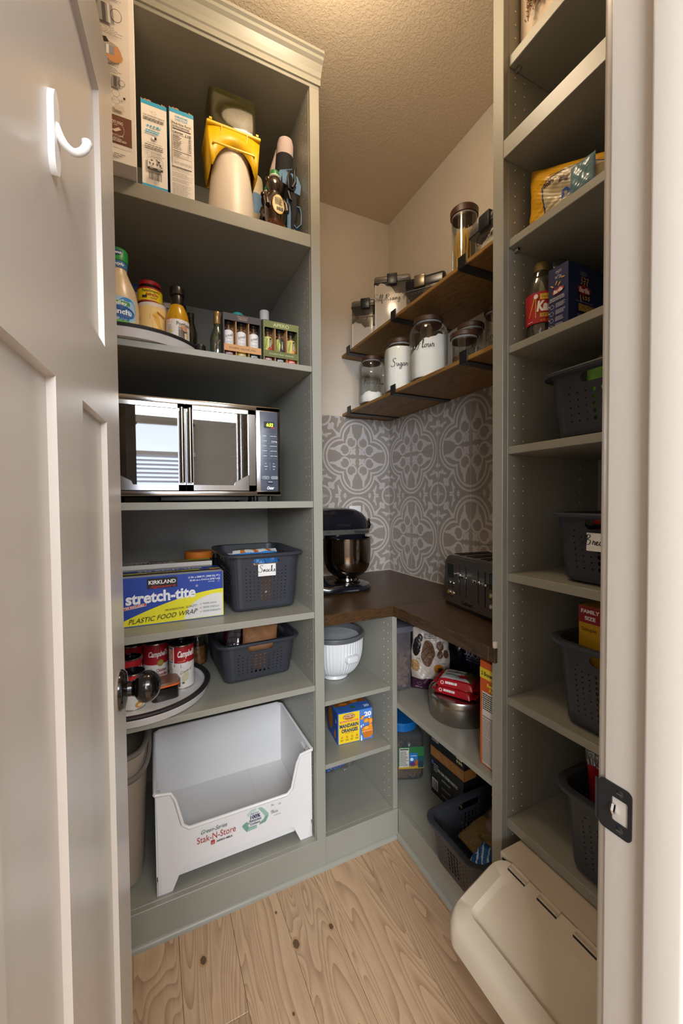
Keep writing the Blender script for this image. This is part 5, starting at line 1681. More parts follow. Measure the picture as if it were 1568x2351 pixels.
p.poly([(-W2, .054), (-.056, .070), (-.058, .060), (-W2, .044)], '#dcd8d4'); p.poly([(-W2, .053), (-.057, .069), (-.059, .061), (-W2, .045)], '#b41f26'); p.text('SLIDE CUTTER INCLUDED', -.109, .0585, .0055, '#eee', w=.092, bold=.02, slope=.118)
p.text('PROFESSIONAL QUALITY', .043, .043, .0062, '#3b3a22', w=.094, slope=.06)
p.text('PLASTIC FOOD WRAP', -.008, .022, .0150, '#2b2c2a', w=.198, shear=.3, slope=.06)
for i, l in enumerate(('MORE CLING', 'MORE STRETCH', 'MORE STRENGTH')):
    v = .049 - i * .0125
    p.text(l, .108, v, .0056, '#6b6f7a', w=.0037 * len(l) * 1.15, align='l', shear=.25); p.poly([(.098, v - .001), (.101, v - .003), (.106, v + .003), (.101, v - .001)], '#c0392b')
p.done('front_print', t)
p = Print(flat((0, 0, .149), (1, 0, 0), (0, 1, 0), (0, 0, 1)))
p.rect(-W2, 0, W2, .034, '#cfd0d2'); p.rect(-W2, .036, W2, .056, '#2a241f'); p.rect(-W2, .058, W2, .078, '#d8cb3a'); p.text('stretch-tite', .0, .068, .014, '#2b3c86', w=.10, bold=.02); p.rect(-W2, .08, W2, .125, BLUE); p.text('stretch-tite', .02, .104, .028, '#dfe2ea', w=.20, bold=.03)
p.ell(.125, .066, .018, .010, '#3c56b8'); p.rect(.140, .03, .158, .045, '#b5201f')
p.done('top_print', t)
b = B(); b.rbox(W2 - .0015, W2 + .0015, -.001, .125, 0, .150, mat('box_edge', '#7d6c58', .7), r=.0005, seg=1); b.build('end_flap', t)
t = carton('parchment_box', 'white and tan culinary parchment box standing behind the wrap box', 'box', (.018, 1.515, Z4), 0, .36, .07, .165, mat('parch_card', '#b9aea2', .55))
p = Print(flat((0, 0, .165), (1, 0, 0), (0, 1, 0), (0, 0, 1)))
p.text('PARCHMENT', -.06, .026, .026, '#3a332e', w=.20, bold=.01); p.text('culinary', -.12, .056, .014, '#4b433c'); p.rect(-.03, .052, .04, .064, '#2b2320'); p.poly([(.06, 0), (.11, 0), (.11, .07), (.04, .07)], '#94805e'); p.poly([(.11, .03), (.178, .03), (.178, .07), (.10, .07)], '#a9a82c'); p.poly([(.10, 0), (.178, 0), (.178, .03), (.11, .03)], '#6e5b3e')
p.done('top_print', t)
p = Print(front(0)); p.rect(-.18, .150, .18, .165, '#c9c1b8'); p.rect(-.18, .148, .18, .150, '#5b4c3c'); p.done('front_print', t)
t = bottle('nut_jar', 'clear jar with a wide orange lid at the back of the shelf', 'jar', (.168, 1.66, Z4), 0, [(.050, 0), (.053, .004), (.053, .150), (.049, .160), (.0001, .160)], clear('jar_clear2', '#cfcfcf', .12, .04, haze=.2, hazecol='#888'),
    [(.0525, .160), (.054, .163), (.054, .184), (.051, .187), (.0001, .1875)], mat('orange_lid', '#c96f22', .4), capname='lid', fill=[(.049, .004), (.050, .145), (.0001, .15)], fillm=mat('dark_nuts', '#4a3a30', .6, noise=.6, nscale=80, bump=1, bscale=90))
t = bottle('nut_jar', 'small dark jar half hidden between the orange-lid jar and snack basket', 'jar', (.250, 1.812, Z4), 0, [(.030, 0), (.033, .004), (.033, .140), (.0001, .142)], mat('dark_jar', '#2b2725', .2), [(.034, .14), (.034, .157), (.0001, .158)], mat('grey_lid', '#5b5a58', .3, metal=.5), capname='lid')

def script_tag(parent, y, z, word, w=.088, h=.052, s=.026):
    b = B()
    b.rbox(-w / 2, w / 2, y - .0025, y, z - h / 2, z + h / 2, mat('label_white', '#e3e1de', .35), r=.001, seg=1)
    o = b.build('name_tag', parent)
    for x in (-w * .28, w * .28):
        pass
    p = Print(front(y - .0025)); p.script(word, 0, z - s * .28, s, wt=.075); p.done('tag_lettering', o)
    return o
bs = basket('tall dark grey perforated basket tagged Snacks beside the wrap box', (.356, 1.512, Z4), 0, .246, .335, .197, 11, 9, 'tall dark grey perforated baskets')
script_tag(bs, -.172, .142, 'Snacks', w=.062, h=.042, s=.022)
BG = mat('blue_bag', '#2a6fb8', .3); WG = mat('white_bag', '#cfcac4', .3); OG = mat('orange_print', '#c06a2c', .35)
def chipm(u, v):
    if v > .93: return WG if (u * 7 + v * 3) % 2 > .7 else OG
    return BG if int(u * 40) % 2 else mat('blue_bag2', '#4a8ccc', .3)
pouch('snack_bag', 'blue striped and white crisps bag sticking out of the snack basket', 'bag', (.357, 1.425, Z4 + .02), 2, .170, .195, .045, lambda u, v: chipm(u, v), cr=.5, seed=3, tilt=(-24, 0), nu=44)
pouch('snack_bag', 'white and orange printed crisps bag at the back of the snack basket', 'bag', (.355, 1.60, Z4 + .02), -3, .165, .155, .05, lambda u, v: OG if (u + v * 2) % .7 < .25 else WG, cr=.6, seed=5, tilt=(-12, 0))
pouch('snack_bag', 'brown foil snack bag showing in the snack basket handle slot', 'bag', (.366, 1.383, Z4 + .012), 2, .12, .150, .015, mat('brown_foil', '#7a5a40', .25), cr=.7, seed=9)

# ================================================================ fifth shelf: cans on a turntable
Z5 = .6557
turntable(Z5, 'white turntable with black rim holding soup cans on the lower shelf')
Z5s = Z5 + .0197
RED = '#a3121f'
def soup_label(p, r, h):
    p.rect(-PI * r * .98, .004, PI * r * .98, h - .005, '#d9d4cc'); p.rect(-PI * r * .98, h * .50, PI * r * .98, h - .005, RED)
    p.text('Campbell\'s', .006, h * .76, h * .13, '#f0ece6', w=r * 1.75, shear=.35, bold=.03)
    p.ell(.010, h * .53, h * .075, h * .08, '#a58a3f'); p.ring(.010, h * .53, h * .062, .0008, '#6d571c')
    p.text('Chicken', .013, h * .36, h * .075, '#8d1822', w=r * .85, bold=.03); p.text('Noodle', .013, h * .26, h * .075, '#8d1822', w=r * .85, bold=.03)
    p.ring(-.020, h * .38, .006, .0008, '#555'); p.lines(-.026, h * .26, -.012, h * .31, 3, '#555')
    p.poly([(-.014, .012), (.004, .016), (.012, .028), (-.004, .024)], '#c98a4a'); p.ell(-.006, .016, .009, .007, '#e3c48c'); p.ell(.006, .024, .008, .006, '#d9ae6a')
def cream_label(p, r, h):
    p.rect(-PI * r * .98, .004, PI * r * .98, h - .005, '#ddd8d0'); p.rect(-.012, h * .60, PI * r * .98, h - .005, RED)
    p.poly([(-.012, h * .52), (.01, h * .50), (.045, h * .60), (.045, h * .68), (.01, h * .57), (-.012, h * .57)], '#27407f')
    p.text('GREAT', .018, h * .565, h * .055, '#e6e9f2', w=r * .75, bold=.02, slope=.28)
    p.text('Campbell\'s', .030, h * .81, h * .14, '#f0ece6', w=r * 1.55, shear=.35, bold=.03)
    p.rect(.0, h * .63, .020, h * .645, '#e0705a'); p.ell(.02, h * .655, .004, .003, '#e0705a')
    p.text('Cream of', .026, h * .42, h * .065, '#3b3833', w=r * .95, slope=.3, shear=.2)
    p.rect(-.036, h * .66, -.015, h * .95, '#b85a44'); p.lines(-.035, h * .67, -.016, h * .93, 9, '#e8d8cf', seed=2); p.rect(-.036, h * .93, -.015, h * .955, '#2b4a8a')
    p.rect(-.036, h * .62, -.015, h * .64, '#2b4a8a'); p.lines(-.035, h * .30, -.014, h * .60, 12, '#6b6762', seed=4)
    p.poly([(.012, .02), (.03, .03), (.034, .05), (.024, .06), (.014, .045)], '#c9c39d'); p.ell(.016, .022, .004, .003, '#5a4a3a')
    p.rect(-.012, .008, -.002, .030, '#6b6762'); p.rect(-.011, .009, -.003, .029, '#ddd8d0'); p.text('N', -.007, .02, .008, '#333')
def red_label(p, r, h):
    p.rect(-PI * r * .98, .004, PI * r * .98, h * .5, '#d9d4cc'); p.rect(-PI * r * .98, h * .42, PI * r * .98, h - .005, '#b3141f'); p.text("Campbell's", .012, h * .7, h * .14, '#f0ece6', w=r * 1.6, shear=.35, bold=.03)
    p.ell(.010, h * .14, .012, .009, '#c98f4e'); p.ell(.016, h * .24, .010, .007, '#b9772f'); p.ell(.012, h * .13, .007, .004, '#e8cf9c')
can('tall red and white soup can, the right one on the turntable', (.084, 1.432, Z5s), facing(.084, 1.432), .039, .145, 'soup cans on the turntable', cream_label, -18)
can('tall chicken noodle soup can behind the orange-sealed container', (.006, 1.50, Z5s), facing(.0, 1.5), .0385, .140, 'soup cans on the turntable', soup_label, 6)
can('short soup can showing bread rolls, nearest to the door knob', (-.0585, 1.345, Z5s), facing(-.06, 1.34), .0335, .108, 'soup cans on the turntable', red_label, 10)
can('middle red soup can of the three behind the door knob', (-.070, 1.445, Z5s), facing(-.07, 1.44), .0335, .118, 'soup cans on the turntable', red_label, 20)
can('rearmost red soup can of the three behind the door knob', (-.066, 1.545, Z5s), facing(-.07, 1.55), .036, .128, 'soup cans on the turntable', red_label, 40)
def dark_label(p, r, h):
    p.rect(-PI * r * .98, .004, PI * r * .98, h - .005, '#3a3a3c'); p.lines(-.02, .02, .02, h * .8, 12, '#8a8a86', seed=2); p.rect(-.02, .012, .02, .03, '#b9b35a')
can('grey-labelled can standing between the two tall soup cans', (.054, 1.585, Z5s), facing(.05, 1.58), .034, .125, 'soup cans on the turntable', dark_label, 20)
def green_label(p, r, h):
    p.rect(-PI * r * .98, .004, PI * r * .98, h - .005, '#3a5a24'); p.rect(-.03, .06, .03, h - .02, '#a3371f'); p.ell(-.008, .1, .010, .012, '#c9b53a'); p.ell(.014, .085, .01, .01, '#7d1818')
can('green and red vegetable can at the back left of the turntable', (-.105, 1.60, Z5s), facing(-.1, 1.6), .036, .140, 'soup cans on the turntable', green_label, 30)
can('grey-banded can at the very back between soup cans', (-.022, 1.612, Z5s), facing(-.02, 1.6), .034, .138, 'soup cans on the turntable', dark_label, 0)
# food container
t = thing('food_container', 'round clear lidded container with orange seal holding dark contents', 'container', (.028, 1.367, Z5s), 10)
b = B(); b.rbox(-.040, .040, -.030, .030, 0, .044, clear('container_clear', '#e8e4dc', .03, .06), r=.016, seg=4, only='Z'); b.build('tub', t)
b = B(); b.rbox(-.037, .037, -.027, .027, .002, .034, mat('dark_food', '#1d1710', .5, noise=.4, nscale=150, bump=.6, bscale=300), r=.014, seg=3, only='Z'); b.build('contents', t)
b = B(); b.rbox(-.043, .043, -.033, .033, .044, .055, clear('lid_clear', '#b59a86', .08, .1, haze=.5, hazecol='#a97a62'), r=.017, seg=4, only='Z'); b.build('lid', t)
b = B(); b.rbox(-.0435, .0435, -.0335, .0335, .042, .0475, mat('orange_seal', '#e0692b', .4), r=.017, seg=4, only='Z'); b.build('seal', t)
for sx in (-1, 1):
    b = B(); b.rbox(sx * .044 - .002, sx * .044 + .002, -.012, .012, .022, .052, clear('lid_clear', '#c9b7a6'), r=.001, seg=1); b.build('clip', t)
t = bottle('canning_jar', 'glass canning jar with gold lid and brown contents, right of cans', 'jar', (.155, 1.655, Z5), 0, [(.032, 0), (.036, .004), (.036, .095), (.031, .112), (.0001, .112)], GLASS, [(.0325, .110), (.0335, .112), (.0335, .128), (.031, .130), (.0001, .130)], mat('gold_lid2', '#8d8360', .35, metal=.8), capname='lid',
    fill=[(.033, .004), (.034, .06), (.028, .072), (.0001, .07)], fillm=mat('brown_contents', '#8a5a28', .6, noise=.5, nscale=60, bump=1, bscale=80))
bs2 = basket('shallow dark grey perforated basket with bags, beside the can turntable', (.3330, 1.548, Z5), 3, .268, .335, .140, 11, 6, 'shallow dark grey perforated baskets')
PUR = mat('plum_foil', '#4a1226', .2, noise=.5, nscale=30); PAPER = mat('brown_paper', '#a9744a', .7, noise=.06, nscale=60)
pouch('snack_bag', 'dark red crinkled foil bag in the shallow basket', 'bag', (.335, 1.645, Z5 + .012), 8, .17, .17, .06, PUR, cr=.9, seed=2, tilt=(0, 0))
pouch('paper_bag', 'folded brown paper bag lying in the shallow basket', 'bag', (.352, 1.455, Z5 + .012), -8, .13, .165, .035, PAPER, cr=.25, seed=7, tilt=(-30, 6))
pouch('snack_bag', 'silver striped foil packet lying across the shallow basket', 'bag', (.262, 1.515, Z5 + .06), -28, .05, .12, .012, lambda u, v: mat('silver_foil', '#a8a5a6', .2, metal=.8) if int(v * 24) % 4 else mat('foil_dark', '#4d3b44', .3), cr=.5, seed=8, tilt=(-30, 0))

# ================================================================ bottom of the left cabinet
# white stacking bin
Zb = .108
t = thing('stacking_bin', 'big white open-front stacking bin with printed front on the cabinet floor', 'bin', (.2435, 1.290, Zb))
HW = .2515; TH = .312; DPT = .365
WB = mat('bin_white', '#e0dedd', .38, noise=.012, nscale=8)
b = B()
# front wall outline (scooped) as a polygon with thickness
fo = [(-HW + .012, .0), (-HW + .046, .0), (-HW + .072, .060), (HW - .072, .060), (HW - .046, .0), (HW - .012, .0), (HW - .004, TH), (HW - .046, TH - .006), (HW - .060, TH - .03), (HW - .078, .195), (HW - .095, .181), (-HW + .095, .181), (-HW + .078, .195), (-HW + .060, TH - .03), (-HW + .046, TH - .006), (-HW + .004, TH)]
def strip(b, inner, outer, y0, y1, m):
    pass
# build the front as quads so that the concave outline stays clean
cols_ = [(-HW + .012, 0, -HW + .004, TH), (-HW + .046, 0, -HW + .046, TH - .004), (-HW + .060, .032, -HW + .058, TH - .03), (-HW + .070, .056, -HW + .077, .200), (-HW + .078, .060, -HW + .095, .183)]
right_ = [(-a, z0, -c, z1) for a, z0, c, z1 in cols_[::-1]]
allc = cols_ + right_
vs = []
for a, z0, c, z1 in allc:
    vs += [(a, 0, z0), (c, -.006 * (z1 / TH), z1), (a, .004, z0), (c, .004 - .006 * (z1 / TH), z1)]
fs = []
for i in range(len(allc) - 1):
    o = 4 * i
    fs += [(o, o + 4, o + 5, o + 1), (o + 2, o + 3, o + 7, o + 6), (o + 1, o + 5, o + 7, o + 3), (o, o + 2, o + 6, o + 4)]
b.add(vs, fs, WB)
b.build('front_wall', t, angle=25)
b = B()
# rolled lip along the scoop
lip = [(c, -.006 * (z1 / TH) - .002, z1) for a, z0, c, z1 in allc]
lip = [(-HW + .002, .02, TH + .001), (-HW + .003, -.004, TH)] + lip[1:-1] + [(HW - .003, -.004, TH), (HW - .002, .02, TH + .001)]
full = smooth([(p_[0], p_[2]) for p_ in lip], 3)
b.tube([(p_[0], p_[1], p_[2]) for p_ in lip], .0052, WB, seg=10)
b.tube([(-HW + .002, .0, TH), (-HW + .002, DPT - .02, TH), (-HW + .02, DPT, TH), (HW - .02, DPT, TH), (HW - .002, DPT - .02, TH), (HW - .002, .0, TH)], .0055, WB, seg=10)
b.build('rim', t)
b = B()
for sx in (-1, 1):
    # side walls with a vertical rib, leg posts
    b.box(sx * (HW - .004) - .0018, sx * (HW - .004) + .0018, .0, DPT, .0 if False else .045, TH, WB)
    b.box(sx * (HW - .008) - .004, sx * (HW - .008) + .004, .055, .085, .045, TH - .02, WB)
b.box(-HW + .004, HW - .004, DPT - .004, DPT, .045, TH, WB)
b.build('walls', t, smooth=False)
b = B(); b.box(-HW + .006, HW - .006, .004, DPT - .004, .060, .0635, WB)
for k in (-.34, .34):
    b.box(k * HW * 1.2 - .004, k * HW * 1.2 + .004, .01, DPT - .01, .0635, .0645, WB)
    b.box(k * HW * 1.2 - .005, k * HW * 1.2 + .005, DPT - .0055, DPT - .004, .065, TH - .01, WB)
b.box(-HW + .060, HW - .060, .022, .025, .022, .062, WB)
b.build('bin_floor', t, smooth=False)
for sx in (-1, 1):
    b = B()
    xo = sx * (HW - .005)
    b.prism([(xo, 0), (sx * (HW - .046), 0), (sx * (HW - .074), .062), (xo, .062)], .0, .004, WB, 'Y')
    b.rbox(min(xo, xo - sx * .012), max(xo, xo - sx * .012), -.002, .03, .0, TH - .006, WB, r=.003, seg=2)
    b.prism([(.0, 0), (.03, 0), (.045, .06), (.0, .06)], xo - .002, xo + .002, WB, 'X')
    b.build('leg', t)
    b = B()
    b.prism([(DPT - .04, 0), (DPT, 0), (DPT, .06), (DPT - .055, .06)], xo - .002, xo + .002, WB, 'X')
    b.build('leg', t)
p = Print(flat((0, -.0025, 0), (1, 0, 0), (0, -.0192, 1), (0, -1, 0)))
p.text('Green-Series', -.082, .154, .0135, '#2f5f4a', w=.080, shear=.45); p.text('Stak-N-Store', -.075, .131, .021, '#a8352c', w=.118)
p.rect(-.093, .104, -.081, .117, '#b3222a'); p.text('AKRO-MILS', -.052, .1095, .0055, '#2a2a2a', w=.050, bold=.03); p.rect(-.091, .107, -.083, .108, '#e9e7e5'); p.rect(-.091, .111, -.083, .112, '#e9e7e5')
RG = '#8fb5a4'; RG2 = '#6d9c88'
p.poly([(.020, .158), (.034, .171), (.052, .171), (.048, .165), (.038, .163), (.030, .150)], '#b9cfc5'); p.poly([(.056, .171), (.070, .168), (.092, .140), (.080, .137), (.066, .158)], RG); p.poly([(.092, .137), (.082, .117), (.060, .114), (.063, .121), (.074, .125), (.080, .135)], RG2)
p.poly([(.004, .128), (.018, .136), (.030, .129), (.022, .127), (.026, .116), (.048, .112), (.046, .108), (.018, .105)], RG2); p.poly([(.026, .116), (.052, .116), (.052, .107), (.018, .105)], RG)
p.text('Made from', .045, .160, .0052, '#2a2b6e', w=.026); p.text('100%', .047, .1485, .0115, '#23225e', w=.032, bold=.03); p.text('Recycled', .047, .137, .0078, '#23225e', w=.038, bold=.02); p.text('Content', .046, .1265, .0078, '#23225e', w=.032, bold=.02)
p.text('USA', .104, .147, .004, '#33583e', align='c', bold=.02); p.lines(.100, .138, .125, .144, 2, '#555', seed=3); p.lines(.110, .128, .14, .1305, 1, '#555', seed=5); p.lines(.125, .161, .136, .166, 2, '#777', seed=6); p.rect(.10, .166, .109, .168, '#5a8a4a')
p.done('front_print', t)

# beige waste basket
t = thing('waste_basket', 'taupe plastic waste basket with looped rim, left of the white bin', 'waste basket', (-.120, 1.478, Zb))
TAU = mat('taupe_plastic', '#9c8e7e', .45, bump=.15, bscale=350); TAU2 = mat('taupe_rim', '#756a60', .5)
def ov_(w, d, z, n=40, e=3.2):
    return [(w * math.copysign(abs(math.cos(t)) ** (2 / e), math.cos(t)), d * math.copysign(abs(math.sin(t)) ** (2 / e), math.sin(t)), z) for t in [2 * PI * i / n for i in range(n)]]
b = B(); n = 40
L = [ov_(.075, .125, 0), ov_(.080, .131, .006), ov_(.092, .150, .30), ov_(.094, .153, .42), ov_(.090, .149, .42), ov_(.086, .145, .28), ov_(.076, .127, .01)]
vs = sum(L, []); fs = [(a * n + i, a * n + (i + 1) % n, (a + 1) * n + (i + 1) % n, (a + 1) * n + i) for a in range(len(L) - 1) for i in range(n)] + [tuple(range(n))[::-1], tuple(6 * n + i for i in range(n))]
b.add(vs, fs, TAU); b.build('basket_body', t)
b = B(); pts = ov_(.094, .153, .42)
b.tube([(x, y, z + .075 * max(0, (y + .02) / .15) ** 1.2 if y > -.02 else z) for x, y, z in pts], .008, TAU2, seg=10, closed=True); b.build('rim', t)
b = B()
pts = [(x * 1.08, y * 1.03, .405 - .055 * max(0, -y / .153) ** .8 + .10 * max(0, y / .153)) for x, y, z in ov_(.094, .153, .42)]
b.tube(pts, .0065, TAU2, seg=10, flat=1.6, closed=True); b.build('swing_handle', t)
b = B(); b.grid(lambda u, v: ((u - .5) * .17, .02 + v * .12, .425 + .07 * v), 6, 6, TAU); b.build('lid_flap', t)

# ================================================================ low unit, left run: bowl, oranges, bag
ZN1, ZN2 = .577, .349
CER = mat('white_ceramic', '#d9dadb', .25, coat=.2)
t = thing('fluted_bowl', 'white fluted ceramic mixer bowl with dark grey lid rim under the worktop', 'bowl', (.668, 1.475, ZN1))
prof = [(.050, 0), (.054, .002), (.0535, .010), (.050, .014), (.058, .020)] + [(.058 + .058 * math.sin(R(a)), .020 + .115 * (1 - math.cos(R(a)))) for a in range(10, 91, 8)] + [(.1175, .155), (.118, .165)]
B().lathe(prof, CER, seg=288, flute=(.012, 4, len(prof) - 2, 56)).build('bowl_body', t, angle=60)
GRY = mat('grey_rim', '#57585b', .3)
B().lathe([(.1175, .163, GRY), (.122, .167, GRY), (.123, .178, GRY), (.120, .183, GRY), (.112, .183, GRY), (.108, .176, GRY), (.095, .155, GRY), (.06, .12, BPLAST), (.0001, .11, BPLAST)], GRY, seg=64).build('lid', t)
a = R(-80)
hb = Matrix.Translation((.108 * math.cos(a), .108 * math.sin(a), .102)) @ Matrix.Rotation(a, 4, 'Z')
b = B(); b.rbox(-.012, .026, -.026, .026, -.014, .014, CER, r=.008, seg=3, xf=hb); b.build('handle', t)
t = carton('orange_cup_box', 'yellow and blue mandarin oranges carton on the middle shelf', 'box', (.7045, 1.363, ZN2), -5.5, .145, .12, .122, mat('blue_card', '#2d5fae', .45))
p = Print(front(0)); w = .145
p.rect(-w / 2 + .001, .001, w / 2, .121, '#4c7fc9'); p.rect(-w / 2 + .004, .002, .018, .119, '#ecc81b')
p.ell(-.026, .104, .026, .011, '#7d4a28'); p.ell(-.026, .104, .024, .009, '#e0b48a'); p.text('Golden Star', -.026, .107, .006, '#5a2f1c', w=.040, bold=.03, shear=.2); p.rect(-.044, .096, -.008, .101, '#b9612c')
p.rect(-.064, .084, .012, .090, '#d9622a'); p.text('PREMIUM MANDARIN SEGMENTS', -.026, .087, .0026, '#fff', w=.066)
p.text('MANDARIN', -.026, .071, .0135, '#1f3566', w=.078, bold=.04); p.text('ORANGES', -.024, .052, .0135, '#1f3566', w=.068, bold=.04)
p.text('IN LIGHT SYRUP', -.024, .041, .0038, '#c5622c', w=.034)
for i in range(4):
    u = -.056 + i * .0205; p.ring(u, .027, .0048, .0007, '#d5652c'); p.ell(u, .027, .0022, .0022, '#d5652c', n=8); p.lines(u - .007, .013, u + .007, .019, 2, '#8a6a2a', seed=i)
p.text('20', .051, .104, .017, '#f3f3f6', w=.030, bold=.05)
OR1, OR2 = '#e38a1f', '#c86f14'
for (u, v, a_, c_, r_) in ((.028, .092, .010, .006, 50), (.044, .078, .011, .009, 20), (.062, .074, .009, .012, 0), (.062, .055, .008, .008, 0)):
    p.ell(u, v, a_, c_, OR1, rot=r_); p.ell(u + .001, v - .001, a_ * .6, c_ * .5, '#f0a53a', rot=r_)
p.poly([(.024, .040), (.0715, .048), (.0715, .020), (.060, .010), (.036, .010)], OR2); p.ell(.048, .046, .023, .011, OR1); p.ell(.044, .05, .010, .006, '#f2b04a'); p.rect(.024, .036, .0715, .0375, '#f5d9a8')
p.poly([(.020, .028), (.025, .020), (.027, .003), (.0195, .003)], '#cfe0f5'); p.ell(.022, .06, .003, .006, '#e8f1fb'); p.ell(.03, .064, .002, .004, '#e8f1fb'); p.ell(.056, .09, .003, .003, '#e8f1fb')
p.done('front_print', t)
p = Print(flat((0, 0, .122), (1, 0, 0), (0, 1, 0), (0, 0, 1)))
p.rect(-w / 2, 0, w / 2, .12, '#3566b4'); p.poly([(-.07, .05), (-.02, .045), (.02, .06), (.07, .055), (.07, .118), (-.07, .118)], '#8a4f1f'); p.ell(.02, .07, .016, .012, '#c87a22'); p.ell(-.03, .06, .018, .010, '#c87a22'); p.ell(.0, .028, .010, .008, '#2f6b2b'); p.text('20', .055, .022, .016, '#e9eef8', bold=.04)
p.done('top_print', t)
p = Print(left(-w / 2)); p.rect(-.118, .001, -.002, .120, '#2c4f96'); p.ell(-.085, .07, .028, .045, '#a8621c'); p.ell(-.03, .03, .01, .016, '#c87a22'); p.text('20', -.018, .085, .014, '#e9eef8', rot=0, w=.014)
p.done('side_print', t)
pouch('frozen_bag', 'small blue and clear plastic bag at the back of the cabinet floor', 'bag', (.725, 1.575, .109), -6, .15, .055, .055, lambda u, v: mat('ice_blue', '#4667b5', .3) if u < .62 and v > .3 and int(u * 30 + v * 9) % 3 else PLASTIC, cr=.8, seed=4, nu=40, nv=14)
t = thing('wrapped_candy', 'tiny red wrapped sweet on the shelf behind the fluted bowl', 'sweet', (.795, 1.572, ZN1))
B().lathe([(.0001, 0), (.010, .004), (.012, .012), (.008, .02), (.0001, .022)], mat('red_wrap', '#a3182a', .3), seg=14, flute=(.15, 0, 4, 5)).build('wrapper', t)
B().lathe([(.003, .019), (.008, .030), (.0001, .024)], mat('white_wrap', '#e3dcdc', .3), seg=10).build('twist', t)

# ================================================================ worktop: stand mixer and toaster
ZCt = .8905
NAVY = mat('mixer_navy', '#14151c', .16, coat=.6, spec=.6)
BOWL = mat('bowl_steel', '#9a8f84', .12, metal=1.0)
mx_ = thing('stand_mixer', 'dark navy stand mixer with steel bowl, partly hidden by the cabinet stile', 'mixer', (.806, 1.628, ZCt))
# base plate
b = B()
def oblong(x0, x1, w, z, n=14):
    pts = []
    for i in range(n + 1):
        t_ = -PI / 2 + PI * i / n; pts.append((x1 + w * math.cos(t_), w * math.sin(t_), z))
    for i in range(n + 1):
        t_ = PI / 2 + PI * i / n; pts.append((x0 + w * .8 * math.cos(t_), w * .85 * math.sin(t_), z))
    return pts
L = [oblong(-.19, .0, .100, .001), oblong(-.19, .0, .108, .006), oblong(-.19, .0, .108, .013), oblong(-.19, .0, .100, .024), oblong(-.19, .0, .085, .029)]
n = len(L[0]); vs = sum(L, [])
fs = [(a * n + i, a * n + (i + 1) % n, (a + 1) * n + (i + 1) % n, (a + 1) * n + i) for a in range(len(L) - 1) for i in range(n)] + [tuple(4 * n + i for i in range(n)), tuple(range(n))[::-1]]
b.add(vs, fs, NAVY); b.build('base', mx_)
b = B()
def ring_(cx, hw, hd, z, n=28, e=2.6, dx=0):
    return [(cx + hw * math.copysign(abs(math.cos(t)) ** (2 / e), math.cos(t)), hd * math.copysign(abs(math.sin(t)) ** (2 / e), math.sin(t)), z) for t in [2 * PI * i / n for i in range(n)]]
def loft(b, L, m, capit=True):
    n = len(L[0]); vs = sum(L, [])
    fs = [(a * n + i, a * n + (i + 1) % n, (a + 1) * n + (i + 1) % n, (a + 1) * n + i) for a in range(len(L) - 1) for i in range(n)]
    if capit: fs += [tuple(range(n))[::-1], tuple((len(L) - 1) * n + i for i in range(n))]
    b.add(vs, fs, m)
loft(b, [ring_(-.165, .085, .075, .02), ring_(-.175, .06, .062, .05), ring_(-.185, .045, .05, .10), ring_(-.185, .045, .048, .19), ring_(-.175, .055, .055, .235)], NAVY)
b.build('column', mx_)
# head: superellipse sections along x
b = B()
secs = [(-.235, .02, .02, .300), (-.225, .055, .052, .300), (-.18, .068, .062, .302), (-.10, .072, .066, .303), (-.02, .072, .067, .302), (.03, .069, .064, .299), (.062, .060, .055, .294), (.082, .046, .042, .288), (.092, .028, .026, .284), (.095, .006, .006, .283)]
L = []
for (x, hw, hh, zc_) in secs:
    L.append([(x, hw * math.copysign(abs(math.cos(t)) ** .8, math.cos(t)), zc_ + (hh * math.copysign(abs(math.sin(t)) ** .85, math.sin(t)) if math.sin(t) > 0 else hh * .62 * math.copysign(abs(math.sin(t)) ** .7, math.sin(t)))) for t in [2 * PI * i / 32 for i in range(32)]])
loft(b, L, NAVY); b.build('motor_head', mx_, angle=60)
b = B()
loft(b, [ring_(-.075, .178, .0735, .252, 40, 3), ring_(-.075, .180, .0752, .254, 40, 3), ring_(-.075, .180, .0752, .272, 40, 3), ring_(-.075, .178, .0735, .274, 40, 3)], mat('trim_steel', '#a7a6a4', .25, metal=.9)); tb = b.build('trim_band', mx_)
p = Print(front(-.0752, 0, 0)); p.text('KitchenAid', .036, .2635, .0105, '#1c1c1f', w=.066, bold=.05); p.rect(-.185, .2565, -.10, .2572, '#55555a')
for i in range(4): p.rect(-.125 + (i % 2) * .006, .262 + (i // 2) * .006, -.122 + (i % 2) * .006, .265 + (i // 2) * .006, '#2a2a2e')
p.done('band_lettering', tb)
b = B()
loft(b, [ring_(-.01, .098, .066, .254, 36, 2.6), ring_(-.012, .094, .064, .235, 36, 2.6), ring_(-.012, .090, .060, .230, 36, 2.6), ring_(.0, .070, .056, .215, 36), ring_(.0, .062, .050, .210, 36)], NAVY)
b.lathe([(.030, .212), (.030, .198), (.018, .192), (.012, .180), (.0001, .178)], BPLAST, seg=24, c=(.02, 0))
b.build('planetary_housing', mx_)
b = B()
b.tube([(.075, 0, .290), (.105, 0, .288)], [.024, .021], NAVY, seg=24)
b.tube([(.104, 0, .288), (.112, 0, .288), (.120, 0, .287)], [.022, .022, .010], mat('knob_steel', '#6d6a68', .2, metal=1), seg=24)
b.tube([(.112, 0, .300), (.119, 0, .309), (.112, 0, .316)], .004, mat('knob_steel', '#6d6a68'), seg=8)
b.lathe([(.0001, 0), (.004, 0), (.004, .006), (.0001, .007)], BPLAST, seg=12, xf=Matrix.Translation((.120, 0, .287)) @ Matrix.Rotation(PI / 2, 4, 'Y'))
b.build('hub_knob', mx_)
b = B()
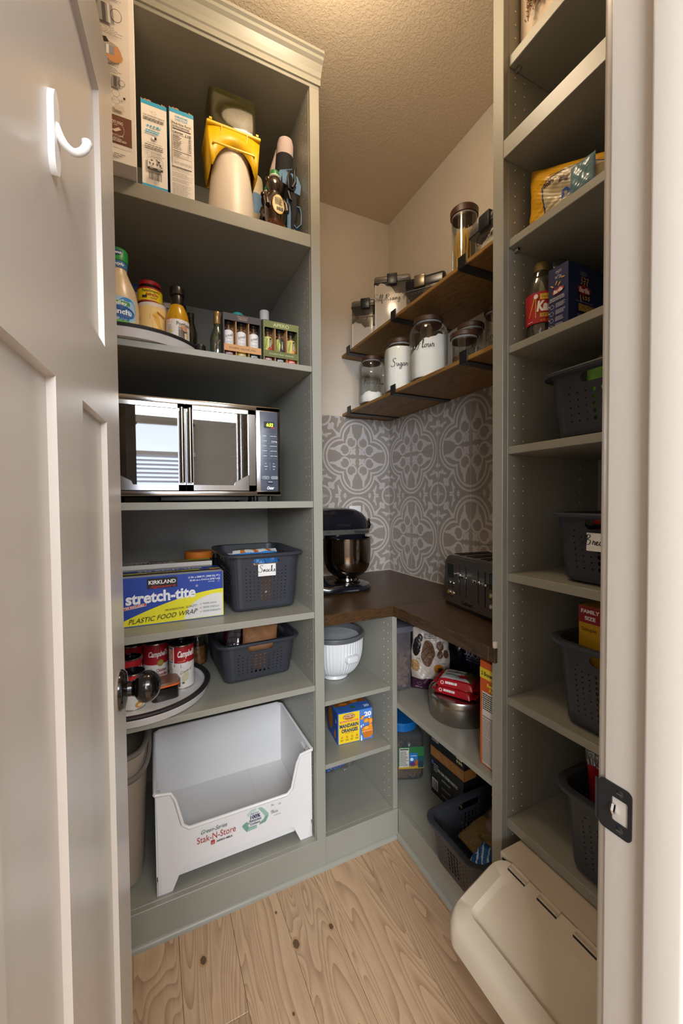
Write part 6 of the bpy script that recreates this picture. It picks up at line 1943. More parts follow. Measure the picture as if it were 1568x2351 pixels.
bp_ = [(.048, .030), (.050, .031), (.046, .038), (.044, .050), (.052, .056), (.070, .066), (.090, .085), (.102, .108), (.107, .135), (.108, .165), (.108, .228), (.112, .230), (.1125, .233), (.109, .234), (.1065, .231), (.1065, .165), (.104, .13), (.09, .09), (.06, .065), (.0001, .06)]
b.lathe(bp_, BOWL, seg=72); b.build('mixing_bowl', mx_)
b = B(); b.lathe([(.056, .0285), (.060, .030), (.060, .036), (.052, .040)], mat('bowl_seat', '#7d7670', .15, metal=1), seg=48, cap=False); b.build('bowl_seat', mx_)
b = B(); b.tube([(-.19, -.05, .03), (-.13, -.088, .018), (-.07, -.10, .028)], [.02, .018, .012], NAVY, seg=12); b.build('base_flare', mx_)

# toaster: front faces the doorway side
ts = thing('toaster', 'brushed dark steel four-slot toaster on the worktop beside the tall cabinet', 'toaster', (1.002, 1.060, ZCt), -97.0)
TST = mat('toaster_steel', '#a09a93', .34, metal=1.0, noise=.08, nscale=40, stretch=(1, 1, 25))
TW, TH_, TD = .165, .192, .215
b = B()
b.prism([(-TW, .012), (-TW - .003, .03), (-TW + .010, .165), (-TW + .030, .188), (-TW + .05, TH_), (TW - .05, TH_), (TW - .03, .188), (TW - .010, .165), (TW + .003, .03), (TW, .012)], .006, TD - .006, TST, 'Y')
b.prism([(-TW + .006, .014), (-TW + .004, .03), (-TW + .016, .162), (-TW + .034, .182), (-TW + .052, TH_ - .006), (TW - .052, TH_ - .006), (TW - .034, .182), (TW - .016, .162), (TW - .004, .03), (TW - .006, .014)], 0, TD, TST, 'Y')
b.build('toaster_body', ts, angle=50)
b = B(); b.rbox(-TW + .008, TW - .008, .006, TD - .006, 0, .013, BPLAST, r=.003); b.build('base', ts)
for k in range(4):
    x = -.115 + .077 * k
    b = B(); b.box(x - .016, x + .016, .035, TD - .03, TH_ + .0003, TH_ + .0012, mat('slot_black', '#0b0a0a', .6)); b.rbox(x - .019, x - .016, .03, TD - .025, TH_, TH_ + .003, BPLAST, r=.0008, seg=1); b.rbox(x + .016, x + .019, .03, TD - .025, TH_, TH_ + .003, BPLAST, r=.0008, seg=1)
    b.build('bread_slot', ts)
for i, x in enumerate((-.055, -.018, .05, .085)):
    b = B(); b.box(x - .0016, x + .0016, -.0008, .0004, .045, .160, mat('slot_black', '#0b0a0a')); b.box(x - .0028, x - .0018, -.0015, .0004, .045, .160, CHROME); b.build('lever_slot', ts, smooth=False)
    b = B(); b.lathe([(.020, -.004), (.022, -.003), (.022, .003), (.020, .004)], CHROME, seg=28, c=(x, -.008), sy=.55, xf=Matrix.Translation((0, 0, .130 - .003 * i))); b.build('lever', ts)
for x0 in (-.130, .020) if False else (-.132, .105):
    b = B(); b.rbox(x0, x0 + .042, -.002, .002, .108, .162, BPLAST, r=.002, seg=1)
    o = b.build('display', ts)
    p = Print(front(-.002, x0 + .021)); p.rect(-.015, .124, .015, .157, '#16201f' if x0 < 0 else '#27454f'); p.text('-', -.009, .116, .004, '#b9bcc0', w=.005, bold=.03); p.text('+', .009, .116, .004, '#b9bcc0', w=.004, bold=.03); p.done('screen', o)
    for i in range(4):
        x = x0 + .010 + (i % 2) * .022; z = .088 - (i // 2) * .036
        cc = ('#2b2622', '#2b2622', '#8a6a33', '#8a6a33') if x0 < 0 else ('#b9ab6a', '#d0d0d0', '#c9c4cc', '#a33c3c')
        xf = Matrix.Translation((x, 0, z)) @ Matrix.Rotation(PI / 2, 4, 'X')
        b = B(); b.lathe([(.0085, 0), (.0085, .002), (.007, .003), (.0065, .002)], CHROME, seg=24, xf=xf, cap=False); b.lathe([(.0065, .001), (.006, .004), (.0001, .0045)], mat('btn_' + cc[i], cc[i], .3), seg=24, xf=xf); b.build('button', ts)
        p = Print(front(0.0)); p.lines(x - .008, z - .0155, x + .008, z - .012, 1, '#141212', seed=i, fill=.8); p.done('button_caption', ts)
p = Print(front(0)); p.text('Cuisinart', -.012, .030, .0135, '#0f0e0e', w=.062, bold=.04); p.done('lettering', ts)

# ================================================================ low unit, right run: upper shelf
ZR1 = .5176
CTUB = clear('frosted_tub', '#cfc6c6', .05, .15, haze=.28, hazecol='#9a9096')
t = thing('cereal_tub', 'tall clear plastic tub half full of square cereal pieces', 'tub', (.905, 1.335, ZR1))
B().rbox(-.048, .048, 0, .20, 0, .245, CTUB, r=.010, seg=3).build('tub_body', t)
B().rbox(-.053, .053, -.005, .205, .236, .262, clear('frosted_lid', '#b9b2bf', .08, .15, haze=.5, hazecol='#8f8794'), r=.006, seg=2).build('lid', t)
b = B(); rn = random.Random(8)
CE1 = mat('cereal_tan', '#b39a74', .9, noise=.25, nscale=160, bump=1, bscale=250)
for i in range(260):
    e = rn.choice([0, 1, 2]); x = rn.uniform(-.034, .034); y = rn.uniform(.012, .05) if e else rn.uniform(.015, .18); z = rn.uniform(.012, .115 + .02 * rn.random())
    if e == 2: x = rn.choice([-.035, .033])+rn.uniform(-.003,.003); y = rn.uniform(.015, .18)
    m_ = Matrix.Translation((x, y, z)) @ Matrix.Rotation(rn.uniform(0, 3), 4, 'X') @ Matrix.Rotation(rn.uniform(0, 3), 4, 'Z')
    b.box(-.009, .009, -.008, .008, -.0045, .0045, CE1, xf=m_)
o = b.build('cereal', t, smooth=False); o['kind'] = 'stuff'
PL = mat('plum_print', '#3b1a30', .35); CW = mat('cream_print', '#b9aca0', .35); GRN = mat('granola_brown', '#5b3d24', .6, noise=.7, nscale=150); OATS = mat('oat_tan', '#9a7647', .6, noise=.5, nscale=160); RAI = mat('raisin_black', '#15100f', .4); HNY = mat('honey_gold', '#a8681f', .3); NUT = mat('nut_brown', '#5a3a28', .5)
def granola(u, v):
    def el(cx, cy, a, c): return ((u - cx) / a) ** 2 + ((v - cy) / c) ** 2 < 1
    if v < .20 + .03 * math.sin(u * 5): return PL
    if el(.42, .62, .17, .20): return GRN
    if el(.12, .72, .10, .15) or el(.2, .85, .08, .06): return RAI
    if el(.10, .42, .11, .09): return OATS
    if el(.70, .38, .13, .07): return HNY
    if el(.74, .74, .10, .07) or el(.88, .62, .07, .07) or el(.72, .62, .08, .06): return NUT
    return CW
gr, gsf = pouch('granola_bag', 'white and plum granola bag printed with nuts and honey, beside the tub', 'bag', (1.020, 1.300, ZR1), facing(1.0, 1.3) + 4, .155, .255, .075, granola, cr=.35, seed=6, nu=110, nv=150, pinch=.12)
p = Print(gsf); p.text('ALMONDS', .045, .205, .006, '#2a2320', w=.022, bold=.02, slope=-.1); p.text('HONEY', .05, .120, .0055, '#2a2320', w=.016, bold=.02); p.text('OATS', -.05, .135, .0055, '#2a2320'); p.lines(-.03, .215, .04, .235, 3, '#5b534e', seed=2)
p.ring(-.048, .035, .008, .0008, '#b583a6'); p.ring(.018, .032, .010, .0009, '#b583a6'); p.lines(-.062, .014, -.034, .022, 2, '#b583a6'); p.lines(.002, .010, .034, .018, 2, '#b583a6', seed=4); p.rect(.028, .082, .044, .100, '#1c1918'); p.rect(.031, .085, .041, .097, CW); p.lines(.01, .058, .045, .072, 4, '#5b534e', seed=5)
p.done('bag_lettering', gr)
BLK = mat('black_foil_bag', '#141416', .25, noise=.3, nscale=20)
pouch('coffee_bag', 'black foil bag standing between the granola bag and noodle packs', 'bag', (1.175, 1.335, ZR1), -75, .115, .235, .06, BLK, cr=.3, seed=11)
nb, nsf = pouch('nut_bag', 'dark blue nut bag standing behind the noodle packs', 'bag', (1.180, 1.205, ZR1), -80, .13, .245, .05, lambda u, v: mat('yellow_green_print', '#8a8a2a', .35) if v > .86 and u < .5 else (mat('navy_foil', '#151c2e', .3)), cr=.3, seed=12)
p = Print(nsf); p.text('BLUE', .015, .182, .022, '#c9cfe0', w=.045); p.text('DIAMOND', .004, .152, .024, '#c9cfe0', w=.092, bold=.01); p.lines(-.03, .12, .05, .14, 2, '#6d7893', seed=2); p.done('bag_lettering', nb)
t = thing('round_tin', 'round silver biscuit tin with noodle packs on its lid', 'tin', (.995, 1.103, ZR1))
TIN = mat('tin_plate', '#a5a09a', .28, metal=1.0, noise=.06, nscale=30)
B().lathe([(.104, 0), (.106, .003), (.106, .062)], TIN, seg=72).build('tin_body', t)
B().lathe([(.108, .060), (.1085, .062), (.1085, .081), (.106, .085), (.100, .085), (.098, .082), (.0001, .082)], TIN, seg=72).build('lid', t)
def noodle(loc, rz, lab, tilt):
    RDN = mat('noodle_red', '#a50f1c', .3); WHN = mat('noodle_white', '#cfc5bb', .35); FD = mat('noodle_bowl', '#5a4526', .5, noise=.7, nscale=90)
    t = thing('noodle_pack', lab, 'noodles', loc, rz, 'red and white noodle packs', tilt)
    b = B()
    w, d, h = .125, .105, .028
    def f(u, v):
        x = (u - .5) * 2; y = (v - .5) * 2
        e = (max(0, 1 - x ** 6) * max(0, 1 - y ** 6)) ** .35
        return (x * w / 2, y * d / 2, h * e + .0012 * nz(u * 3, v * 3, rz) * e)
    def mf(u, v):
        if u < .07 or u > .93 or v < .12 or v > .92: return RDN
        if u > .66 and v > .35 - (u - .66): return FD
        return WHN
    b.grid(f, 32, 28, mf)
    b.grid(lambda u, v: ((u - .5) * w, (v - .5) * d, 0.0), 2, 2, RDN)
    for sx in (-1, 1):
        b.grid(lambda u, v: (sx * (w / 2 + .016 * u), (v - .5) * d * (1 - .12 * u), .006 + .004 * math.sin(v * 20) * u), 3, 20, RDN)
    b.build('pack_body', t, fix=False, angle=60)
    sf = lambda a, c, dd=0: Vector((*f(a / w + .5, c / d + .5)[:2], f(a / w + .5, c / d + .5)[2] + dd + .0005))
    p = Print(sf, nu=.01)
    p.text('ICHIBAN', -.012, .014, .013, '#1d3a24', w=.062, bold=.04); p.text('SAPPORO', -.012, -.012, .011, '#1d3a24', w=.062, bold=.03); p.text('Japanese', -.020, .029, .006, '#b33', w=.03)
    p.poly([(.018 + (.016 if i % 2 else .012) * math.cos(i * PI / 12), -.016 + (.016 if i % 2 else .012) * math.sin(i * PI / 12)) for i in range(24)], '#a3141f'); p.rect(-.04, -.030, .03, -.027, '#7aa5cf')
    p.done('pack_lettering', t)
    p = Print(flat((0, -d / 2 - .001, 0), (1, 0, 0), (0, 0.15, 1), (0, -1, 0)))
    p.ring(-.045, .012, .006, .002, '#e9e0dc'); p.lines(-.034, .008, .01, .018, 1, '#e9e0dc', seed=3, fill=.8)
    p.done('side_lettering', t)
    return t
noodle((.985, 1.098, ZR1 + .0865), -62, 'lower red and white noodle pack lying on the round tin', (0, 0))
noodle((.982, 1.090, ZR1 + .1195), -57, 'upper red and white noodle pack lying on the round tin', (0, 0))
t = carton('cereal_box', 'orange cereal box seen edge on beside the tall cabinet side', 'box', (.861, .835, ZR1), -90, .064, .19, .305, mat('orange_card', '#c5541a', .45))
p = Print(front(0))
p.rect(-.032, .255, .032, .285, '#d9bf2a'); p.text('2 Boxes!', -.004, .270, .011, '#231a10', w=.044, bold=.03); p.ring(.026, .27, .010, .001, '#231a10')
p.text("Reese's", .012, .241, .010, '#e0c52c', w=.034, bold=.05, shear=.3); p.text('Puffs', .016, .228, .010, '#e0c52c', w=.026, bold=.05, shear=.3)
p.rect(-.022, .006, .034, .218, '#cdc6bc'); p.lines(-.020, .165, .030, .214, 8, '#2b2724', seed=3, fill=.55); p.rect(-.021, .198, .031, .200, '#231f1d'); p.rect(-.021, .145, .031, .147, '#231f1d'); p.lines(-.020, .095, .030, .142, 12, '#6b645e', seed=5); p.rect(-.021, .091, .031, .0925, '#231f1d'); p.lines(-.020, .012, .031, .088, 30, '#77706a', seed=7, ragged=False)
p.done('side_print', t)

# ---- cabinet floor
t = thing('pretzel_jar', 'big clear square jar with blue lid holding pretzels', 'jar', (.972, 1.440, Zb), facing(.97, 1.44) + 12)
b = B(); b.rbox(-.080, .080, -.080, .080, 0, .205, clear('jar_clear3', '#bfc0c0', .06, .04, haze=.05), r=.024, seg=4); b.build('jar_body', t)
B().lathe([(.062, .205), (.066, .206), (.068, .235), (.064, .240), (.0001, .241)], mat('bright_blue_lid', '#1464a8', .35), seg=48).build('lid', t)
b = B(); rn = random.Random(2)
PZ = mat('pretzel', '#8d5c2c', .5, noise=.5, nscale=70)
for i in range(70):
    x, y = (rn.uniform(-.064, .064), rn.uniform(-.066, .066)); z = rn.uniform(.012, .045) if i < 45 else rn.uniform(.04, .12)
    if i % 2: y = -.062 + rn.uniform(0, .01)
    if i % 4 == 0: x = -.062 + rn.uniform(0, .01)
    c = Vector((x, y, z)); a1, a2 = rn.uniform(0, 6), rn.uniform(-.5, .5)
    pts = [c + Vector((.014 * math.cos(t_) * math.cos(a1), .014 * math.cos(t_) * math.sin(a1) * .5, .010 * math.sin(t_ + a2))) for t_ in (0, 1.2, 2.4, 3.6, 4.8)]
    b.tube(pts, .0045, PZ, seg=6, closed=True)
o = b.build('pretzels', t); o['kind'] = 'stuff'
p = Print(flat((0, -.0803, 0), (1, 0, 0), (0, 0, 1), (0, -1, 0)))
p.rect(-.030, .058, .078, .150, '#2a6b36'); p.rect(-.030, .058, .078, .070, '#b28d22'); p.rect(-.026, .066, .014, .146, '#c9c3b9'); p.lines(-.024, .070, .012, .134, 12, '#3b3632', seed=4); p.rect(-.024, .138, .012, .143, '#2b2724'); p.rect(.016, .075, .050, .125, '#1f6fb3'); p.ell(.026, .098, .007, .007, '#d6e3ee'); p.rect(.02, .112, .046, .114, '#d6e3ee'); p.ell(.03, .078, .012, .010, '#5d2a6d'); p.ell(.046, .084, .007, .014, '#a9561e'); p.rect(.052, .062, .076, .11, '#1d4a5c'); p.barcode(.054, .066, .074, .090, seed=5)
p.done('front_label', t)
def kbox(z, lab, rz, upper):
    t = carton('coffee_pod_box', lab, 'box', (1.010, 1.190, z), -90 + rz, .186, .215, .150, mat('pod_black', '#121317', .45))
    p = Print(front(0))
    if upper:
        p.rect(-.093, .0, .093, .040, '#8f5c2a'); p.rect(-.086, .065, -.045, .145, '#8b8580'); p.lines(-.084, .067, -.047, .142, 14, '#3a3634', seed=6)
        p.text('TRY OUR OTHER VARIETIES', .02, .10, .010, '#b9b4a8', w=.11, bold=.02)
        for u in (-.07, -.02, .045): p.ring(u, .02, .010, .001, '#b98d5f'); p.lines(u + .013, .010, u + .036, .03, 4, '#a9805a', seed=3)
        for i in range(6): p.ell(.060 + (i % 3) * .011, .060 + (i // 3) * .014, .004, .006, '#b9ab80', n=12, rot=20 * i)
    else:
        p.text('TRY OUR OTHER VARIETIES', .005, .108, .011, '#b5b0a5', w=.115, bold=.03)
        p.rect(-.086, .020, -.050, .062, '#b9b4ac'); p.barcode(-.083, .024, -.053, .058, seed=9); p.rect(-.088, .118, -.078, .132, '#2c62b0'); p.lines(-.075, .095, -.045, .128, 4, '#8b877f', seed=2)
        for v in (.085, .055, .028): p.text('BLACK & WHITE', .0, v, .007, '#a5a196', w=.05, bold=.02); p.rect(-.03, v - .010, .04, v - .0095, '#55524c')
        for i in range(6): p.ell(.062 + (i % 3) * .011, .056 + (i // 3) * .014, .004, .006, '#b9ab80', n=12, rot=20 * i)
    p.done('side_print', t)
    p = Print(flat((.093, 0, 0), (0, 1, 0), (0, 0, 1), (1, 0, 0)))
    if upper: p.poly([(0, 0), (.06, 0), (.06, .040), (0, .040)], '#8f5c2a'); p.text('OLD', .10, .018, .014, '#6d6a66', w=.04, bold=.02)
    p.rect(.0, .002, .001, .148, '#1c1c20'); p.done('end_print', t)
    return t
kbox(Zb, 'lower black coffee pod box beside the pretzel jar', 0, False)
kbox(Zb + .151, 'upper black coffee pod box with an orange band', 1.5, True)
bs3 = basket('shallow dark basket on the low cabinet floor holding frozen bread bags', (.978, .930, Zb), -90, .220, .345, .145, 10, 6, 'shallow dark grey perforated baskets')
HAM = mat('ham_pink', '#a98484', .5, noise=.2, nscale=60); LET = mat('lettuce_green', '#4c5a26', .5, noise=.5, nscale=70); BRD = mat('bread_straw', '#8a7145', .6, noise=.6, nscale=120, stretch=(8, 1, 1))
def hamm(u, v):
    def el(cx, cy, a, c): return ((u - cx) / a) ** 2 + ((v - cy) / c) ** 2 < 1
    if el(.30, .66, .24, .15) or el(.46, .48, .26, .13): return mat('ham_rim', '#8e5f62', .5) if not (el(.30, .66, .22, .135) or el(.46, .48, .24, .115)) else HAM
    if v > .70 or (u < .2 and v > .5): return LET
    return BRD
hb_, hsf = pouch('bread_bag', 'bread bag printed with ham slices lying in the floor basket', 'bag', (.90, .928, Zb + .06), -92, .165, .22, .035, hamm, cr=.3, seed=14, tilt=(-72, 0), nu=100, nv=100)
p = Print(hsf); p.text('Aldi Fresh', .0, .05, .012, '#31405a', w=.06, shear=.3); p.done('bag_lettering', hb_)
CEL = clear('cellophane', '#e6e6e6', .22, .06, haze=.08)
cbag, _ = pouch('cellophane_bag', 'clear cellophane bag tied with red and white ribbon in floor basket', 'bag', (1.05, .895, Zb + .138), -80, .12, .12, .06, CEL, cr=1.0, seed=15, tilt=(0, 0))
b = B()
RW = [mat('ribbon_red', '#9c2030', .4), mat('ribbon_white', '#d8d0cc', .4)]
for k in range(2):
    off = .0035 * k
    b.ribbon([(.03, .03 + off, .01), (.012, .012 + off, .004), (-.006, .002 + off, .002), (-.02, -.014 + off, -.014), (-.034, -.006 + off, -.034), (-.046, .01 + off, -.044), (-.042, .035 + off, -.04)], (0, 1, 0), .0035, .0006, RW[k])
    b.ribbon([(-.006, .0 + off, .002), (.0, .03 + off, .014), (-.012, .06 + off, .01), (-.004, .075 + off, .006)], (1, 0, .3), .0035, .0006, RW[1 - k])
b.build('ribbon', cbag, loc=(0.0, -.040, .055), rot=(0, 0, R(80)), smooth=False)['label'] = 'red and white striped ribbon'
pouch('snack_bag', 'bright blue bag corner at the front of the floor basket', 'bag', (.838, .870, Zb + .075), -86, .06, .09, .03, lambda u, v: mat('bag_blue', '#1c5fa8', .3) if int((u + v) * 14) % 5 else mat('bag_stripe', '#c9d6e4', .3), cr=.6, seed=16, tilt=(-60, 0))

# ================================================================ wall shelves: tubs and jars
ZU, ZL = 2.077, 1.764
TUB = clear('tub_clear', '#e4e2e0', .03, .14, haze=.06, hazecol='#b5b0aa')
CLIP = mat('clip_dark', '#1f242b', .35)
def tub(loc, rz, lab, w, d, h, fill, word, fm=FLOUR, lidm=None, slope=0.0, jag=0.0, wsz=.030, clip=CLIP, lidt=.030, cu=0.0):
    t = thing('storage_tub', lab, 'container', loc, rz)
    b = B(); b.rbox(-w / 2, w / 2, 0, d, 0, h - .022, TUB, r=.016, seg=4); b.build('tub_body', t)
    b = B(); b.rbox(-w / 2 - .002, w / 2 + .002, -.002, d + .002, h - lidt, h, lidm or clear('tub_lid', '#c9c7c4', .14, .06, haze=.35, hazecol='#a9a49c'), r=.014, seg=4)
    o = b.build('lid', t)
    b = B(); b.rbox(-w / 2 - .0025, w / 2 + .0025, -.0025, d + .0025, h - lidt - .004, h - lidt + .001, mat('seal_grey', '#4b4d50', .4), r=.012, seg=3, only='Z'); b.build('seal', t)
    b = B(); b.rbox(cu - .024, cu + .024, -.012, .004, h - .050, h - .004, clip, r=.004, seg=2); b.rbox(cu - .024, cu + .024, -.010, .02, h - .010, h + .002, clip, r=.003, seg=2)
    cpo = b.build('clip', t)
    # powder with an uneven top
    b = B(); n = 30; m = 8
    w2 = w / 2 - .0035; rn = random.Random(int(w * 1000 + h * 77))
    ph = rn.uniform(0, 6)
    def top(u, v):
        z = fill * (1 + slope * (.5 - u) + jag * (math.sin(u * 9 + ph) * .5 + math.sin(u * 23 + ph * 2) * .25 + math.sin(u * 51) * .1))
        return ((u - .5) * 2 * w2, .003 + v * (d - .006), min(h - .03, z * (1 - .12 * v)))
    b.grid(top, n, m, fm)
    b.add([top(i / n, 0) for i in range(n + 1)] + [((i / n - .5) * 2 * w2, .003, .003) for i in range(n + 1)], [(i, n + 1 + i, n + 2 + i, i + 1) for i in range(n)], fm)
    for u in (0, 1):
        b.add([top(u, j / m) for j in range(m + 1)] + [((u - .5) * 2 * w2, .003 + j / m * (d - .006), .003) for j in range(m + 1)], [(i, n_, n_ + 1, i + 1) for i, n_ in [(k, m + 1 + k) for k in range(m)]], fm)
    b.build('contents', t, fix=False)
    p = Print(front(-.0006)); p.script(word[0], word[1], word[2], wsz, wt=.06); p.done('handwritten_name', t)
    # powder haze clinging to the inside
    return t
tub((1.002, 1.815, ZU), -40, 'clear tub of white flour marked Multigrain, leftmost on upper shelf', .125, .10, .245, .115, ('Multigrain', .012, .150), slope=.35, jag=.12, wsz=.022, cu=.012)
tub((1.060, 1.632, ZU), -37, 'clear tub marked Self Rising Flour, tallest on the upper shelf', .172, .11, .292, .225, ('Self Rising Flour', .012, .172), slope=.35, jag=.09, wsz=.030)
tub((1.088, 1.420, ZU), -54, 'tub with a dark lid marked Brown Sugar, middle of upper shelf', .175, .10, .190, .085, ('Brown Sugar', -.012, .115), fm=mat('brown_sugar', '#9c6a43', .9, noise=.15, nscale=80, bump=.5, bscale=200), lidm=mat('dark_tub_lid', '#1b1c20', .25), slope=-.3, jag=.15, wsz=.030, lidt=.055, cu=-.02, clip=mat('clip_bronze', '#7d7460', .3, metal=.6))
tub((1.027, 1.010, ZU), -92, 'clear low tub marked Coconut at the right end of upper shelf', .17, .10, .165, .085, ('Coconut', .010, .080), slope=-.9, jag=.15, wsz=.036)
def jar(loc, r, h, lab, lid_r, word=None, fill=None, fm=FLOUR, wz=.1, ws=.03, group=None, shoulder=.03, lidh=.022, jag=0.0, straight=False, slope=0.0, wu=0):
    rz = facing(loc[0], loc[1])
    t = thing('glass_jar', lab, 'jar', loc, rz, group)
    hb2 = h - lidh
    if straight: pr_ = [(r - .003, 0), (r, .003), (r, hb2)]
    else: pr_ = [(r - .006, 0), (r, .006), (r, hb2 - shoulder)] + [(lid_r - .004 + (r - lid_r + .004) * math.cos(R(a)), hb2 - shoulder + shoulder * .92 * math.sin(R(a))) for a in (15, 30, 45, 60, 75, 90)] + [(lid_r - .004, hb2)]
    B().lathe(pr_, GLASS, seg=56).build('jar_body', t)
    B().lathe([(lid_r - .007, hb2 - .008), (lid_r - .006, hb2 + .002), (lid_r, hb2 + .003), (lid_r + .001, h - .004), (lid_r - .002, h), (.0001, h + .0005)], DARKWOOD, seg=56).build('lid', t)
    B().lathe([(lid_r - .0055, hb2 - .004), (lid_r - .0035, hb2 - .001), (lid_r - .0035, hb2 + .002)], mat('silicone_ring', '#8d8a88', .5), seg=40, cap=False).build('seal_ring', t)
    if fill:
        b = B(); n = 48
        rr = r - .003
        def tp(a): return fill * (1 + slope * math.cos(a + .3) + jag * (math.sin(a * 3 + 1) + .5 * math.sin(a * 7 + 2) + .3 * math.sin(a * 17)))
        def rad(z):
            if straight or z < hb2 - shoulder: return rr
            q = min(1, (z - hb2 + shoulder) / (shoulder * .92)); return lid_r - .007 + (r - lid_r + .004) * math.sqrt(max(0, 1 - q * q))
        vs = [(rr * .97 * math.cos(2 * PI * i / n), rr * .97 * math.sin(2 * PI * i / n), .004) for i in range(n)]
        ks = 6
        for k in range(1, ks + 1):
            for i in range(n):
                z = .004 + (min(tp(2 * PI * i / n), hb2 - .004) - .004) * k / ks; q = rad(z)
                vs.append((q * math.cos(2 * PI * i / n), q * math.sin(2 * PI * i / n), z))
        fs = [(a * n + i, a * n + (i + 1) % n, (a + 1) * n + (i + 1) % n, (a + 1) * n + i) for a in range(ks) for i in range(n)]
        vs.append((0, 0, fill * 1.02)); fs += [(ks * n + i, ks * n + (i + 1) % n, len(vs) - 1) for i in range(n)]; fs.append(tuple(range(n))[::-1])
        b.add(vs, fs, fm); b.build('contents', t)
    if word:
        p = Print(cyl(r + .0006, 0, 0), nu=.004); p.script(word, wu, wz, ws, wt=.065); p.done('handwritten_name', t)
    return t
jar((.995, 1.722, ZL), .064, .228, 'dusty glass jar marked Pizza Flour, leftmost on the lower shelf', .050, 'Pizza Flour', .045, wz=.085, ws=.024, jag=.12, slope=.2, wu=.018)
jar((1.005, 1.490, ZL), .069, .228, 'full glass jar marked Sugar on the lower wall shelf', .052, 'Sugar', .186, wz=.100, ws=.031, jag=.005, shoulder=.04)
jar((1.015, 1.300, ZL), .076, .245, 'largest glass jar, marked Flour, in the middle of lower shelf', .057, 'Flour', .135, wz=.112, ws=.032, jag=.05, shoulder=.045, slope=.30, wu=-.014)
jar((1.000, 1.083, ZL), .044, .105, 'short glass jar with dark wooden lid, front of two', .048, None, .022, fm=mat('lentils', '#5e4226', .7, noise=.7, nscale=200), straight=True, group='glass jars with dark wooden lids', lidh=.020)
jar((1.085, 1.140, ZL), .044, .172, 'taller glass jar with dark wooden lid behind the short one', .048, 'Rice', .028, wz=.07, ws=.022, fm=mat('rice', '#b5aa8f', .7, noise=.4, nscale=250), straight=True, group='glass jars with dark wooden lids', lidh=.020, wu=.02)
jar((1.125, 1.050, ZL), .042, .205, 'glass jar of pale grain marked Couscous, near the cabinet', .046, 'Couscous', .070, wz=.088, ws=.034, fm=mat('couscous', '#bba778', .8, noise=.5, nscale=320, bump=1, bscale=350), straight=True, group='glass jars with dark wooden lids', lidh=.022, wu=.008)
jar((1.115, .945, ZL), .043, .275, 'tallest glass jar on the lower shelf, beside the tall cabinet', .047, None, .05, fm=mat('rice', '#b5aa8f'), straight=True, group='glass jars with dark wooden lids', lidh=.025)
sj = jar((1.072, 1.160, ZU), .046, .285, 'tall glass jar of spaghetti with dark wooden lid', .050, None, None, straight=True, lidh=.028)
b = B(); rn = random.Random(3)
SPG = mat('spaghetti', '#cda028', .5, noise=.15, nscale=10)
for i in range(170):
    a = rn.uniform(0, 6.28); q = .034 * math.sqrt(rn.random()); q2 = min(.036, q + rn.uniform(-.01, .016)); a2 = a + rn.uniform(-.25, .25)
    b.tube([(q * math.cos(a) + .003, q * math.sin(a), .005), (q2 * math.cos(a2) + .003, q2 * math.sin(a2), .195 + rn.uniform(-.012, .018))], .0013, SPG, seg=4)
for i in range(14):
    b.tube([(-.004 + rn.uniform(-.004, .006), rn.uniform(-.02, .01), .006), (-.036 + rn.uniform(0, .008), rn.uniform(-.02, .01), .14 + rn.uniform(0, .02))], .0013, SPG, seg=4)
o = b.build('spaghetti', sj); o['kind'] = 'stuff'

# ================================================================ tall unit on the right
# top shelf: pale canvas with a dried wheat bundle
t = thing('canvas_panel', 'pale canvas panel leaning inside the topmost right shelf', 'canvas', (.890, .588, 2.429), -90, None, (0, 0))
B().rbox(-.17, .17, .0, .018, .0, .36, mat('canvas_cream', '#c9b9a2', .85, bump=.4, bscale=500), r=.002).build('canvas', t)
t = thing('dried_wheat', 'bundle of dried brown grass in front of the pale canvas', 'dried grass', (.872, .735, 2.429))
b = B(); rn = random.Random(12)
DG = mat('dried_grass', '#7b5636', .9)
for i in range(110):
    a = rn.uniform(-.7, .9); l = rn.uniform(.16, .27)
    x1, y1, z1 = rn.uniform(-.012, .02), -.055 * a - .01, l
    x1 = rn.uniform(-.006, .006); ye = rn.uniform(-.075, -.012); ze = rn.uniform(.045, .12) + (-.012 - ye) * .8
    P_ = [(0, -.16, .30), (x1, (ye - .16) * .5 + .01, ze + (.30 - ze) * .45), (x1, ye, ze)]
    b.tube(P_, [.0006, .0005, .0003], DG, seg=3)
    for k in range(5):
        q = Vector(P_[2]) + Vector((rn.uniform(-.003, .003), rn.uniform(-.006, .006), .006 * k)); b.tube([q, q + Vector((rn.uniform(-.003, .003), rn.uniform(-.004, .004), .006))], .0011, DG, seg=3)
o = b.build('stems', t, smooth=False); o['kind'] = 'stuff'
